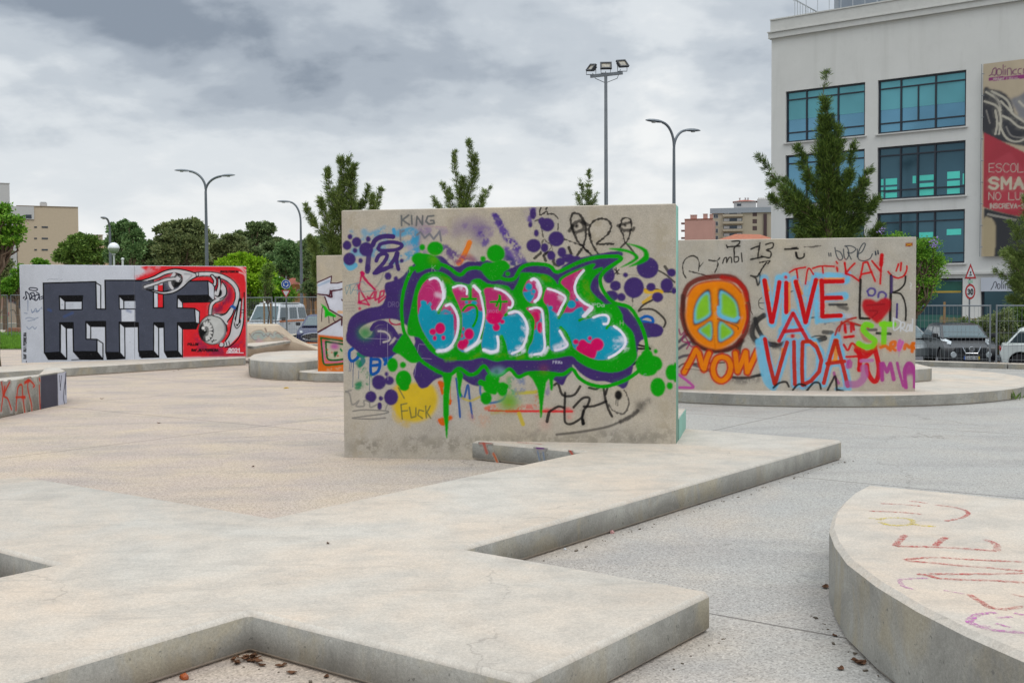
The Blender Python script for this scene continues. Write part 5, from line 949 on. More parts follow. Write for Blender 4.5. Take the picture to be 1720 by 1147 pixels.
b = MB(); b.box((LEN/2-.05, .02, (zc0+ZT)/2+.01), (LEN+.16, .42, ZT-zc0-.02)); b.box((LEN/2, .05, (ZT+zp1)/2), (LEN-.02, .5, zp1-ZT)); b.box((-.0+.25, 11, (ZT+zp1)/2-.01), (.5, 21.4, zp1-ZT-.03))
b.box((LEN/2+.02, .05, zp1+.04), (LEN+.06, .6, .07)); b.box((LEN/2-.05, -.02, ZT+.03), (LEN+.24, .5, .06), mat=None); b.build('cornice', M['cornice'], bld)
b = MB(); b.box((LEN/2, -.06, fac(1617, 459)[1]), (LEN-.1, .14, .12)); b.build('string_course', M['cornice'], bld)
def window(x0, x1, z0, z1, vs, hs, short=None, blind=None, glass='glass_blue', extra=(), depth=.2):
    fr = MB(); w, h = x1-x0, z1-z0; t_ = .09; y = depth
    fr.box(((x0+x1)/2, y, z0+t_/2), (w, .12, t_)); fr.box(((x0+x1)/2, y, z1-t_/2), (w, .12, t_)); fr.box((x0+t_/2, y, (z0+z1)/2), (t_, .12, h-2*t_)); fr.box((x1-t_/2, y, (z0+z1)/2), (t_, .12, h-2*t_))
    for f_ in vs: fr.box((x0+w*f_, y+.003, (z0+z1)/2), (t_, .11, h-2*t_))
    for f_ in hs: fr.box(((x0+x1)/2, y-.003, z1-h*f_), (w-2*t_, .1, t_*.8))
    if short: fr.box((x0+w*short, y+.004, z1-h*(hs[0]+hs[1])/2), (t_*.8, .1, h*(hs[1]-hs[0])))
    o = fr.build('window', M['darkframe'], bld)
    pn = MB(); pn.box(((x0+x1)/2, y+.04, (z0+z1)/2), (w-.02, .02, h-.02)); pn.build('pane', M[glass], o)
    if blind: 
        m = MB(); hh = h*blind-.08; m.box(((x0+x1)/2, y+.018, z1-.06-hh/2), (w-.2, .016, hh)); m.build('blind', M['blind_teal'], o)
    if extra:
        for a0, a1, c0, c1 in extra: m = MB(); m.box((x0+w*(a0+a1)/2, y+.018, z1-h*(c0+c1)/2), (w*(a1-a0), .014, h*(c1-c0))); m.build('painted_lit_pane', M['turq'], o)  # bright squares seen in the glass: light painted as turquoise rectangles
    s = MB(); s.box(((x0+x1)/2, -.03, z0-.05), (w+.2, .16, .07)); s.build('sill', M['cornice'], o)
(cA, cB) = cols
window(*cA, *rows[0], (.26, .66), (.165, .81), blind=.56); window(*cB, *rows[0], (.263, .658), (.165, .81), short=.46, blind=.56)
window(*cA, *rows[1], (.26, .66), (.165,), glass='glass_blue')
ex = ((.03, .06, .6, .72), (.085, .22, .6, .72), (.03, .06, .76, .96), (.085, .22, .76, .83), (.085, .22, .87, .97), (.40, .44, .58, .72), (.48, .64, .58, .68), (.48, .64, .73, .80), (.48, .64, .84, .96), (.79, .93, .55, .68), (.79, .93, .72, .82), (.79, .93, .86, .96), (.96, .985, .6, .8))
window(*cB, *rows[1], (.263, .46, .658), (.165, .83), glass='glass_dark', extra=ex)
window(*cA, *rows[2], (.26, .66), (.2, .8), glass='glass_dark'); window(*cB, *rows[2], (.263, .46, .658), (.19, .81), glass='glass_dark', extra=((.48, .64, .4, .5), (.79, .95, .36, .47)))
for cc_ in rcols[2:]:
    for r_ in rows: window(*cc_, *r_, (.26, .66), (.165, .81))
# ground floor glazing
for i, (a0, a1) in enumerate(gc2):
    fr = MB(); z0, z1 = grow; w = a1-a0
    fr.box(((a0+a1)/2, .26, z1-.06), (w, .1, .12)); fr.box(((a0+a1)/2, .26, z0+.1), (w, .1, .2))
    nk = max(1, int(w/2.4))
    for k in range(nk+1): fr.box((a0+.05+(w-.1)*k/nk, .262, (z0+z1)/2), (.09, .1, z1-z0-.3))
    o = fr.build('shopfront', M['darkframe'], bld); pn = MB(); pn.box(((a0+a1)/2, .31, (z0+z1)/2), (w-.02, .02, z1-z0-.02)); pn.build('pane', M['glass_dark'], o)
    if i == 0:
        m = MB(); m.box(((a0+a1)/2, .285, z1-.42), (w-.1, .012, .5)); m.build('green_band', simple('green_band', '1f5a4c', .5), o); m = MB(); m.box(((a0+a1)/2, .278, z1-.72), (w-.3, .012, .1)); m.build('yellow_strip', simple('yellow_strip', 'b89a3a', .5), o)
        m = MB(); m.box(((a0+a1)/2, .285, z1-2.3), (w-.1, .012, .7)); m.build('green_band', simple('green_film', '2a5b52', .4), o)
# roof railing and set-back storey
b = MB(); xr0 = fac(1327, 20)[0]; yb = .7; zr = zp1+.1
for k in range(60):
    x = xr0+k*.68; b.box((x, yb, zr+.55), (.03, .03, 1.1))
b.box((xr0+20, yb, zr+1.1), (40.2, .05, .05)); b.box((xr0+20, yb, zr+.15), (40.2, .03, .03))
for k in range(40): b.box((xr0, yb+.4*k, zr+.55), (.03, .03, 1.1)) if k else None
b.box((xr0, yb+8, zr+1.12), (.05, 16, .05)); b.build('roof_railing', M['railing'], bld)
b = MB(); xs = fac(1339, 20)[0]+.9; b.box((xs+20, 3.4+6, zr+1.6), (40, 12, 3.2)); b.build('roof_storey', simple('grey_cladding', '8f959c', .6), bld)
b = MB()
for k in range(14): b.box((xs+1.5+k*2.8, 3.38, zr+1.6), (2.4, .06, 2.7))
b.build('roof_glazing', glass_mat('grey_glazing', '8f98a3', .3, .3), bld)
# banner hanging on the facade
bo = .22; z_b0, z_b1 = fac(1652, 431, bo)[1], fac(1652, 108, bo)[1]; s0 = fac(1650, 250, bo)[0]
PB = BP+be*s0+bn*bo; PE = PB+be*7.4
bc = Canvas(Vector((PB.x, PB.y, BP.z+z_b0)), Vector((PE.x, PE.y, 0)), BP.z+z_b0, BP.z+z_b1, 24)
bc.fill('P', "1600,60 2200,-60 2200,600 1600,600", 'b5a58c', 1, 1, False)
bc.fill('S', "105,240 150,235 210,250 260,300 280,370 330,400 420,350 420,560 330,545 250,530 105,480", '2a2a30', 1, 1.2); bc.fill('S', "255,290 300,270 420,200 700,150 700,420 330,400 290,360", '77767a', 1, 2)
for q in ("120,250 180,290 200,350", "150,245 230,290 260,350", "110,300 180,330 200,400 190,480", "200,300 240,340 280,380 340,420", "210,380 250,400 300,440 360,450", "190,420 230,500 300,520 380,470", "170,350 180,420 170,480", "300,300 340,330 400,300"): bc.line('S', q, 3.4, 'b9b2a2', 1.2, .9)
for q in ("120,350 140,420", "230,440 260,490 330,500", "160,260 200,330"): bc.line('S', q, 2.2, '85807a', 1.4, .9)
bc.fill('S', "105,470 330,580 700,680 700,900 330,935 260,925 180,905 105,880", 'a32736', 1, .8, False); bc.fill('S', "140,640 250,575 420,800 300,900 160,900", 'b33a48', .5, 1.2, False)
bc.fill('S', "105,885 180,905 290,930 420,935 430,1150 160,1150 165,1000 150,940 105,950", '25262b', 1, 1, False); bc.fill('S', "105,950 150,945 172,985 170,1060 160,1150 105,1150", 'a89878', 1, 1.2); bc.line('S', "130,920 180,930 280,950", 4, '9a948a', 1.2, .8)
zA = ('S'); PU = '6e2a5a'
bc.line(zA, "137,160 150,150 158,125 172,118 172,150 165,158 150,150|182,125 178,150 190,158 203,150 203,130 192,122 182,125|212,100 212,155|224,125 224,155|224,108 224,110|236,155 236,125 250,120 258,130 258,155|285,125 270,130 268,148 285,152|312,120 298,125 295,145 310,150|340,118 325,124 325,145 340,145 342,118 344,148", 1.7, PU, .5, 1)
bc.fill(zA, "133,170 350,152 350,172 133,190", '8a2a6e', 1, .4, False); bc.text(zA, 160, 185, 'SMART', 13, 9, 1.1, 'b8a8a0', soft=.4); bc.text(zA, 232, 179, 'FITNESS', 11, 7, .8, 'a88a90', soft=.4)
bc.text(zA, 134, 688, 'ESCOLHA', 46, 31, 1.2, 'b3a396', soft=.4, gap=.28); bc.text(zA, 138, 778, 'SMART', 58, 47, 4.6, 'bcb09a', soft=.5, gap=.46); bc.text(zA, 134, 840, 'NO LUMIAR', 40, 28, 1.3, 'b3a396', soft=.4, gap=.3); bc.text(zA, 134, 886, 'INSCREVA-SE', 24, 15, 1.8, 'b3a396', soft=.4, gap=.42)
bc.a[:] = 1
b = MB(); V = bc.mesh(None, None, 0); Q = grid_faces(bc.H, bc.W)
M['banner'] = None
t = NT('banner_fabric'); at = t.N('ShaderNodeAttribute'); at.attribute_name = 'paint'; t.col(t.mix(1.0, at.outputs['Color'], t.ramp(t.noise(.8, 4, .5), [(.3, .88), (.7, 1.05)]), 'MULTIPLY')); t.rough(.55); M['banner'] = t.mat
back = MB(); c0 = bc.P0; c1 = c0+bc.d*bc.w; zt_ = Vector((0, 0, bc.h)); o2 = -bc.n*.03
back.add([c0+o2, c1+o2, c1+o2+zt_, c0+o2+zt_, c0, c1, c1+zt_, c0+zt_], [(0, 3, 2, 1), (0, 1, 5, 4), (1, 2, 6, 5), (2, 3, 7, 6), (3, 0, 4, 7)]); back.m = [1]*5
o = fast_mesh('advertising_banner', V, Q, np.dstack([bc.rgb, bc.a]).reshape(-1, 4), [M['banner'], simple('banner_edge', 'b8b4a8', .7)], back, origin=tuple(c0)); tag(o, 'tall fitness banner with crimson field hanging on the white building', 'banner')
b = MB()
for k in range(9): b.tube([(-.06, 0, .5+k*(bc.h-1)/8), (.1, -.03, .5+k*(bc.h-1)/8)], .02, 5)
b.tube([(-.08, .0, 0), (-.08, .0, bc.h)], .015, 5); b.build('fixing', M['steel'], o)
# white shop sign with the same lettering
s0, s1 = fac(1647.5, 480, .1)[0], fac(1702, 480, .1)[0]; z0, z1 = fac(1650, 489.5, .1)[1], fac(1650, 466.5, .1)[1]; PB = BP+be*s0+bn*.12; PE = BP+be*s1+bn*.12
sc_ = Canvas(Vector((PB.x, PB.y, BP.z+z0)), Vector((PE.x, PE.y, 0)), BP.z+z0, BP.z+z1, 50); sc_.rgb[:] = srgb('b5b9c2'); sc_.a[:] = 1
ZO['Y'] = (1440, 300, 3.375)
sc_.line('Y', "757,630 768,610 775,590 785,587 788,605 782,620|795,600 795,622 806,622 808,602 797,598|817,580 817,625|828,600 828,624|828,588 828,590|838,624 838,600 850,598 852,624|868,600 860,606 862,620 870,622|885,600 877,604 877,620 886,620", 1.3, '1b2030', .4, 1)
back = MB(); c0 = sc_.P0; c1 = c0+sc_.d*sc_.w; zt_ = Vector((0, 0, sc_.h)); o2 = -sc_.n*.14
back.add([c0+o2, c1+o2, c1+o2+zt_, c0+o2+zt_, c0, c1, c1+zt_, c0+zt_], [(0, 3, 2, 1), (0, 1, 5, 4), (1, 2, 6, 5), (2, 3, 7, 6), (3, 0, 4, 7)])
o = fast_mesh('shop_sign', sc_.mesh(None, None, 0), grid_faces(sc_.H, sc_.W), np.dstack([sc_.rgb, sc_.a]).reshape(-1, 4), [M['banner']], back, origin=tuple(c0)); tag(o, 'white shop sign with thin dark lettering over the dark doorway', 'sign')

# ---------------------------------------------------------------- generic distant blocks
def block(name, u0, u1, vtop, y0, ang, depth, label, col, z0=-.5, cat='building', rows_=(), wcol='3a3f48', parapet=None, wallname='wall', zoff=0):
    """front wall between pixel columns u0..u1 with the left corner at distance y0, facade turned by ang"""
    P = gy(u0, vtop, y0); top = P.z-z0; d = Vector((cos(ang), sin(ang), 0)); r = ray(u1, vtop); # intersect with facade line
    n = Vector((d.y, -d.x, 0)); Q = onplane(u1, vtop, P, n); L = (Q-P).dot(d)
    e_ = empty(name, (P.x, P.y, z0), label, cat, rz=ang); b = MB(); b.box((L/2, depth/2, top/2), (L, depth, top)); b.build(wallname, col, e_)
    return e_, L, top, (lambda u, v: ((onplane(u, v, P, n)-P).dot(d), onplane(u, v, P, n).z-z0))
def win(parent, F, u0, v0, u1, v1, mat, name='window', th=.06, fr=None):
    (x0, za), (x1, zb) = F(u0, v1), F(u1, v0); b = MB(); b.box(((x0+x1)/2, -th/2+.01, (za+zb)/2), (x1-x0, th, abs(zb-za))); o = b.build(name, mat, parent)
    if fr:
        b = MB(); w = .12
        b.box(((x0+x1)/2, -th-.01, (za+zb)/2), (w, .03, abs(zb-za)-w))
        for xx in (x0, x1): b.box((xx, -th-.01, (za+zb)/2), (w, .04, abs(zb-za)))
        for zz in (za+w/2, zb-w/2): b.box(((x0+x1)/2, -th-.01, zz), (abs(x1-x0)-w, .04, w))
        b.build('window_frame', fr, o)
    return o
M['winglass'] = glass_mat('far_window_glass', '3d4650', .4, .15); M['beige'] = simple('beige_tile', 'b5a590', .85, var=.04, vscale=2); M['greywall'] = simple('grey_wall', 'b4b3b3', .85, var=.05); M['pinkwall'] = simple('pink_wall', 'b58a80', .85, var=.05, vscale=.3)
M['roofred'] = simple('red_tiles', '8c4a38', .8, var=.25, vscale=3); M['ochre'] = simple('ochre_wall', 'a69c8a', .85, var=.05)
# beige end-wall building on the left: side wall facing right, pale balcony front to its left
bb, L, T, F = block('apartment_building', 27.5, 131, 346, 290, radians(23.5), 30, 'beige tiled apartment block with narrow slit windows, far left', M['beige'])
for i, v in enumerate((381.5, 400.5, 419.5, 438.5)):
    win(bb, F, 57.5, v-1, 62, v+1.2, M['winglass'], 'window', .1); win(bb, F, 70, v-1, 80.5, v+1.4, M['winglass'], 'window', .1)
b = MB(); x0, z_ = F(67, 352); x1, _ = F(79.5, 352); b.box(((x0+x1)/2, 2.5, T+.4), (x1-x0, 2.4, 1.4)); b.box(((x0+x1)/2, 2.5, T+1.25), ((x1-x0)*.8, 2, .2)); b.build('roof_vent', M['greywall'], bb)
x0, za = F(17, 368); x1, zb = F(57, 347); b = MB(); b.box(((x0+x1)/2, -.1, (za+T-.1)/2), (x1-x0, .35, T-.1-za)); b.build('upper_wall', M['greywall'], bb)
b = MB(); b.box((L/2, .0, T+.06), (L+.1, .35, .16)); b.build('parapet', simple('brown_coping', '7b6a58', .8), bb)
b = MB(); xw, _ = F(-40, 360); b.box((xw/2-.02, 2.2, T/2-.4), (-xw, 3, T-.8)); b.build('balcony_wing', M['greywall'], bb)
b = MB(); b.box((F(24, 400)[0]-.02, .9, T/2-.6), (1.0, 2.4, T-1.3)); b.build('pier', M['greywall'], bb)
for v in (364, 382, 401, 420, 438, 457, 475):
    x0, za = F(-38, v+5.5); x1, zb = F(22.5, v-4); w_ = MB(); w_.box(((x0+x1)/2, .68, (za+zb)/2), (x1-x0-.3, .06, zb-za)); o = w_.build('window', M['winglass'], bb)
    c = MB(); c.box((F(10, v)[0], .62, (za+zb)/2), (1.4, .06, zb-za)); c.build('shutter', simple('red_shutter', '8a3b3a', .7), o) if v in (420, 438, 457) else c.build('shutter', M['greywall'], o)
    c = MB(); c.box(((x0+x1)/2, .0, za-.65), (x1-x0, 1.3, 1.25)); c.build('balcony', M['greywall'], bb)
x0, za = F(43, 367); x1, zb = F(53, 361); w_ = MB(); w_.box(((x0+x1)/2, -.3, (za+zb)/2), (x1-x0, .1, zb-za)); w_.build('window', M['winglass'], bb)
tw, L, T, F = block('tower_block', -60, 15.7, 306, 330, radians(27), 20, 'grey tower block cut off by the left frame edge', M['greywall'])
win(tw, F, -10, 322, -2, 328, M['winglass'])
b = MB(); b.box((L/2, .1, T+.1), (L+.3, .5, .2)); b.build('parapet', M['greywall'], tw)
# orange distant roofs behind the trees
hs, L, T, F = block('distant_house', 148, 186, 406, 230, radians(0), 14, 'peach coloured house with chimneys showing above trees on left', simple('peach_wall', 'b79c80', .8))
for u in (159, 165, 181):
    x, z = F(u, 400); b = MB(); b.box((x, 1, T+.5), (.8, .8, 1.6)); b.box((x, 1, T+1.4), (1.05, 1.05, .16)); b.build('chimney', M['ochre'], hs)
win(hs, F, 152, 408, 158, 411, M['winglass']); b = MB(); b.prism([(0, -.6), (L*.5, -.6), (L*.5, 6), (0, 6)], T-.1, T+.25); b.build('roof', M['roofred'], hs)
oh, L, T, F = block('distant_house', 486, 532, 478, 92, radians(0), 9, 'orange house with red roof glimpsed behind the blue roundabout sign', simple('orange_wall', 'b5875a', .8), z0=-.4)
b = MB(); b.add([(-1, -1, T), (L+1, -1, T), (L+1, 10, T), (-1, 10, T), (L*.25, 4.5, T+2.3), (L*.75, 4.5, T+2.3)], [(0, 1, 5, 4), (1, 2, 5), (2, 3, 4, 5), (3, 0, 4), (3, 2, 1, 0)]); b.build('roof', M['roofred'], oh)
win(oh, F, 500, 486, 506, 492, M['winglass'], fr=M['greywall']); win(oh, F, 515, 486, 521, 492, M['winglass'], fr=M['greywall'])
# pink block, ochre apartment block, red roof
pk, L, T, F = block('apartment_building', 1150, 1197, 369, 440, radians(-14), 18, 'pink apartment block with blank wall and clay chimneys behind peace sign wall', M['pinkwall'])
for u0, u1, h in ((1159.5, 1170, 1.6), (1181, 1188, 1.9), (1192, 1197, 1.7)):
    x0, _ = F(u0, 365); x1, _ = F(u1, 365); b = MB(); b.box(((x0+x1)/2, 1.2, T+h/2), (x1-x0, 2.2, h)); b.box(((x0+x1)/2, 1.2, T+h+.12), ((x1-x0)*1.1, 2.4, .22)); b.build('chimney', M['pinkwall'], pk)
b = MB(); b.box((L/2, .2, T+.12), (L+.2, .9, .25)); b.build('roof', M['roofred'], pk)
bbm = simple('brown_balcony', '6e4f4a', .8)
for k in range(7): b = MB(); b.box((-.75, .8, T-1.5-k*2.9), (1.3, 1.6, .7)); b.build('balcony', bbm, pk)
oc, L, T, F = block('apartment_building', 1195.5, 1300, 354, 460, radians(-12), 18, 'ochre apartment block with grey roof band and rows of balconies', M['ochre'])
b = MB(); b.box((L/2-.2, .3, T-.5+.35), (L+1, 1.7, 2.1)); b.build('roof_band', simple('grey_roof_band', '8d949c', .7), oc)
for v in (357, 369, 381.5, 394):
    x0, za = F(1214, v+3.4); x1, zb = F(1248, v-2.8); w_ = MB(); w_.box(((x0+x1)/2, -.06, (za+zb)/2), (x1-x0-.6, .14, zb-za)); o = w_.build('window', M['winglass'], oc)
    for xc_, wc_ in ((x0+1.6, 2.2), (x1-1.5, 1.8)): c = MB(); c.box((xc_, -.16, (za+zb)/2), (wc_, .06, (zb-za)*.8)); c.build('window_frame', M['greywall'], o)
    c = MB(); c.box(((x0+x1)/2, -.6, za-.55), (x1-x0, 1.2, .95)); c.build('balcony', M['ochre'], oc)
for v in (363.5, 376, 388, 400): win(oc, F, 1199, v-4, 1206, v+3.6, M['winglass'], fr=M['greywall'])
for v in (360, 372, 383.5): win(oc, F, 1264, v-3.8, 1271.5, v+3.6, simple('brown_shutter', '4e3c3c', .7), fr=None)
b = MB(); x0, _ = F(1282.5, 370); x1, _ = F(1288, 370); b.box(((x0+x1)/2, -.3, T/2-.9), (x1-x0, .8, T-1.8)); b.build('dark_shaft', simple('dark_brown_shaft', '463538', .8), oc)
x0, _ = F(1232.5, 340); x1, z1 = F(1270, 335.5); b = MB(); b.box(((x0+x1)/2, 6, T+.9+1.2), (x1-x0, 8, 3.2)); b.build('penthouse', M['greywall'], oc)
b = MB(); b.add([(x0-.5, 1.5, T+3.7), (x1+.5, 1.5, T+3.7), (x1+.5, 10.5, T+3.7), (x0-.5, 10.5, T+3.7), ((x0+x1)/2, 6, T+4.7)], [(0, 1, 4), (1, 2, 4), (2, 3, 4), (3, 0, 4), (3, 2, 1, 0)]); b.build('roof', M['roofred'], oc)
w0, _ = F(1238, 340); w1, _ = F(1245, 340); b = MB(); b.box(((w0+w1)/2, 1.95, T+2.3), (w1-w0, .12, .9)); b.build('window', M['winglass'], oc)
x0, _ = F(1272, 335); x1, _ = F(1298, 335); b = MB(); b.box(((x0+x1)/2, 5, T+2.6), (x1-x0, 6, 3.9)); b.build('roof_box', M['greywall'], oc)
for u in (1275, 1278.5, 1282, 1285.5): x, _ = F(u, 332); b = MB(); b.box((x, 4, T+4.8), (.35, .35, .6)); b.box((x, 4, T+5.12), (.5, .5, .08)); b.build('chimney', M['ochre'], oc)
for u in (1242.5, 1252, 1256.5): x, _ = F(u, 332); b = MB(); b.lathe([(.25, 0), (.25, .8), (.42, .85), (.42, 1.05), (.1, 1.25)], 8, (x, 5, T+4.3)); b.build('chimney', M['greywall'], oc)
rh, L, T, F = block('red_roof_house', 1212, 1296, 404, 120, radians(0), 12, 'low house with orange tiled hip roof beside the white building', M['ochre'], wallname='wall')
b = MB(); xp, zp_ = F(1259, 388.5); b.add([(-.4, -.8, T), (L+.4, -.8, T), (L+.4, 12.8, T), (-.4, 12.8, T), (xp-.3, 6, zp_+.05), (xp+2.4, 6, zp_)], [(0, 1, 5, 4), (1, 2, 5), (2, 3, 4, 5), (3, 0, 4), (3, 2, 1, 0)]); b.build('roof', simple('orange_tiles', '9c5a3c', .8, var=.3, vscale=2.5), rh)
win(rh, F, 1225, 415, 1232, 425, M['winglass'], fr=M['greywall']); win(rh, F, 1250, 415, 1257, 425, M['winglass'], fr=M['greywall'])
# ---------------------------------------------------------------- lamps, masts, signs
def lampz(u, y, v): return gy(u, v, y)
M['lampgrey'] = simple('lamp_grey_paint', '6c7278', .5, .5, var=.08); M['lampglass'] = simple('lamp_cover', 'a9adae', .3, var=.05)
def lamp_head(parent, p, d, tilt=.12, s=1.0):
    """cobra head lying along direction d"""
    b = MB(); d = Vector(d).normalized(); side = Vector((-d.y, d.x, 0)).normalized(); up = Vector((0, 0, 1))
    prof = [(0, .05, .05), (.12, .09, .08), (.3, .15, .10), (.55, .17, .10), (.8, .13, .075), (.95, .05, .03)]
    vs = []; n = 10
    for x, w, h in prof:
        for j in range(n):
            a = 2*pi*j/n; zz = sin(a); vs.append(tuple(Vector(p)+d*(x*s)+side*(cos(a)*w*s)+up*((zz*h*(1 if zz > 0 else .45)+x*tilt)*s)))
    fs = [(i*n+j, i*n+(j+1) % n, (i+1)*n+(j+1) % n, (i+1)*n+j) for i in range(len(prof)-1) for j in range(n)]+[tuple(range(n)), tuple(range((len(prof)-1)*n, len(prof)*n))]
    b.add(vs, fs); o = b.build('lamp_head', M['lampgrey'], parent, smooth=True)
    g = MB(); g.lathe([(.0, -.05), (.1, -.045), (.12, 0)], 10, tuple(Vector(p)+d*(.52*s)+up*(-.03+.52*tilt)*s)); g.build('lamp_cover', M['lampglass'], o)
def arm_curve(z0, dx, dz, d, n=9):
    """from the pole, rises steeply and bends outward along d"""
    d = Vector(d).normalized(); o = []
    for i in range(n):
        t = i/(n-1); a = t*pi/2*.92; o.append(d*(dx*(1-cos(a))/(1-cos(pi/2*.92)))+Vector((0, 0, z0+dz*sin(a))))
    return o
def street_lamp(u, y, arms, label, r=.085, group='street lamps', z0=-.3):
    """arms: list of (u_end, v_end, v_split)"""
    vs_ = max(a[2] for a in arms); P = gy(u, vs_, y); e_ = empty('street_lamp', (P.x, y, z0), label, 'street lamp', group)
    b = MB(); b.tube([(0, 0, 0), (0, 0, 1.2), (0, 0, P.z-z0)], [r*1.5, r*1.35, r*.75], 10); b.build('pole', M['lampgrey'], e_, smooth=True)
    b = MB(); b.lathe([(.2, 0), (.2, .03), (.13, .05), (.13, .35)], 12); b.build('base', M['lampgrey'], e_)
    for ue, ve, vs1, dy in arms:
        Q = gy(ue, ve, y+dy); d = Vector((Q.x-P.x, dy, 0)); zs = gy(u, vs1, y).z-z0; hl = .8; dl = d.length-hl; dd = d.normalized()
        pts = arm_curve(zs, dl, (Q.z-z0)-zs-.02, dd); a = MB(); a.tube(pts, [r*.72]*len(pts), 8); o = a.build('arm', M['lampgrey'], e_, smooth=True)
        lamp_head(o, pts[-1]-dd*.05, dd, .05)
    return e_
street_lamp(345.5, 68, [(296, 287, 318, 0), (392, 295, 322, -.3)], 'tall twin-armed grey street lamp behind the mural wall', .1)
street_lamp(505, 75, [(468, 339, 372, 0)], 'single-armed grey street lamp in front of the trees left of centre', .09)
street_lamp(184.5, 76, [(171, 366, 390, -1.2)], 'small distant single-armed lamp beside the globe lamp', .1)
street_lamp(1132, 52, [(1088, 203, 246, -.6), (1173, 220.5, 250, .8)], 'twin-armed grey street lamp above right end of central wall', .085)
P = gy(191, 417, 58); e_ = empty('globe_lamp', (P.x, 58, -.1), 'white globe lamp on thin post behind the mural wall', 'street lamp')
b = MB(); b.tube([(0, 0, 0), (0, 0, P.z-.15)], .05, 8); b.tube([(0, 0, P.z-.25), (0, 0, P.z-.12)], .1, 8); b.build('post', simple('white_post', 'b8bcbc', .5), e_)
R_ = .29; b = MB(); b.lathe([(.1, -R_*.95)]+[(R_*cos(a), R_*sin(a)) for a in np.linspace(-1.2, .0, 6)], 16, (0, 0, P.z+.1)); b.build('globe_base', simple('globe_clear', '8f9a8c', .2), e_, smooth=True)
b = MB(); b.lathe([(R_*1.01*cos(a), R_*1.01*sin(a)) for a in np.linspace(0, 1.5, 8)], 16, (0, 0, P.z+.105)); b.build('globe', simple('globe_white', 'dcdfe2', .3), e_, smooth=True)
# short vertical white post
P = gy(206, 440, 52); b = MB(); b.tube([(0, 0, 0), (0, 0, P.z+.1)], .05, 8); b.lathe([(.08, P.z+.1), (.08, P.z+.16), (.01, P.z+.2)], 8); tag(b.build('thin_post', simple('white_pipe', 'c6cacb', .5), loc=(P.x, 52, 0)), 'thin white post top poking above the white wall', 'post')
# floodlight mast
P = gy(1017.5, 127, 47); mz = P.z+.3; e_ = empty('floodlight_mast', (P.x, 47, -.3), 'tall grey mast with three floodlights above the central wall', 'floodlight')
b = MB(); b.tube([(0, 0, 0), (0, 0, mz)], [.1, .065], 12); b.lathe([(.3, 0), (.3, .04), (.2, .06)], 12); b.build('pole', M['steel'], e_, smooth=True)
b = MB(); b.box((.03, 0, mz+.03), (1.38, .12, .12), 0, ry=-.1); b.build('crossbar', M['steel'], e_)
t = NT('led_panel'); t.col(t.mix(t.ramp(t.noise(9, 2, .5), [(.4, 0), (.6, 1)]), srgb('a9a293'), srgb('8a857b'))); t.rough(.3); M['led'] = t.mat
for x, zr, ry, sc in ((-.62, -.95, .22, .8), (.0, -.05, .0, .86), (.7, .5, -.2, .88)):
    z = mz+.38+x*.12; Rm = Matrix.Rotation(zr, 3, 'Z') @ Matrix.Rotation(radians(-35), 3, 'X') @ Matrix.Rotation(ry, 3, 'Y')
    def tr(b, dy=0): b.v = [tuple(Rm @ Vector(p)+Vector((x, -.12, z))) for p in b.v]; return b
    b = MB(); w, h = .5*sc, .36*sc
    for c_, d_ in (((0, 0, h/2), (w+.06, .09, .06)), ((0, 0, -h/2), (w+.06, .09, .06)), ((w/2, 0, 0), (.06, .09, h-.06)), ((-w/2, 0, 0), (.06, .09, h-.06)), ((0, .04, 0), (w-.02, .05, h-.02))): b.box(c_, d_)
    for k in range(6): b.box((-.2+k*.08, .09, 0), (.012, .06, h*.8))
    o = tr(b).build('floodlight', simple('black_housing', '26292e', .5), e_)
    b = MB(); b.box((0, .006, 0), (w-.06, .02, h-.06)); tr(b).build('led_panel', M['led'], o)
    b = MB(); b.tube([(x-.2, 0, z-.05), (x-.2, .02, mz+.1+x*.1), (x+.2, .02, mz+.1+x*.1), (x+.2, 0, z-.05)], .018, 6); b.tube([(x*.9, .05, z-.2), (x*.7, .05, mz-.12), (0, .1, mz-.3)], .014, 6); b.build('bracket', M['darksteel'], o)
# traffic signs
t = NT('sign_face'); at = t.N('ShaderNodeAttribute'); at.attribute_name = 'paint'; t.col(t.mix(1.0, at.outputs['Color'], t.ramp(t.noise(3, 4, .5), [(.3, .9), (.7, 1.05)]), 'MULTIPLY')); t.rough(.4); M['sign'] = t.mat
def plate(parent, name, x, z, verts, layers, y=-.06):
    """flat sign plate of given outline with coloured inlays; layers = [(outline, material, depth)]"""
    for i, (ol, mat) in enumerate([(verts, M['steel'])]+layers):
        b = MB(); b.extr([(x+p[0], z+p[1]) for p in ol], y-.004*i-.012, y-.004*i); o = b.build(name if i == 0 else 'sign_marking', mat, parent if i == 0 else top)
        if i == 0: top = o
    return top
def circ(r, n=24, sx=1): return [(r*sx*cos(2*pi*i/n), r*sin(2*pi*i/n)) for i in range(n)]
def poly_arc(r0, r1, a0, a1, n=8): 
    A = [(r1*cos(a0+(a1-a0)*i/n), r1*sin(a0+(a1-a0)*i/n)) for i in range(n+1)]; B = [(r0*cos(a0+(a1-a0)*i/n), r0*sin(a0+(a1-a0)*i/n)) for i in range(n+1)]; return A+B[::-1]
blue, white, red, black = simple('sign_blue', '14489a', .4, var=.04), simple('sign_white', 'c4c6c8', .4, var=.04), simple('sign_red', 'a82a2a', .4, var=.04), simple('sign_black', '1c1c1e', .5, var=.02)
y = 54; P = gy(480.7, 477.5, y); e_ = empty('traffic_sign', (P.x, y, -.1), 'round blue roundabout sign above a red and white give-way triangle', 'road sign')
b = MB(); b.tube([(0, 0, 0), (0, 0, P.z+.5)], .035, 8); b.build('pole', M['steel'], e_)
r = .235; zc = P.z+.1; tp = plate(e_, 'round_plate', 0, zc, circ(r), [(circ(r-.008), white), (circ(r-.03), blue)])
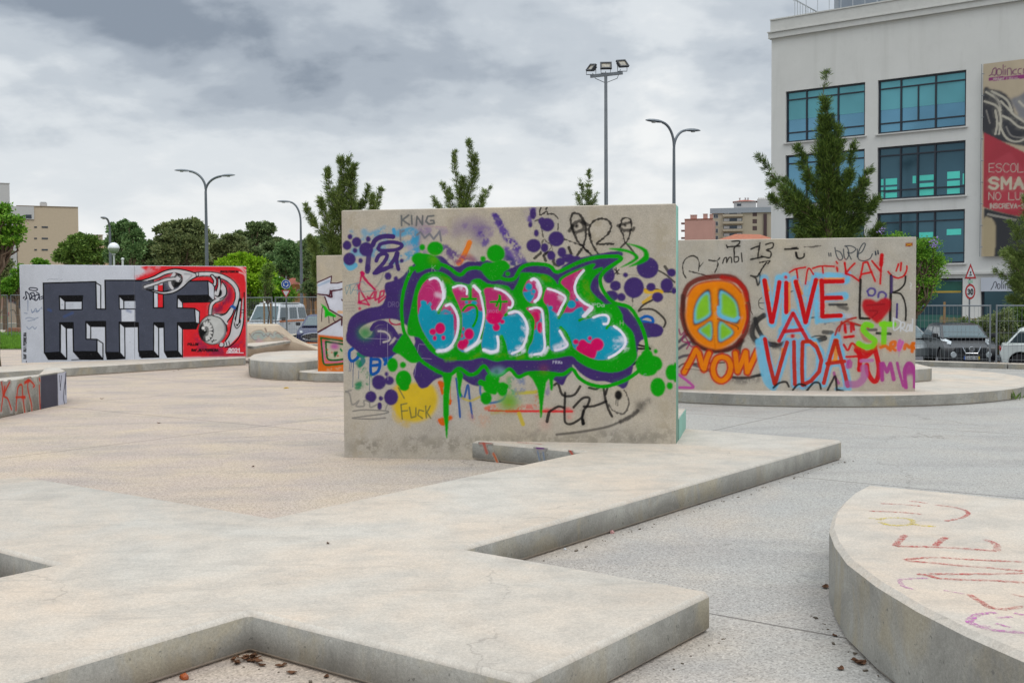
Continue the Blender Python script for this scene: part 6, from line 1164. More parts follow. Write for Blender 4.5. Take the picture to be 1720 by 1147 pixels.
for k in range(3):
    a = k*2*pi/3+.4; b = MB(); b.extr([(p[0], zc+p[1]) for p in poly_arc(.09, .135, a, a+1.25)], -.086, -.08); c_ = a+1.25; b.extr([(cos(c_)*.065, zc+sin(c_)*.065), (cos(c_)*.16, zc+sin(c_)*.16), (cos(c_+.55)*.112, zc+sin(c_+.55)*.112)], -.087, -.081); b.build('arrow', white, tp)
zt2 = zc-.42; tri = lambda s: [(-s, s*.58), (s, s*.58), (0, -s*1.15)]; plate(e_, 'triangle_plate', 0, zt2, tri(.24), [(tri(.235), red), (tri(.155), white)])
y = 44; P = gy(1628.5, 490, y); e_ = empty('traffic_sign', (P.x, y, -.5), 'round 30 speed limit sign below a red warning triangle on a post', 'road sign')
b = MB(); b.tube([(0, 0, 0), (0, 0, P.z+1.45)], .035, 8); b.build('pole', M['steel'], e_)
zc = P.z+.5; sx = .66
tp = plate(e_, 'round_plate', 0, zc, circ(.31, sx=sx), [(circ(.305, sx=sx), red), (circ(.225, sx=sx), white)])
def digit(parent, ch, x, z, w, h, th, mat, y):
    b = MB()
    for st_ in FONT[ch].split('|'):
        p = [tuple(float(v) for v in q.split(',')) for q in st_.split()]
        for a, c_ in zip(p, p[1:]):
            ax, az, bx, bz = x+a[0]*w, z+a[1]*h, x+c_[0]*w, z+c_[1]*h; L = hypot(bx-ax, bz-az); b.box(((ax+bx)/2, y, (az+bz)/2), (L+th*.8, .006, th), ry=-atan2(bz-az, bx-ax))
    return b.build('digit', mat, parent)
digit(tp, '3', -.1, zc-.1, .075, .2, .035, black, -.092); digit(tp, '0', .02, zc-.1, .075, .2, .035, black, -.092)
b = MB(); b.box((0, -.065, zc+.4), (.2, .015, .12)); b.build('small_plate', simple('green_white', '8fae9a', .5), e_)
tr2 = lambda s: [(-s*sx, -s*.58), (s*sx, -s*.58), (0, s*1.15)]; tp = plate(e_, 'triangle_plate', 0, zc+.72, tr2(.36), [(tr2(.35), red), (tr2(.23), white)])
b = MB(); b.box((0, -.09, zc+.66), (.09, .006, .04)); b.box((0, -.09, zc+.76), (.04, .006, .1)); b.build('pictogram', black, tp)

# ---------------------------------------------------------------- mesh fences
M['wire'] = simple('galvanised_wire', '8b9095', .4, .6, var=.05)
def fence_panel(p0, p1, h, z0, label, n=None, off=0.0, group='mesh fence panels along the road', mids=(.06, .3, .52, .72)):
    p0 = Vector(p0); p1 = Vector(p1); d = p1-p0; L = d.length; e_ = empty('fence_panel', (p0.x, p0.y, z0), label, 'fence', group, rz=atan2(d.y, d.x))
    for x in (.03, L-.03): b = MB(); b.tube([(x, 0, 0), (x, 0, h)], .024, 8); b.build('post', M['steel'], e_)
    b = MB(); b.tube([(.03, 0, h-.03), (L-.03, 0, h-.03)], .02, 8); b.build('top_rail', M['steel'], e_)
    b = MB(); n = n or int(L/.11)
    for k in range(1, n): b.box((L*k/n, 0, h/2), (.0055, .0055, h-.1))
    for m in mids: b.box((L/2, .006, h*m), (L-.06, .006, .009))
    b.build('wire_mesh', M['wire'], e_); return e_
def kline(u, d=.12, z=0.0):
    """point of the kerb line seen at pixel column u"""
    r = ray(u, 600); dr = Vector((r.x, r.y, 0)); a = kpt(0, d); # solve t*dr = a + s*e
    det = dr.x*(-e.y)+dr.y*e.x; t = (a.x*(-e.y)+a.y*e.x)/det; return Vector((dr.x*t, dr.y*t, z))
g1, g2, g3 = kline(1664.5), kline(1671.5), kline(1795); hF = 2-.15-(511.5-497)/1850*g1.y
fence_panel(g1-e*3.5, g1, hF, .15, 'mesh fence panel in front of the dark crossover, left of the paired posts'); fence_panel(g2, g2+e*3.5, hF, .15, 'mesh fence panel at right frame edge, in front of the pale hatchback'); fence_panel(g1-e*7.2, g1-e*3.7, hF, .15, 'mesh fence panel mostly hidden behind the peace sign wall')
h1, h2 = kline(459), kline(463); 
fence_panel(h1-e*3.6, h1, 2.0, .15, 'mesh fence panel in front of the white van, left of the paired posts'); fence_panel(h2, h2+e*3.6, 2.0, .15, 'mesh fence panel in front of the blue car, right of the paired posts'); fence_panel(h1-e*7.4, h1-e*3.8, 2.0, .15, 'mesh fence panel with its right end showing beside the mural wall')
f0 = gy(13.5, 530, 62); fence_panel((f0.x-3.5, 62, 0), (f0.x, 62, 0), 2.35, .05, 'mesh fence panel at left frame edge beyond the lawn', n=22); fence_panel((f0.x+.15, 62, 0), (f0.x+3.6, 62, 0), 2.35, .05, 'mesh fence panel between left frame edge and the mural wall', n=22)
# dark background panelling, woven screen and hedge behind the cars
M['bamboo'] = simple('bamboo_slats', '8a7d55', .85, var=.3, vscale=9)
q0 = gy(1578, 560, 47); q1 = gy(1740, 560, 41.5); d = (q1-q0); d.z = 0; L = d.length
e_ = empty('slatted_screen', (q0.x, q0.y, -.5), 'woven bamboo screen behind the dark crossover', 'screen', rz=atan2(d.y, d.x)); hs_ = gy(1600, 533, 46).z+.5; b = MB()
for k in range(26): b.box((L/2, .01*(k % 2), .1+k*(hs_-.15)/25), (L, .02, .035))
for k in range(14): b.box((L*k/13, .05, hs_/2), (.05, .04, hs_))
b.build('slats', M['bamboo'], e_); 
for k in range(5): b = MB(); b.tube([(L*k/4, .1, 0), (L*k/4, .1, hs_+.05)], .04, 6); b.build('post', M['bamboo'], e_)
wood = simple('pine_post', '8f6f48', .8, var=.2, vscale=8)
p = gy(1586.5, 507, 41); b = MB(); b.tube([(0, 0, 0), (0, 0, p.z+.5)], [.05, .045], 8); tag(b.build('wooden_stake', wood, loc=(p.x, 41, -.5)), 'wooden stake standing behind the roof of the dark crossover', 'stake')
p = gy(1678, 560, 40.5); b = MB(); b.tube([(0, 0, 0), (.03, 0, 1.5)], [.05, .045], 8); tag(b.build('wooden_stake', wood, loc=(p.x, 40.5, -.5)), 'wooden stake among hedge plants right of the paired fence posts', 'stake')
# young staked tree's stakes in front of the van
for u in (443.5, 454.5): 
    p = gy(u, 509, 52); b = MB(); b.tube([(0, 0, 0), (0, 0, p.z+.1)], [.045, .04], 8); tag(b.build('wooden_stake', wood, loc=(p.x, 52, -.1)), 'wooden stake %s of the slim young tree before the van' % ('left' if u < 450 else 'right'), 'stake')

# ---------------------------------------------------------------- vehicles
rubber = simple('tyre_rubber', '1b1b1d', .85, var=.1); chrome = simple('chrome', 'b9bcc0', .2, .9, var=.03); carglass = glass_mat('car_glass', '56666a', .45, .06); carglass2 = glass_mat('car_side_glass', '4c5a60', .55, .06); plastic = simple('black_plastic', '1c1d20', .6, var=.1); lens = simple('headlamp_lens', 'b9c0c4', .12, .3, var=.15, vscale=12)
def paint(name, c, met=.35):
    t = NT(name); c = srgb(c); t.col(t.mix(t.ramp(t.noise(1.2, 3, .5), [(.4, 0), (.6, 1)]), c, tuple(x*.9 for x in c))); t.rough(.28); t.b.inputs['Metallic'].default_value = met; t.b.inputs['Coat Weight'].default_value = .2; t.b.inputs['Coat Roughness'].default_value = .08; return t.mat
def car(name, label, cat, pos, heading, L, W, H, body_mat, side, roofpts, wheels, wr, belt, trim=None, plate_txt=None, front=None, z0=-.5):
    """x forward. side: silhouette (x,z) of the lower body incl. belt line; roofpts: (x_rear_base,x_rear_top,x_front_top,x_front_base)"""
    e_ = empty(name, pos, label, cat, rz=heading)
    # lower body with arches
    prof = []
    for p in side: prof.append(p)
    for wx in sorted(wheels, reverse=True):
        pass
    bot = []
    xr, xf = side[0][0], side[-1][0]; zb = side[0][1]
    for wx in sorted(wheels, reverse=True): bot += [(wx+(wr+.07)*cos(a), max(zb, wr+(wr+.07)*sin(a))) for a in np.linspace(-.25, pi+.25, 11)]
    b = MB(); b.extr(prof+bot, -W/2, W/2); b.build('body', body_mat, e_, bevel=.07, seg=3, smooth=True, ang=35)
    x0, x1, x2, x3 = roofpts; zb_ = belt; w0, w1 = W/2-.06, W/2-.2
    b = MB(); vs = [(x0, -w0, zb_), (x3, -w0, zb_), (x3, w0, zb_), (x0, w0, zb_), (x1, -w1, H-.06), (x2, -w1, H-.06), (x2, w1, H-.06), (x1, w1, H-.06), (x1+.15, -w1+.15, H), (x2-.25, -w1+.15, H), (x2-.25, w1-.15, H), (x1+.15, w1-.15, H)]
    b.add(vs, [(0, 1, 5, 4), (1, 2, 6, 5), (2, 3, 7, 6), (3, 0, 4, 7), (4, 5, 9, 8), (5, 6, 10, 9), (6, 7, 11, 10), (7, 4, 8, 11), (8, 9, 10, 11), (3, 2, 1, 0)]); b.build('roof', body_mat, e_, bevel=.04, seg=2)
    def quad(pts, off, name, mat, inset):
        c_ = sum((Vector(p) for p in pts), Vector())/len(pts); n = (Vector(pts[1])-Vector(pts[0])).cross(Vector(pts[2])-Vector(pts[1])).normalized()
        if n.dot(c_-Vector((0, 0, zb_))) < 0: n = -n
        q = [c_+(Vector(p)-c_)*inset+n*off for p in pts]; q2 = [p-n*.03 for p in q]; k = len(q); m = MB(); m.add(q+q2, [tuple(range(k)), tuple(range(k, 2*k))[::-1]]+[(i, (i+1) % k, k+(i+1) % k, k+i) for i in range(k)]); return m.build(name, mat, e_, bevel=.01)
    quad([vs[1], vs[2], vs[6], vs[5]], .012, 'windscreen', carglass, .88); quad([vs[3], vs[0], vs[4], vs[7]], .012, 'rear_window', carglass2, .82)
    for s in (-1, 1):
        a, c_, d, f_ = [Vector((p[0], s*abs(p[1]), p[2])) for p in (vs[0], vs[1], vs[5], vs[4])]
        n_w = 3 if L > 4.2 else 2
        for k in range(n_w):
            t0, t1 = k/n_w+.03, (k+1)/n_w-.03; lo = lambda t: a+(c_-a)*t; hi = lambda t: f_+(d-f_)*t
            q = [lo(t0)+(hi(t0)-lo(t0))*.1, lo(t1)+(hi(t1)-lo(t1))*.1, lo(t1)+(hi(t1)-lo(t1))*.84, lo(t0)+(hi(t0)-lo(t0))*.84]; quad(q, .012, 'side_window', carglass2, 1)
        m = MB(); m.box((x3-.25, s*(W/2+.1), zb_+.1), (.14, .2, .15)); m.build('mirror', trim or plastic, e_, bevel=.03)
        for k in range(1, n_w): m = MB(); m.box((x0+(x3-x0)*k/n_w+.12, s*(W/2+.006), zb_-.16), (.17, .03, .035)); m.build('door_handle', trim or plastic, e_)
        for wx in wheels:
            m = MB(); m.lathe([(wr*.66, s*(W/2-.2)), (wr*.97, s*(W/2-.2)), (wr, s*(W/2-.17)), (wr, s*(W/2-.04)), (wr*.96, s*(W/2-.01)), (wr*.66, s*(W/2-.01))], 22, (wx, 0, wr), axis='y'); o = m.build('wheel', rubber, e_, smooth=True)
            m = MB(); m.lathe([(wr*.65, s*(W/2-.19)), (wr*.65, s*(W/2-.03)), (wr*.58, s*(W/2-.035)), (wr*.55, s*(W/2-.06)), (.05, s*(W/2-.03))], 20, (wx, 0, wr), axis='y'); m.build('rim', M['steel'], o, smooth=True)
    return e_
def az(u, y): p = gy(u, 560, y); return p.x, y
def to_front(x, y, off):
    """heading so the nose points to the camera, turned by off (positive: nose swings to image right)"""
    return atan2(-y, -x)+off
# white van
x, y = az(468, 57.5)
van_w = paint('van_white', 'c3c7cb', .0)
side = [(-2.15, .38), (-2.2, .9), (-2.18, 1.12), (1.72, 1.08), (2.08, .98), (2.2, .62), (2.18, .36)]
v = car('parked_van', 'white minibus with orange side stripe parked behind the mesh fence', 'van', (x, y, -.12), to_front(x, y, -radians(22)), 4.4, 1.72, 1.93, van_w, side, (-2.17, -2.05, 1.35, 1.95), (-1.3, 1.35), .31, 1.08)
for s in (-1, 1):
    m = MB(); m.box((2.19, s*.66, .78), (.04, .3, .2)); m.build('headlight', lens, v, bevel=.01); m = MB(); m.box((0, s*.862, 1.06), (3.9, .02, .09)); m.build('orange_stripe', simple('orange_stripe', 'bf6a2c', .5), v)
m = MB(); m.box((2.2, 0, .8), (.03, .9, .14)); m.build('grille', plastic, v); m = MB(); m.box((2.24, 0, .45), (.12, 1.66, .2)); m.build('bumper', plastic, v, bevel=.03); m = MB(); m.box((-.3, 0, 1.97), (2.6, 1.2, .06)); m.build('roof_rack', van_w, v)
m = MB(); m.box((2.31, 0, .46), (.015, .5, .11)); m.build('number_plate', white, v)
for yy in (-.4, .3): m = MB(); m.box((2.0-.12, yy, 1.2), (.02, .5, .02), rx=.3); m.build('wiper', plastic, v)
# blue hatchback
x, y = az(541, 50.5)
side = [(-1.95, .3), (-2.0, .7), (-1.9, .98), (-.9, .98), (.8, .93), (1.55, .8), (1.86, .62), (1.9, .3)]
h = car('parked_car', 'dark blue hatchback facing the camera beside the white minibus', 'car', (x, y, -.12), to_front(x, y, radians(-8)), 3.95, 1.74, 1.46, paint('car_blue', '1a2150'), side, (-1.9, -1.45, .1, 1.0), (-1.22, 1.22), .3, .95)
m = MB(); m.extr([(.62*cos(a)*1.0, .5+.16*sin(a)) for a in np.linspace(0, 2*pi, 20, endpoint=False)], -.02, .02); m.v = [(1.905-abs(p[0])*.05, p[0], p[2]) for p in m.v]; g_ = m.build('grille', plastic, h)
m = MB()
for k in range(6): m.box((1.93, 0, .39+k*.045), (.02, 1.1*sqrt(max(.05, 1-((k-2.5)/3.4)**2)), .012))
m.build('grille_bars', chrome, g_)
m = MB(); m.tube([(1.93-abs(.64*cos(a))*.05, .64*cos(a), .5+.17*sin(a)) for a in np.linspace(0, 2*pi, 22)], .015, 6); m.build('grille_trim', chrome, g_)
for s in (-1, 1): m = MB(); m.add([(1.9, s*.6, .66), (1.62, s*.86, .7), (1.42, s*.87, .82), (1.78, s*.62, .76), (1.8, s*.6, .64), (1.52, s*.84, .68), (1.32, s*.85, .8), (1.68, s*.6, .74)], [(0, 1, 2, 3), (4, 7, 6, 5), (0, 4, 5, 1), (1, 5, 6, 2), (2, 6, 7, 3), (3, 7, 4, 0)]); m.build('headlight', lens, h, bevel=.015)
m = MB(); m.box((1.95, 0, .4), (.02, .48, .1)); m.build('number_plate', simple('plate_yellowish', 'a8a48c', .5), h); m = MB(); m.box((1.9, 0, .24), (.12, 1.6, .1)); m.build('bumper', plastic, h, bevel=.02)
# dark crossover
x, y = az(1608, 40.2)
side = [(-2.02, .36), (-2.08, .8), (-1.95, 1.08), (-.6, 1.08), (.95, 1.02), (1.55, .93), (1.92, .74), (2.02, .5), (2.0, .3)]
cr_ = car('parked_car', 'dark crossover with round fog lamps parked nose-on behind mesh fence', 'car', (x, y, -.54), to_front(x, y, radians(13)), 4.13, 1.76, 1.56, paint('car_dark', '111217', .0), side, (-2.0, -1.5, .35, 1.2), (-1.26, 1.27), .34, 1.05)
for s in (-1, 1):
    m = MB(); m.lathe([(.01, .0), (.09, .0), (.11, -.03), (.11, -.08)], 18, (0, 0, 0), axis='x'); m.v = [(2.05+p[0]-.02, s*.58+p[1], .5+p[2]) for p in m.v]; m.build('fog_lamp', lens, cr_, smooth=True)
    m = MB(); m.tube([(1.98, s*.58+.125*cos(a), .5+.125*sin(a)) for a in np.linspace(0, 2*pi, 18)], .022, 6); m.build('fog_lamp_ring', plastic, cr_)
    m = MB(); m.add([(1.6, s*.56, .96), (1.78, s*.62, .87), (1.5, s*.84, .9), (1.0, s*.83, 1.05), (1.1, s*.7, 1.06), (1.6, s*.56, .9), (1.78, s*.62, .82), (1.5, s*.82, .85), (1.0, s*.8, 1.0), (1.1, s*.7, 1.0)], [(0, 1, 2, 3, 4), (9, 8, 7, 6, 5)]+[(i, (i+1) % 5, 5+(i+1) % 5, 5+i) for i in range(5)]); m.build('headlight', lens, cr_, bevel=.01)
m = MB(); m.box((2.0, 0, .66), (.05, 1.05, .18)); g_ = m.build('grille', plastic, cr_, bevel=.01)
m = MB()
for k in range(14): m.box((2.03, -.5+k*.077, .66), (.015, .02, .15))
m.build('grille_bars', M['darksteel'], g_)
m = MB(); m.tube([(2.06, -.3, .78), (2.09, -.2, .56), (2.09, .2, .56), (2.06, .3, .78)], .024, 6); m.build('chrome_trim', chrome, cr_); m = MB(); m.tube([(2.08, .085*cos(a), .7+.075*sin(a)) for a in np.linspace(0, 2*pi, 16)], .014, 6); m.box((2.085, 0, .7), (.02, .2, .03)); m.build('emblem', chrome, cr_)
m = MB(); m.box((2.1, 0, .4), (.02, .52, .115)); p_ = m.build('number_plate', white, cr_); m = MB(); m.box((2.112, -.235, .4), (.01, .05, .113)); m.build('plate_band', blue, p_); m = MB(); m.box((2.112, .235, .4), (.01, .05, .113)); m.build('plate_band', simple('plate_yellow', 'b8a030', .5), p_)
m = MB()
for i, ch in enumerate('34-NS-90'):
    for st_ in FONT[ch].split('|'):
        p = [tuple(float(v) for v in q.split(',')) for q in st_.split()]
        for a, c_ in zip(p, p[1:]):
            y0, z0_, y1, z1_ = -.19+i*.05+a[0]*.034, .365+a[1]*.07, -.19+i*.05+c_[0]*.034, .365+c_[1]*.07; L_ = hypot(y1-y0, z1_-z0_); m.box((2.114, (y0+y1)/2, (z0_+z1_)/2), (.006, L_+.008, .01), rx=atan2(z1_-z0_, y1-y0))
m.build('plate_lettering', black, p_); m = MB(); m.box((2.0, 0, .26), (.14, 1.5, .12)); m.build('bumper', plastic, cr_, bevel=.03)
m = MB(); m.box((1.1, .02, 1.11), (.02, 1.1, .02)); m.build('wiper', plastic, cr_)
# pale hatchback, side on
x, y = az(1776, 37)
side = [(-1.7, .3), (-1.78, .6), (-1.68, .92), (-.7, .95), (.7, .92), (1.45, .82), (1.75, .62), (1.78, .3)]
hc = car('parked_car', 'pale silver-green small hatchback cut by the right frame edge', 'car', (x, y, -.54), atan2(-.42, 1), 3.55, 1.63, 1.48, paint('car_pale', 'c6ccc9', .0), side, (-1.6, -1.15, .25, .95), (-1.15, 1.15), .3, .92, trim=chrome)
for s in (-1, 1): m = MB(); m.box((-1.75, s*.66, .74), (.05, .09, .14)); m.build('tail_light', red, hc, bevel=.02); m = MB(); m.lathe([(.01, 0), (.1, 0), (.12, -.05)], 14, (0, 0, 0), axis='x'); m.v = [(1.72+p[0], s*.56+p[1], .66+p[2]) for p in m.v]; m.build('headlight', lens, hc)
m = MB(); m.box((-1.8, 0, .42), (.12, 1.5, .16)); m.build('bumper', M['darksteel'], hc, bevel=.03)
# dark car half hidden at the left of the crossover, and far estate behind it
x, y = az(1510, 43)
side = [(-2.0, .3), (-2.05, .7), (-1.95, .95), (-.9, .97), (.9, .92), (1.6, .8), (1.95, .62), (2.0, .3)]
c2 = car('parked_car', 'grey car peeping out between peace sign wall and dark crossover', 'car', (x, y, -.54), to_front(x, y, radians(20)), 4.1, 1.72, 1.45, paint('car_grey', '7f8587', .3), side, (-1.95, -1.4, .2, 1.05), (-1.25, 1.25), .3, .95)
for s in (-1, 1): m = MB(); m.box((1.85, s*.65, .7), (.1, .26, .14)); m.build('headlight', lens, c2, bevel=.02)
# motor scooter
x, y = az(1644, 43.5); e_ = empty('motorcycle', (x, y, -.54), 'white motor scooter parked behind the dark crossover', 'motorcycle', rz=to_front(x, y, radians(60)))
for wx in (-.65, .68): m = MB(); m.lathe([(.2, -.05), (.28, -.05), (.3, 0), (.28, .05), (.2, .05)], 18, (wx, 0, .3), axis='y'); o = m.build('wheel', rubber, e_); m = MB(); m.lathe([(.02, -.04), (.19, -.03), (.19, .03), (.02, .04)], 14, (wx, 0, .3), axis='y'); m.build('rim', M['steel'], o)
wsc = simple('scooter_white', 'c2c5c6', .3, var=.05)
m = MB(); m.extr([(-.85, .75), (-.5, .55), (-.1, .35), (.3, .32), (.42, .6), (.55, 1.05), (.42, 1.12), (.25, .6), (.0, .5), (-.15, .75), (-.7, .9)], -.17, .17); m.build('body', wsc, e_, bevel=.05)
m = MB(); m.box((-.38, 0, .86), (.75, .28, .1)); m.build('seat', plastic, e_, bevel=.04); m = MB(); m.tube([(.68, 0, .3), (.45, 0, 1.15)], .03, 6); m.tube([(.42, -.36, 1.2), (.45, 0, 1.15), (.42, .36, 1.2)], .018, 6); m.build('handlebar', M['darksteel'], e_)
for s in (-1, 1): m = MB(); m.tube([(.42, s*.25, 1.2), (.4, s*.32, 1.42)], .008, 5); m.box((.4, s*.34, 1.45), (.03, .13, .09)); m.build('mirror', plastic, e_)
m = MB(); m.add([(.5, -.2, 1.12), (.5, .2, 1.12), (.34, .16, 1.55), (.34, -.16, 1.55), (.48, -.2, 1.12), (.48, .2, 1.12), (.32, .16, 1.55), (.32, -.16, 1.55)], [(0, 1, 2, 3), (7, 6, 5, 4), (0, 4, 5, 1), (1, 5, 6, 2), (2, 6, 7, 3), (3, 7, 4, 0)]); m.build('windshield', carglass, e_); m = MB(); m.box((.55, 0, .98), (.05, .22, .13)); m.build('headlight', lens, e_, bevel=.02)
# ---------------------------------------------------------------- far skate structures on the left, low barrier
q0 = gy(-30, 546, 88); q1 = gy(46, 546, 88); farc = Canvas(Vector((q0.x, 88, .05)), Vector((q1.x, 88, .05)), .05, 2.7, 14); farc.rgb[:] = srgb('8f8073'); farc.a[:] = .8
ZO['Z'] = (0, 480, 7.16)
farc.line('Z', "0,340 30,300 60,290 90,330 100,360|120,300 150,290 180,320 190,370", 1.6, '2a2a2c', .8, .9); farc.line('Z', "40,340 100,330|50,370 90,360", 2, 'a8455a', 1, .8); farc.line('Z', "10,380 90,390", 2, '5a9a50', 1.4, .8)
farc.fill('Z', "90,120 130,65 200,60 260,110 260,290 180,230 150,205 100,200", '3a3d44', 1, 1); farc.line('Z', "130,130 200,140 240,120|150,100 150,200", 1.2, 'b04a60', .8, .8); farc.fill('Z', "0,110 80,120 80,250 0,270", '8d6a5c', .8, 2)
b_ = Canvas.mesh(farc, None, None, .0); back = MB(); c0 = farc.P0; c1 = c0+farc.d*farc.w; zt_ = Vector((0, 0, farc.h)); o2 = -farc.n*.5
back.add([c0+o2, c1+o2, c1+o2+zt_, c0+o2+zt_, c0, c1, c1+zt_, c0+zt_], [(0, 3, 2, 1), (0, 1, 5, 4), (1, 2, 6, 5), (2, 3, 7, 6), (3, 0, 4, 7)])
o = fast_mesh('graffiti_wall', b_, grid_faces(farc.H, farc.W), np.dstack([farc.rgb, farc.a]).reshape(-1, 4), [M['wall']], back, origin=tuple(c0)); tag(o, 'distant low wall with dark graffiti beyond the lawn, far left', 'wall')
b = MB(); p = gy(20, 546, 84); b.extr([(-6, 0), (9, 0), (9, .7), (3.5, .75), (2.5, .45), (-6, .4)], 0, 1.2); tag(b.build('low_bench_wall', M['slab_top'], loc=(p.x, 80, .02)), 'low pale concrete bench wall in front of distant graffiti', 'wall')
b = MB(); p = gy(8, 556, 70); b.extr([(0, .0), (1.6, 0), (1.2, .28), (.3, .3)], 0, .7); tag(b.build('wooden_bench_block', simple('rust_brown', '7a5540', .8), loc=(p.x-1.0, 72, .02), bevel=.05), 'small rust-brown seat block at left edge beyond the lawn', 'bench')
p = gy(497, 577, 47.3); b = MB(); b.box((1.6, 0, .09), (4.2, .35, .18)); b.box((1.6, .1, .19), (4.1, .1, .04)); tag(b.build('low_barrier', simple('orange_sprayed_kerb', 'a8602e', .8, var=.4, vscale=3), loc=(p.x, 47.3, -.02), rz=-.4), 'low barrier sprayed orange in front of the blue hatchback', 'barrier')
# ---------------------------------------------------------------- vegetation
def leaf_mat(name, cols, trans=.25, rough=.6):
    t = NT(name); g = t.N('ShaderNodeNewGeometry'); r = g.outputs['Random Per Island']; n = t.noise(.9, 3, .5)
    m = t.math('ADD', t.math('MULTIPLY', r, .6), t.math('MULTIPLY', n, .5)); k = len(cols)
    c = t.ramp(m, [(.2+.6*i/(k-1), srgb(c_)) for i, c_ in enumerate(cols)]); t.col(c); t.rough(rough); t.b.inputs['Specular IOR Level'].default_value = .25
    tr = t.N('ShaderNodeBsdfTranslucent'); t.L(c, tr.inputs[0]); mx = t.N('ShaderNodeMixShader'); mx.inputs[0].default_value = trans; t.L(t.b.outputs[0], mx.inputs[1]); t.L(tr.outputs[0], mx.inputs[2]); t.L(mx.outputs[0], t.out.inputs[0])
    return t.mat
LM = dict(deep=leaf_mat('deep_needles', ('2c3a1c', '486028', '70863a')), conifer=leaf_mat('conifer_needles', ('425229', '64793c', '8c9c56')), dark=leaf_mat('dark_leaves', ('465a38', '64794c', '8a9c66')), mid=leaf_mat('mid_leaves', ('3e5526', '5c7a34', '7f9a48')), light=leaf_mat('light_leaves', ('5a8418', '86b020', 'accc3c'), .35), olive=leaf_mat('olive_leaves', ('536340', '717f50', '949c68')), poplar=leaf_mat('poplar_leaves', ('426038', '5e7e4a', '84a068')), fresh=leaf_mat('fresh_leaves', ('3f6a1c', '5d8f28', '85b03c'), .35))
BARK = simple('bark', '5a4a3c', .9, var=.3, vscale=6)
def cards(rng, pts, size, dirs=None, asp=2.2, droop=0.0):
    """one lens-shaped leaf (two triangles) per point; numpy arrays in, V,F out"""
    n = len(pts); P = np.asarray(pts)
    D = rng.normal(size=(n, 3)) if dirs is None else np.asarray(dirs)+rng.normal(size=(n, 3))*.38
    D[:, 2] -= droop; D /= np.linalg.norm(D, axis=1)[:, None]+1e-9; A = rng.normal(size=(n, 3)); S = np.cross(D, A); S /= np.linalg.norm(S, axis=1)[:, None]+1e-9
    s = (size*rng.uniform(.6, 1.35, n))[:, None]; D = D*s; S = S*s/asp/2
    V = np.empty((n, 4, 3)); V[:, 0] = P; V[:, 1] = P+D*.5+S; V[:, 2] = P+D; V[:, 3] = P+D*.5-S
    return V.reshape(-1, 3), np.arange(n*4).reshape(n, 4)
def quadmesh(name, V, F, mat, parent):
    me = bpy.data.meshes.new(name); me.vertices.add(len(V)); me.vertices.foreach_set('co', V.ravel().astype(np.float32)); me.loops.add(F.size); me.loops.foreach_set('vertex_index', F.ravel().astype(np.int32))
    me.polygons.add(len(F)); me.polygons.foreach_set('loop_start', np.arange(0, F.size, 4, dtype=np.int32)); me.polygons.foreach_set('loop_total', np.full(len(F), 4, np.int32)); me.materials.append(mat); me.update(calc_edges=True)
    o = bpy.data.objects.new(name, me); scene.collection.objects.link(o); o.parent = parent; return o
def limb(b, p0, p1, r0, r1, rng, n=4, wob=.06, sag=0):
    p0 = Vector(p0); p1 = Vector(p1); L = (p1-p0).length; pts = []
    for i in range(n+1):
        t = i/n; q = p0.lerp(p1, t); q += Vector(rng.normal(size=3)*wob*L*(0 if i in (0, n) else 1)); q.z += sag*L*sin(pi*t); pts.append(q)
    b.tube(pts, [r0+(r1-r0)*i/n for i in range(n+1)], 6); return pts
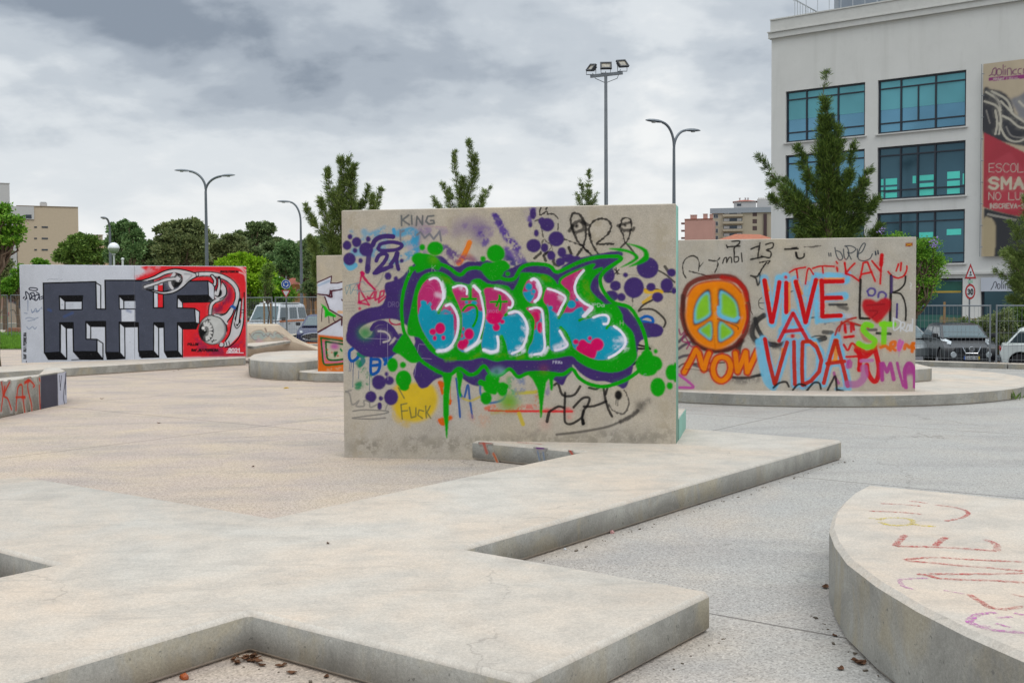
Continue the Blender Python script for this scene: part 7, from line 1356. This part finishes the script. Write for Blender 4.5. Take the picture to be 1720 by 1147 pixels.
def conifer(P, H, shoots, label, seed, dens=1.0, leaf=.2, mat='conifer', base_z=0.0, kind='conifer', group='feathery conifers'):
    """upswept feathery evergreen. shoots: list of (x0,z0,x1,z1,width[,y]) plumes in the tree's own plane"""
    rng = np.random.RandomState(seed); e_ = empty('conifer_tree', P, label, 'tree', group); tb = MB(); tb.tube([(0, 0, 0), (.02, 0, H*.4), (0, 0, H*.78)], [H*.022+.03, H*.016, .012], 8)
    pts, dr = [], []
    for s in shoots:
        x0, z0, x1, z1, w = s[:5]; yy = s[5] if len(s) > 5 else rng.uniform(-.5, .5)*abs(x1)*.8
        a = Vector((x0, 0, z0)); c_ = Vector((x1, yy, z1)); L = (c_-a).length; ax = (c_-a).normalized(); path = limb(tb, a, c_, .018*L/2+.01, .004, rng, 5, .03, -.05)
        n = int(1500*dens*L*w/.35); nt = max(8, int(n/26))
        for t in rng.rand(nt)**.85*.99+.01:
            i = min(int(t*5), 4); f_ = t*5-i; q = path[i].lerp(path[i+1], f_); ph = rng.rand()*2*pi; u1 = ax.orthogonal().normalized(); u2 = ax.cross(u1); v_ = u1*cos(ph)+u2*sin(ph)
            tl = w*(min(1, (1-t)*1.5+.16))*(.45+.55*min(1, t*4))*rng.uniform(.35, 1.35); td = (ax*rng.uniform(.35, 1.0)+v_*.8+Vector((0, 0, rng.uniform(-.15, .3)))).normalized(); end = q+td*tl
            if rng.rand() < .25: tb.tube([q, end], [.006, .003], 3, cap=False)
            kk = rng.poisson(26)
            for f2 in rng.rand(kk)**.6: pts.append(tuple(q+td*(tl*f2)+Vector(rng.normal(size=3)*(.012+.035*f2)))); dr.append(tuple(td*1.1+Vector((0, 0, .1))))
        for t in []:
            i = min(int(t*5), 4); f_ = t*5-i; q = path[i].lerp(path[i+1], f_); pr = w*.82*(min(1, (1-t)*1.7+.08))*(.35+.65*min(1, t*3.5)); lump = .6+.4*sin(t*L*8+seed*1.7)*sin(t*L*3.1+seed)+rng.normal()*.2
            u_ = rng.normal(size=3); u_ /= np.linalg.norm(u_); rr = pr*lump*rng.rand()**.6*.92; v_ = Vector(u_); v_ = (v_-ax*v_.dot(ax)); v_ = v_.normalized() if v_.length > 1e-3 else Vector((1, 0, 0))
            pts.append(tuple(q+v_*rr)); d_ = ax*.9+v_*.75+Vector((0, 0, .35)); dr.append(tuple(d_))
    V, F = cards(rng, pts, leaf*.62, dr, 8.0); quadmesh('crown', V, F, LM[mat], e_); tb.build('trunk', BARK, e_, smooth=True); return e_
def from_px(P, y, lst):
    """(u0,v0,u1,v1,w_px) in the photograph -> plume tuples in metres relative to P"""
    o = []
    for s in lst:
        a = gy(s[0], s[1], y); b = gy(s[2], s[3], y); o.append((a.x-P[0], a.z-P[2], b.x-P[0], b.z-P[2], s[4]*y/FPX)+tuple(s[5:]))
    return o
def conifer_px(u, y, top, lst, label, seed, z0=-.1, **k):
    p = gy(u, 500, y); P = (p.x, y, z0); H = gy(u, top, y).z-z0; return conifer(P, H, from_px(P, y, lst), label, seed, **k)
conifer_px(575, 46, 262, [(575, 420, 572, 264, 17, 0), (575, 400, 586, 262, 13, .1), (570, 390, 548, 283, 12, .2), (580, 400, 597, 280, 14, -.3), (575, 430, 513, 345, 11, .1), (570, 440, 540, 335, 12, -.4), (580, 420, 617, 312, 10, .3), (585, 430, 638, 318, 10, .2), (582, 440, 628, 330, 12, -.4), (572, 470, 523, 400, 15, -.5), (575, 500, 555, 400, 30, .6), (590, 470, 610, 390, 26, -.6), (570, 520, 525, 440, 18, .3), (575, 520, 585, 430, 34, 0)], 'bushy upswept conifer rising behind left end of central wall', 11, leaf=.24, dens=1.25)
conifer_px(775, 44, 234, [(778, 380, 787, 236, 11, 0), (776, 380, 764, 255, 9, .2), (780, 370, 797, 262, 13, -.2), (775, 400, 741, 306, 9, .1), (770, 400, 728, 331, 8, -.2), (772, 400, 752, 315, 8, .4), (785, 390, 822, 313, 9, .3), (785, 400, 812, 322, 10, -.4), (778, 420, 778, 300, 22, 0), (770, 430, 740, 350, 16, .3)], 'slender twin-tipped conifer rising behind middle of central wall', 12, leaf=.2, dens=1.05)
conifer_px(986, 46, 287, [(986, 380, 988, 288, 8, 0), (984, 380, 975, 303, 6, .2), (988, 380, 1001, 325, 6, -.1), (986, 390, 970, 325, 7, .2), (987, 400, 990, 320, 13, 0)], 'small conifer tip beside the floodlight mast behind central wall', 13, leaf=.2)
conifer_px(1390, 29.5, 122, [(1388, 300, 1388, 124, 7, 0), (1388, 300, 1388, 170, 21, 0), (1390, 320, 1384, 200, 25, .1), (1395, 330, 1402, 215, 21, -.2), (1385, 350, 1342, 245, 14, .2), (1380, 370, 1276, 262, 11, .1), (1378, 375, 1290, 310, 13, -.3), (1385, 380, 1325, 300, 12, .4), (1395, 360, 1440, 240, 10, .2), (1398, 370, 1455, 285, 13, -.3), (1392, 380, 1385, 260, 24, .2), (1400, 390, 1425, 290, 18, -.3), (1400, 410, 1480, 330, 16, .3), (1395, 430, 1450, 330, 24, 0), (1385, 430, 1350, 360, 22, .3), (1390, 440, 1400, 330, 34, 0), (1392, 370, 1460, 300, 14, .4), (1388, 350, 1352, 285, 12, -.3), (1392, 330, 1420, 235, 10, .2), (1396, 400, 1472, 345, 16, .2), (1385, 400, 1300, 330, 12, .3), (1390, 400, 1340, 330, 22, 0), (1385, 440, 1330, 385, 14, -.3), (1400, 450, 1470, 380, 24, -.4)], 'large dark conifer in front of the white building windows', 14, z0=-.3, leaf=.2, dens=1.5, mat='deep')
conifer_px(1738, 31.5, 330, [(1735, 450, 1722, 330, 14, 0), (1735, 460, 1700, 372, 10, .2), (1735, 480, 1672, 455, 8, .1), (1735, 480, 1680, 425, 12, -.2), (1735, 500, 1700, 420, 22, .2), (1735, 510, 1695, 470, 18, -.2), (1738, 520, 1715, 430, 28, .3), (1740, 480, 1760, 330, 30, 0), (1740, 520, 1700, 500, 14, .2), (1745, 450, 1790, 350, 22, .2)], 'dark conifer leaning in at the right frame edge beside the banner', 15, z0=-.4, leaf=.17, dens=1.6)

def broadleaf(P, H, blobs, mat, label, seed, leaf=.3, n=9000, name='broadleaf_tree', cat='tree', group=None, trunk_r=None, gaps=.55, clump=1.0):
    """blobs: (x, y, z, rx, ry, rz) crown lobes in local metres; leaves sit in clumps in the outer shell"""
    rng = np.random.RandomState(seed); e_ = empty(name, P, label, cat, group); tb = MB(); tr = trunk_r or .03*H; zc = min(b_[2] for b_ in blobs)
    limb(tb, (0, 0, 0), (0, 0, max(.3*H, zc*.8)), tr, tr*.7, rng, 4, .02)
    big = blobs; blobs = []
    for b_ in big:
        blobs.append((b_[0], b_[1], b_[2]-.15*b_[5], b_[3]*.48, b_[4]*.48, b_[5]*.44))
        for _ in range(9):
            d_ = rng.normal(size=3); d_ /= np.linalg.norm(d_); d_[2] = abs(d_[2])*(1 if rng.rand() < .75 else -1); f_ = rng.uniform(.2, .46); g_ = 1.12-f_*.75
            blobs.append((b_[0]+d_[0]*b_[3]*g_, b_[1]+d_[1]*b_[4]*g_, b_[2]+d_[2]*b_[5]*g_, b_[3]*f_*1.15, b_[4]*f_, b_[5]*f_*rng.uniform(.6, 1.05)))
    vol = [b_[3]*b_[4]*b_[5] for b_ in blobs]; tot = sum(v**.67 for v in vol); pts, dr = [], []
    for b_, v in zip(blobs, vol):
        c_ = np.array(b_[:3]); r_ = np.array(b_[3:6]); limb(tb, (0, 0, max(.3*H, zc*.8)*.95), tuple(c_), tr*.32, tr*.07, rng, 4, .06)
        nb = int(n*2.6*v**.67/tot); m = max(4, int(nb/24)); cen = rng.normal(size=(m, 3)); cen /= np.linalg.norm(cen, axis=1)[:, None]; cen[:, 2] = np.abs(cen[:, 2])*np.where(rng.rand(m) < .3, -.75, 1)
        rad = (rng.uniform(gaps, 1.0, m)+.22*(rng.rand(m) < .22)*rng.rand(m))[:, None]; cc_ = c_+cen*r_*rad; cs = clump*(.16*r_.mean()+.07)
        for i in range(0, m, max(1, m//3)): limb(tb, tuple(c_), tuple(cc_[i]), tr*.08, tr*.03, rng, 2, .05)
        for j in range(m):
            k = rng.poisson(24); q = rng.normal(size=(k, 3))*cs*rng.uniform(.6, 1.3); q[:, 2] *= .6; pts.append(cc_[j]+q); dr.append(np.repeat(cen[j:j+1], k, 0)+[0, 0, .2])
    V, F = cards(rng, np.concatenate(pts), leaf*.5, np.concatenate(dr)*1.0, 1.9); quadmesh('crown', V, F, LM[mat], e_); tb.build('trunk', BARK, e_, smooth=True); return e_
def blobs_px(P, y, lst):
    o = []
    for u, v, ru, rv, *dy in lst:
        c_ = gy(u, v, y); k = y/FPX; o.append((c_.x-P[0], dy[0] if dy else 0.0, c_.z-P[2], ru*k, ru*k*.8, rv*k))
    return o
def tree_px(u, y, lst, mat, label, seed, z0=-.2, **k):
    p = gy(u, 500, y); P = (p.x, y, z0); top = min(v-rv for _, v, _, rv, *_ in lst); H = gy(u, top, y).z-z0; return broadleaf(P, H, blobs_px(P, y, lst), mat, label, seed, **k)
G = 'trees in a belt beyond the road'
tree_px(135, 95, [(128, 425, 22, 22), (150, 425, 26, 18), (115, 435, 18, 14), (165, 438, 16, 14), (140, 410, 20, 14)], 'mid', 'round olive-green tree right of the beige apartment block', 31, leaf=.5, n=8000, group=G)
tree_px(205, 88, [(200, 430, 17, 32), (195, 395, 10, 22), (205, 380, 6, 12), (190, 420, 12, 18), (212, 430, 12, 24)], 'poplar', 'tall narrow poplar beside the globe lamp', 32, leaf=.42, n=9000, group=G)
tree_px(224, 86, [(224, 425, 13, 34), (220, 395, 9, 20), (229, 405, 8, 20), (222, 385, 5, 10)], 'poplar', 'second narrow poplar, right of the globe lamp', 33, leaf=.42, n=8000, group=G)
tree_px(250, 92, [(250, 420, 22, 14), (240, 440, 18, 18), (268, 445, 20, 18), (262, 415, 12, 8)], 'dark', 'low spreading tree between the poplars and broad eucalyptus', 34, leaf=.5, n=7000, group=G, gaps=.35)
tree_px(303, 90, [(298, 405, 30, 20), (285, 385, 12, 8), (320, 395, 22, 22), (300, 430, 38, 22), (330, 420, 16, 26), (272, 388, 10, 6), (310, 382, 22, 8)], 'olive', 'broad rounded eucalyptus left of the twin-armed lamp', 35, leaf=.5, n=15000, group=G)
tree_px(375, 96, [(370, 425, 26, 18), (390, 415, 20, 18), (355, 435, 20, 16), (405, 430, 18, 18), (352, 402, 8, 7)], 'olive', 'dull green tree right of the twin-armed lamp', 36, leaf=.5, n=10000, group=G)
tree_px(432, 104, [(428, 395, 16, 14), (448, 392, 12, 16), (436, 383, 12, 6), (415, 412, 20, 12), (455, 412, 18, 14), (424, 383, 6, 8), (405, 400, 14, 10)], 'dark', 'airy dark eucalyptus with gaps, left of the single-armed lamp', 37, leaf=.45, n=10000, group=G, gaps=.2)
tree_px(440, 98, [(440, 440, 40, 26), (465, 430, 22, 24)], 'dark', 'dark rounded tree under the airy eucalyptus', 38, leaf=.5, n=10000, group=G)
tree_px(478, 84, [(478, 430, 20, 20), (470, 450, 24, 26), (492, 450, 14, 24), (480, 412, 10, 6)], 'poplar', 'bushy green tree left of the single-armed lamp post', 39, leaf=.42, n=10000, group=G)
tree_px(515, 90, [(512, 430, 14, 22), (525, 440, 16, 30), (508, 460, 16, 16), (540, 440, 20, 40)], 'dark', 'shadowy tree behind the single-armed lamp post', 40, leaf=.42, n=9000, group=G)
tree_px(412, 60, [(410, 455, 26, 18), (390, 448, 18, 12), (432, 455, 18, 20), (420, 480, 30, 26), (405, 436, 16, 8), (442, 475, 18, 20)], 'light', 'bright yellow-green bushy tree behind right end of mural wall', 41, leaf=.3, n=13000, group=G)
tree_px(455, 66, [(455, 490, 24, 24), (475, 500, 20, 20)], 'fresh', 'green shrub behind the roundabout sign', 42, leaf=.32, n=7000, name='shrub', cat='shrub', group='shrubs along the road')
tree_px(424, 66, [(424, 515, 14, 22), (418, 500, 10, 14)], 'olive', 'thin twiggy shrub left of the white van', 43, leaf=.25, n=2600, name='shrub', cat='shrub', group='shrubs along the road', gaps=.2)
tree_px(525, 70, [(520, 490, 12, 12), (545, 480, 20, 30)], 'dark', 'dark shrub beside the orange house', 44, leaf=.35, n=4000, name='shrub', cat='shrub', group='shrubs along the road')
tree_px(-8, 30, [(-2, 378, 18, 12), (16, 371, 22, 5), (2, 402, 18, 10), (22, 390, 16, 5), (-22, 385, 26, 30), (4, 353, 8, 5), (20, 405, 14, 3), (-24, 420, 24, 20)], 'fresh', 'light green sparse tree leaning in at left frame edge', 45, leaf=.2, n=620, gaps=.1, group='park trees at left edge', z0=0)
tree_px(8, 78, [(6, 450, 10, 34), (0, 470, 12, 24)], 'olive', 'brownish slim tree before the balcony wing', 46, leaf=.35, n=3500, group='park trees at left edge', z0=0)
tree_px(30, 74, [(30, 475, 8, 26), (38, 460, 6, 14), (18, 482, 14, 12), (4, 490, 14, 8)], 'fresh', 'bright green bush between left frame edge and the mural wall', 47, leaf=.3, n=5200, name='shrub', cat='shrub', group='shrubs behind the left fence', z0=0)
tree_px(60, 70, [(62, 441, 5, 4), (72, 443, 7, 3), (64, 470, 12, 22)], 'fresh', 'young tree tip just above the left part of mural wall', 48, leaf=.28, n=1800, group='park trees at left edge', z0=0)
tree_px(330, 118, [(290, 455, 60, 22), (360, 458, 60, 22), (230, 455, 40, 20), (430, 458, 40, 22)], 'dark', 'dense dark undergrowth band beneath the eucalyptus trees', 70, leaf=.5, n=15000, name='hedge', cat='hedge', group=None)
# slim young tree between stakes in front of the van
tree_px(449, 52, [(449, 490, 8, 12), (447, 470, 9, 12), (452, 455, 8, 10)], 'mid', 'slim young street tree tied between two stakes', 49, leaf=.16, n=500, trunk_r=.045, group='young staked trees', z0=-.1, gaps=.2)
# jacaranda right of the peace-sign wall
jt = tree_px(1524, 29, [(1552, 440, 20, 24), (1565, 470, 22, 22), (1545, 485, 20, 22), (1530, 410, 26, 10), (1560, 412, 14, 10), (1505, 405, 20, 12), (1575, 445, 12, 14), (1540, 510, 18, 12)], 'fresh', 'feathery young jacaranda with lilac flowers right of peace sign wall', 51, leaf=.12, n=4200, gaps=.15, group=None, z0=-.3)
lil = simple('lilac_petals', '8f7fb8', .7, var=.25, vscale=8); rng = np.random.RandomState(4)
for u, v in ((1568, 406), (1480, 387), (1571, 411)):
    c_ = gy(u, v, 28.2)-jt.location; V, F = cards(rng, np.array(c_)+rng.normal(size=(26, 3))*[.04, .04, .05], .055, None, 1.4); quadmesh('flower_cluster', V, F, lil, jt)
# hedge of reeds / shrubs behind the cars on the right
for i, (u, y, w, h, mt) in enumerate(((1690, 39.5, 26, 34, 'olive'), (1715, 40, 22, 40, 'mid'), (1660, 41.5, 14, 26, 'olive'), (1630, 44.5, 22, 22, 'mid'), (1600, 45.5, 18, 14, 'olive'), (1760, 40, 26, 40, 'olive'))):
    tree_px(u, y, [(u, 560-h/2, w*.8, h*.6), (u+6, 575, w, 22)], mt, ['straggly reed-like shrub right of paired fence posts', 'leafy shrub behind the pale hatchback roof', 'narrow shrub behind the paired fence posts', 'leafy shrub behind the motor scooter', 'low shrub poking over the woven screen', 'shrub beyond the right frame edge'][i], 60+i, z0=-.5, leaf=.16, n=3200, name='shrub', cat='shrub', group='shrubs behind the parked cars', gaps=.25)
# ---------------------------------------------------------------- litter, leaves, bottle
def crumple(name, p, s, mat, label, cat, seed, flat=.5, extra=None):
    r = random.Random(seed); b = MB(); n = 7
    bm = bmesh.new(); bmesh.ops.create_icosphere(bm, subdivisions=2, radius=1)
    vs = [(v.co.x*s[0]*r.uniform(.75, 1.15), v.co.y*s[1]*r.uniform(.75, 1.15), max(-.3, v.co.z)*s[2]*r.uniform(.7, 1.2)+s[2]*.32) for v in bm.verts]; fs = [[v.index for v in f.verts] for f in bm.faces]; bm.free(); b.add(vs, fs)
    return tag(b.build(name, mat, loc=tuple(p), rz=r.uniform(0, 6)), label, cat)
def wrapper_mat():
    t = NT('wrapper_print'); v = t.noise(6, 2, .5); t.col(t.ramp(v, [(.42, srgb('c4c0cc')), (.47, srgb('a83a48')), (.55, srgb('c8c4cc')), (.6, srgb('3a3a48')), (.64, srgb('c6bcc8'))], 'CONSTANT')); t.rough(.5); return t.mat
p = gz(131, 627.5); b = MB(); b.box((0, 0, .12), (.4, .16, .22), rz=.15, ry=.06); b.box((.24, -.03, .09), (.14, .14, .17), rz=-.5); tag(b.build('crushed_carton', wrapper_mat(), loc=tuple(p), bevel=.03), 'crushed pink and white drink carton at foot of the left ledge', 'carton')
bp = gz(317.5, 600.4, .25); cl = NT('clear_glass'); cl.col((.75, .78, .78)); cl.rough(.1); cl.b.inputs['Transmission Weight'].default_value = .4
b = MB(); b.lathe([(.06, 0), (.068, .02), (.068, .2), (.05, .25), (.022, .29), (.02, .36), (.025, .37)], 14); bo_ = tag(b.build('glass_bottle', cl.mat, loc=(bp.x, bp.y, .25), smooth=True), 'clear bottle standing on the ledge by the red mural', 'bottle')
b = MB(); b.lathe([(.0695, .06), (.0695, .17)], 14); b.build('bottle_label', white, bo_); b = MB(); b.lathe([(.024, .34), (.026, .345), (.026, .375), (.01, .38)], 10); b.build('cap', red, bo_)
crumple('paper_scrap', gz(367, 612.5), (.12, .08, .06), white, 'small white paper scrap at foot of ledge below the mural', 'litter', 5)
crumple('crumpled_can', gz(310, 1140), (.03, .022, .026), simple('orange_can', '9a4a1c', .5, var=.4, vscale=30), 'orange-brown crumpled wrapper on gravel at bottom left', 'litter', 8)
crumple('yellow_scrap', gz(481, 652), (.1, .05, .02), simple('yellow_scrap', 'b08a1c', .7, var=.3, vscale=10), 'flat yellow scrap on the pavement before the lower step', 'litter', 9)
crumple('paper_scrap', gz(1028, 895.5), (.022, .018, .02), simple('pink_scrap', 'b88a88', .7), 'tiny pinkish scrap beside the star platform edge', 'litter', 15)
crumple('paper_scrap', gz(949, 923), (.014, .012, .012), white, 'tiny pale scrap at the inner corner right of star platform', 'litter', 16)
brown = simple('dead_leaf', '5a3a22', .9, var=.4, vscale=20)
def leaf(p, s, rz, seed):
    r = random.Random(seed); b = MB(); n = 5; vs = []
    for i in range(n+1):
        t = i/n; w = s*.32*sin(pi*(t*.9+.05)); z = .004+s*.25*abs(t-.5)*r.uniform(.6, 1.4); vs += [((t-.5)*s, -w, z+s*.12*r.random()), ((t-.5)*s, 0, z-.002), ((t-.5)*s, w, z+s*.12*r.random())]
    fs = []
    for i in range(n): fs += [(3*i, 3*i+1, 3*i+4, 3*i+3), (3*i+1, 3*i+2, 3*i+5, 3*i+4)]
    b.add(vs, fs); return b.build('dead_leaf', brown, loc=tuple(p), rz=rz)
rr = random.Random(21); LG = 'dead leaves scattered on the paving'
def leaves(spots, label, s=.05):
    for i, (u, v, z) in enumerate(spots): tag(leaf(gz(u, v, z), s*rr.uniform(.7, 1.3), rr.uniform(0, 6), int(u*7+v)), label if isinstance(label, str) else label[i], 'leaf', LG if len(spots) > 10 or len(spots) == 1 or not isinstance(label, str) else LG)
cor = [(405+rr.uniform(-14, 30), 1108+rr.uniform(-4, 10), 0) for _ in range(22)]
hp = [leaf(gz(u, max(v, 1104+abs(u-417)*.27), z)+Vector((0, 0, .004*i_/4)), .045*rr.uniform(.6, 1.3), rr.uniform(0, 6), i_) for i_, (u, v, z) in enumerate(cor)]; hv = MB()
for o in hp:
    Mo = Matrix.Translation(o.location) @ Matrix.Rotation(o.rotation_euler.z, 4, 'Z'); hv.add([Mo @ v.co for v in o.data.vertices], [list(f.vertices) for f in o.data.polygons]); bpy.data.objects.remove(o)
tag(hv.build('leaf_litter', brown), 'heap of curled brown leaves in the front inner corner of the star platform', 'leaves', kind='stuff')
leaves([(440, 1118, 0), (472, 1119, 0), (490, 1131, 0), (548, 1137, 0)], ['first brown leaf right of the heap in the front inner corner', 'second brown leaf right of the heap in the front inner corner', 'third brown leaf right of the heap in the front inner corner', 'brown leaf farthest right along the front edge of the star platform'], .05)
leaves([(1386, 987, 0), (1402, 1068, 0), (1440, 1112, 0), (1446, 1115, 0), (1436, 1109, 0), (1412, 1124, 0)], ['brown leaf nearest the top at foot of the round platform', 'brown leaf midway down the foot of the round platform', 'left leaf of the lower cluster at foot of round platform', 'right leaf of the lower cluster at foot of round platform', 'upper leaf of the lower cluster at foot of round platform', 'brown leaf out on the gravel left of the round platform'], .06)
leaves([(551, 913, ZP)], 'lone brown leaf lying on top of the star platform', .05)
leaves([(171, 670, 0), (267, 711, 0), (292, 624, 0), (300, 622, 0), (425, 784, 0)], ['small dark leaf on paving just right of the KATI block', 'small dark leaf on open paving farther from the KATI block', 'left one of two dark leaves before the mural ledge', 'right one of two dark leaves before the mural ledge', 'small dark leaf between star platform and mural ledge'], .07)
rg = random.Random(77); db = MB(); edge = [((1.25, 6.45), (-.2, 4.6)), ((-.33, 7.65), (4.1, 13.45)), ((1.9, 6.9), (1.93, 5.6)), ((1.93, 5.6), (2.25, 4.3)), ((-2.1, 13.85), (-.7, 13.62)), ((-1.52, 6.05), (-.4, 5.28)), ((3.3, 20.78), (8.3, 20.1))]
for (a0, a1) in edge:
    L_ = hypot(a1[0]-a0[0], a1[1]-a0[1])
    for _ in range(int(L_*15)):
        t_ = rg.random(); off = abs(rg.gauss(0, .035)); nx, ny = (a1[1]-a0[1])/L_, -(a1[0]-a0[0])/L_
        if nx*1+ny*-1 < 0 and a0[0] < 1.8: nx, ny = -nx, -ny
        if a0[0] > 1.8 and a0[1] < 10: nx, ny = -abs(nx), ny
        s_ = rg.uniform(.003, .009)*(2 if rg.random() < .06 else 1); db.box((a0[0]+(a1[0]-a0[0])*t_+nx*off, a0[1]+(a1[1]-a0[1])*t_+ny*off, s_*.3), (s_*rg.uniform(1, 2.2), s_, s_*.6), rg.uniform(0, 3))
tag(db.build('grit', simple('grit_bits', '5f5549', .9, var=.5, vscale=30)), 'fine dark grit and crumbs gathered along the feet of the platforms', 'grit', kind='stuff')
tf = empty('grass_tuft', tuple(gz(1697, 671.5)), 'green weed tuft at foot of the peace sign platform', 'weed'); rng = np.random.RandomState(9); V, F = cards(rng, rng.normal(size=(70, 3))*[.08, .05, .01]+[0, 0, .01], .15, np.tile([0, 0, 1.2], (70, 1)), 7); quadmesh('blades', V, F, LM['mid'], tf)
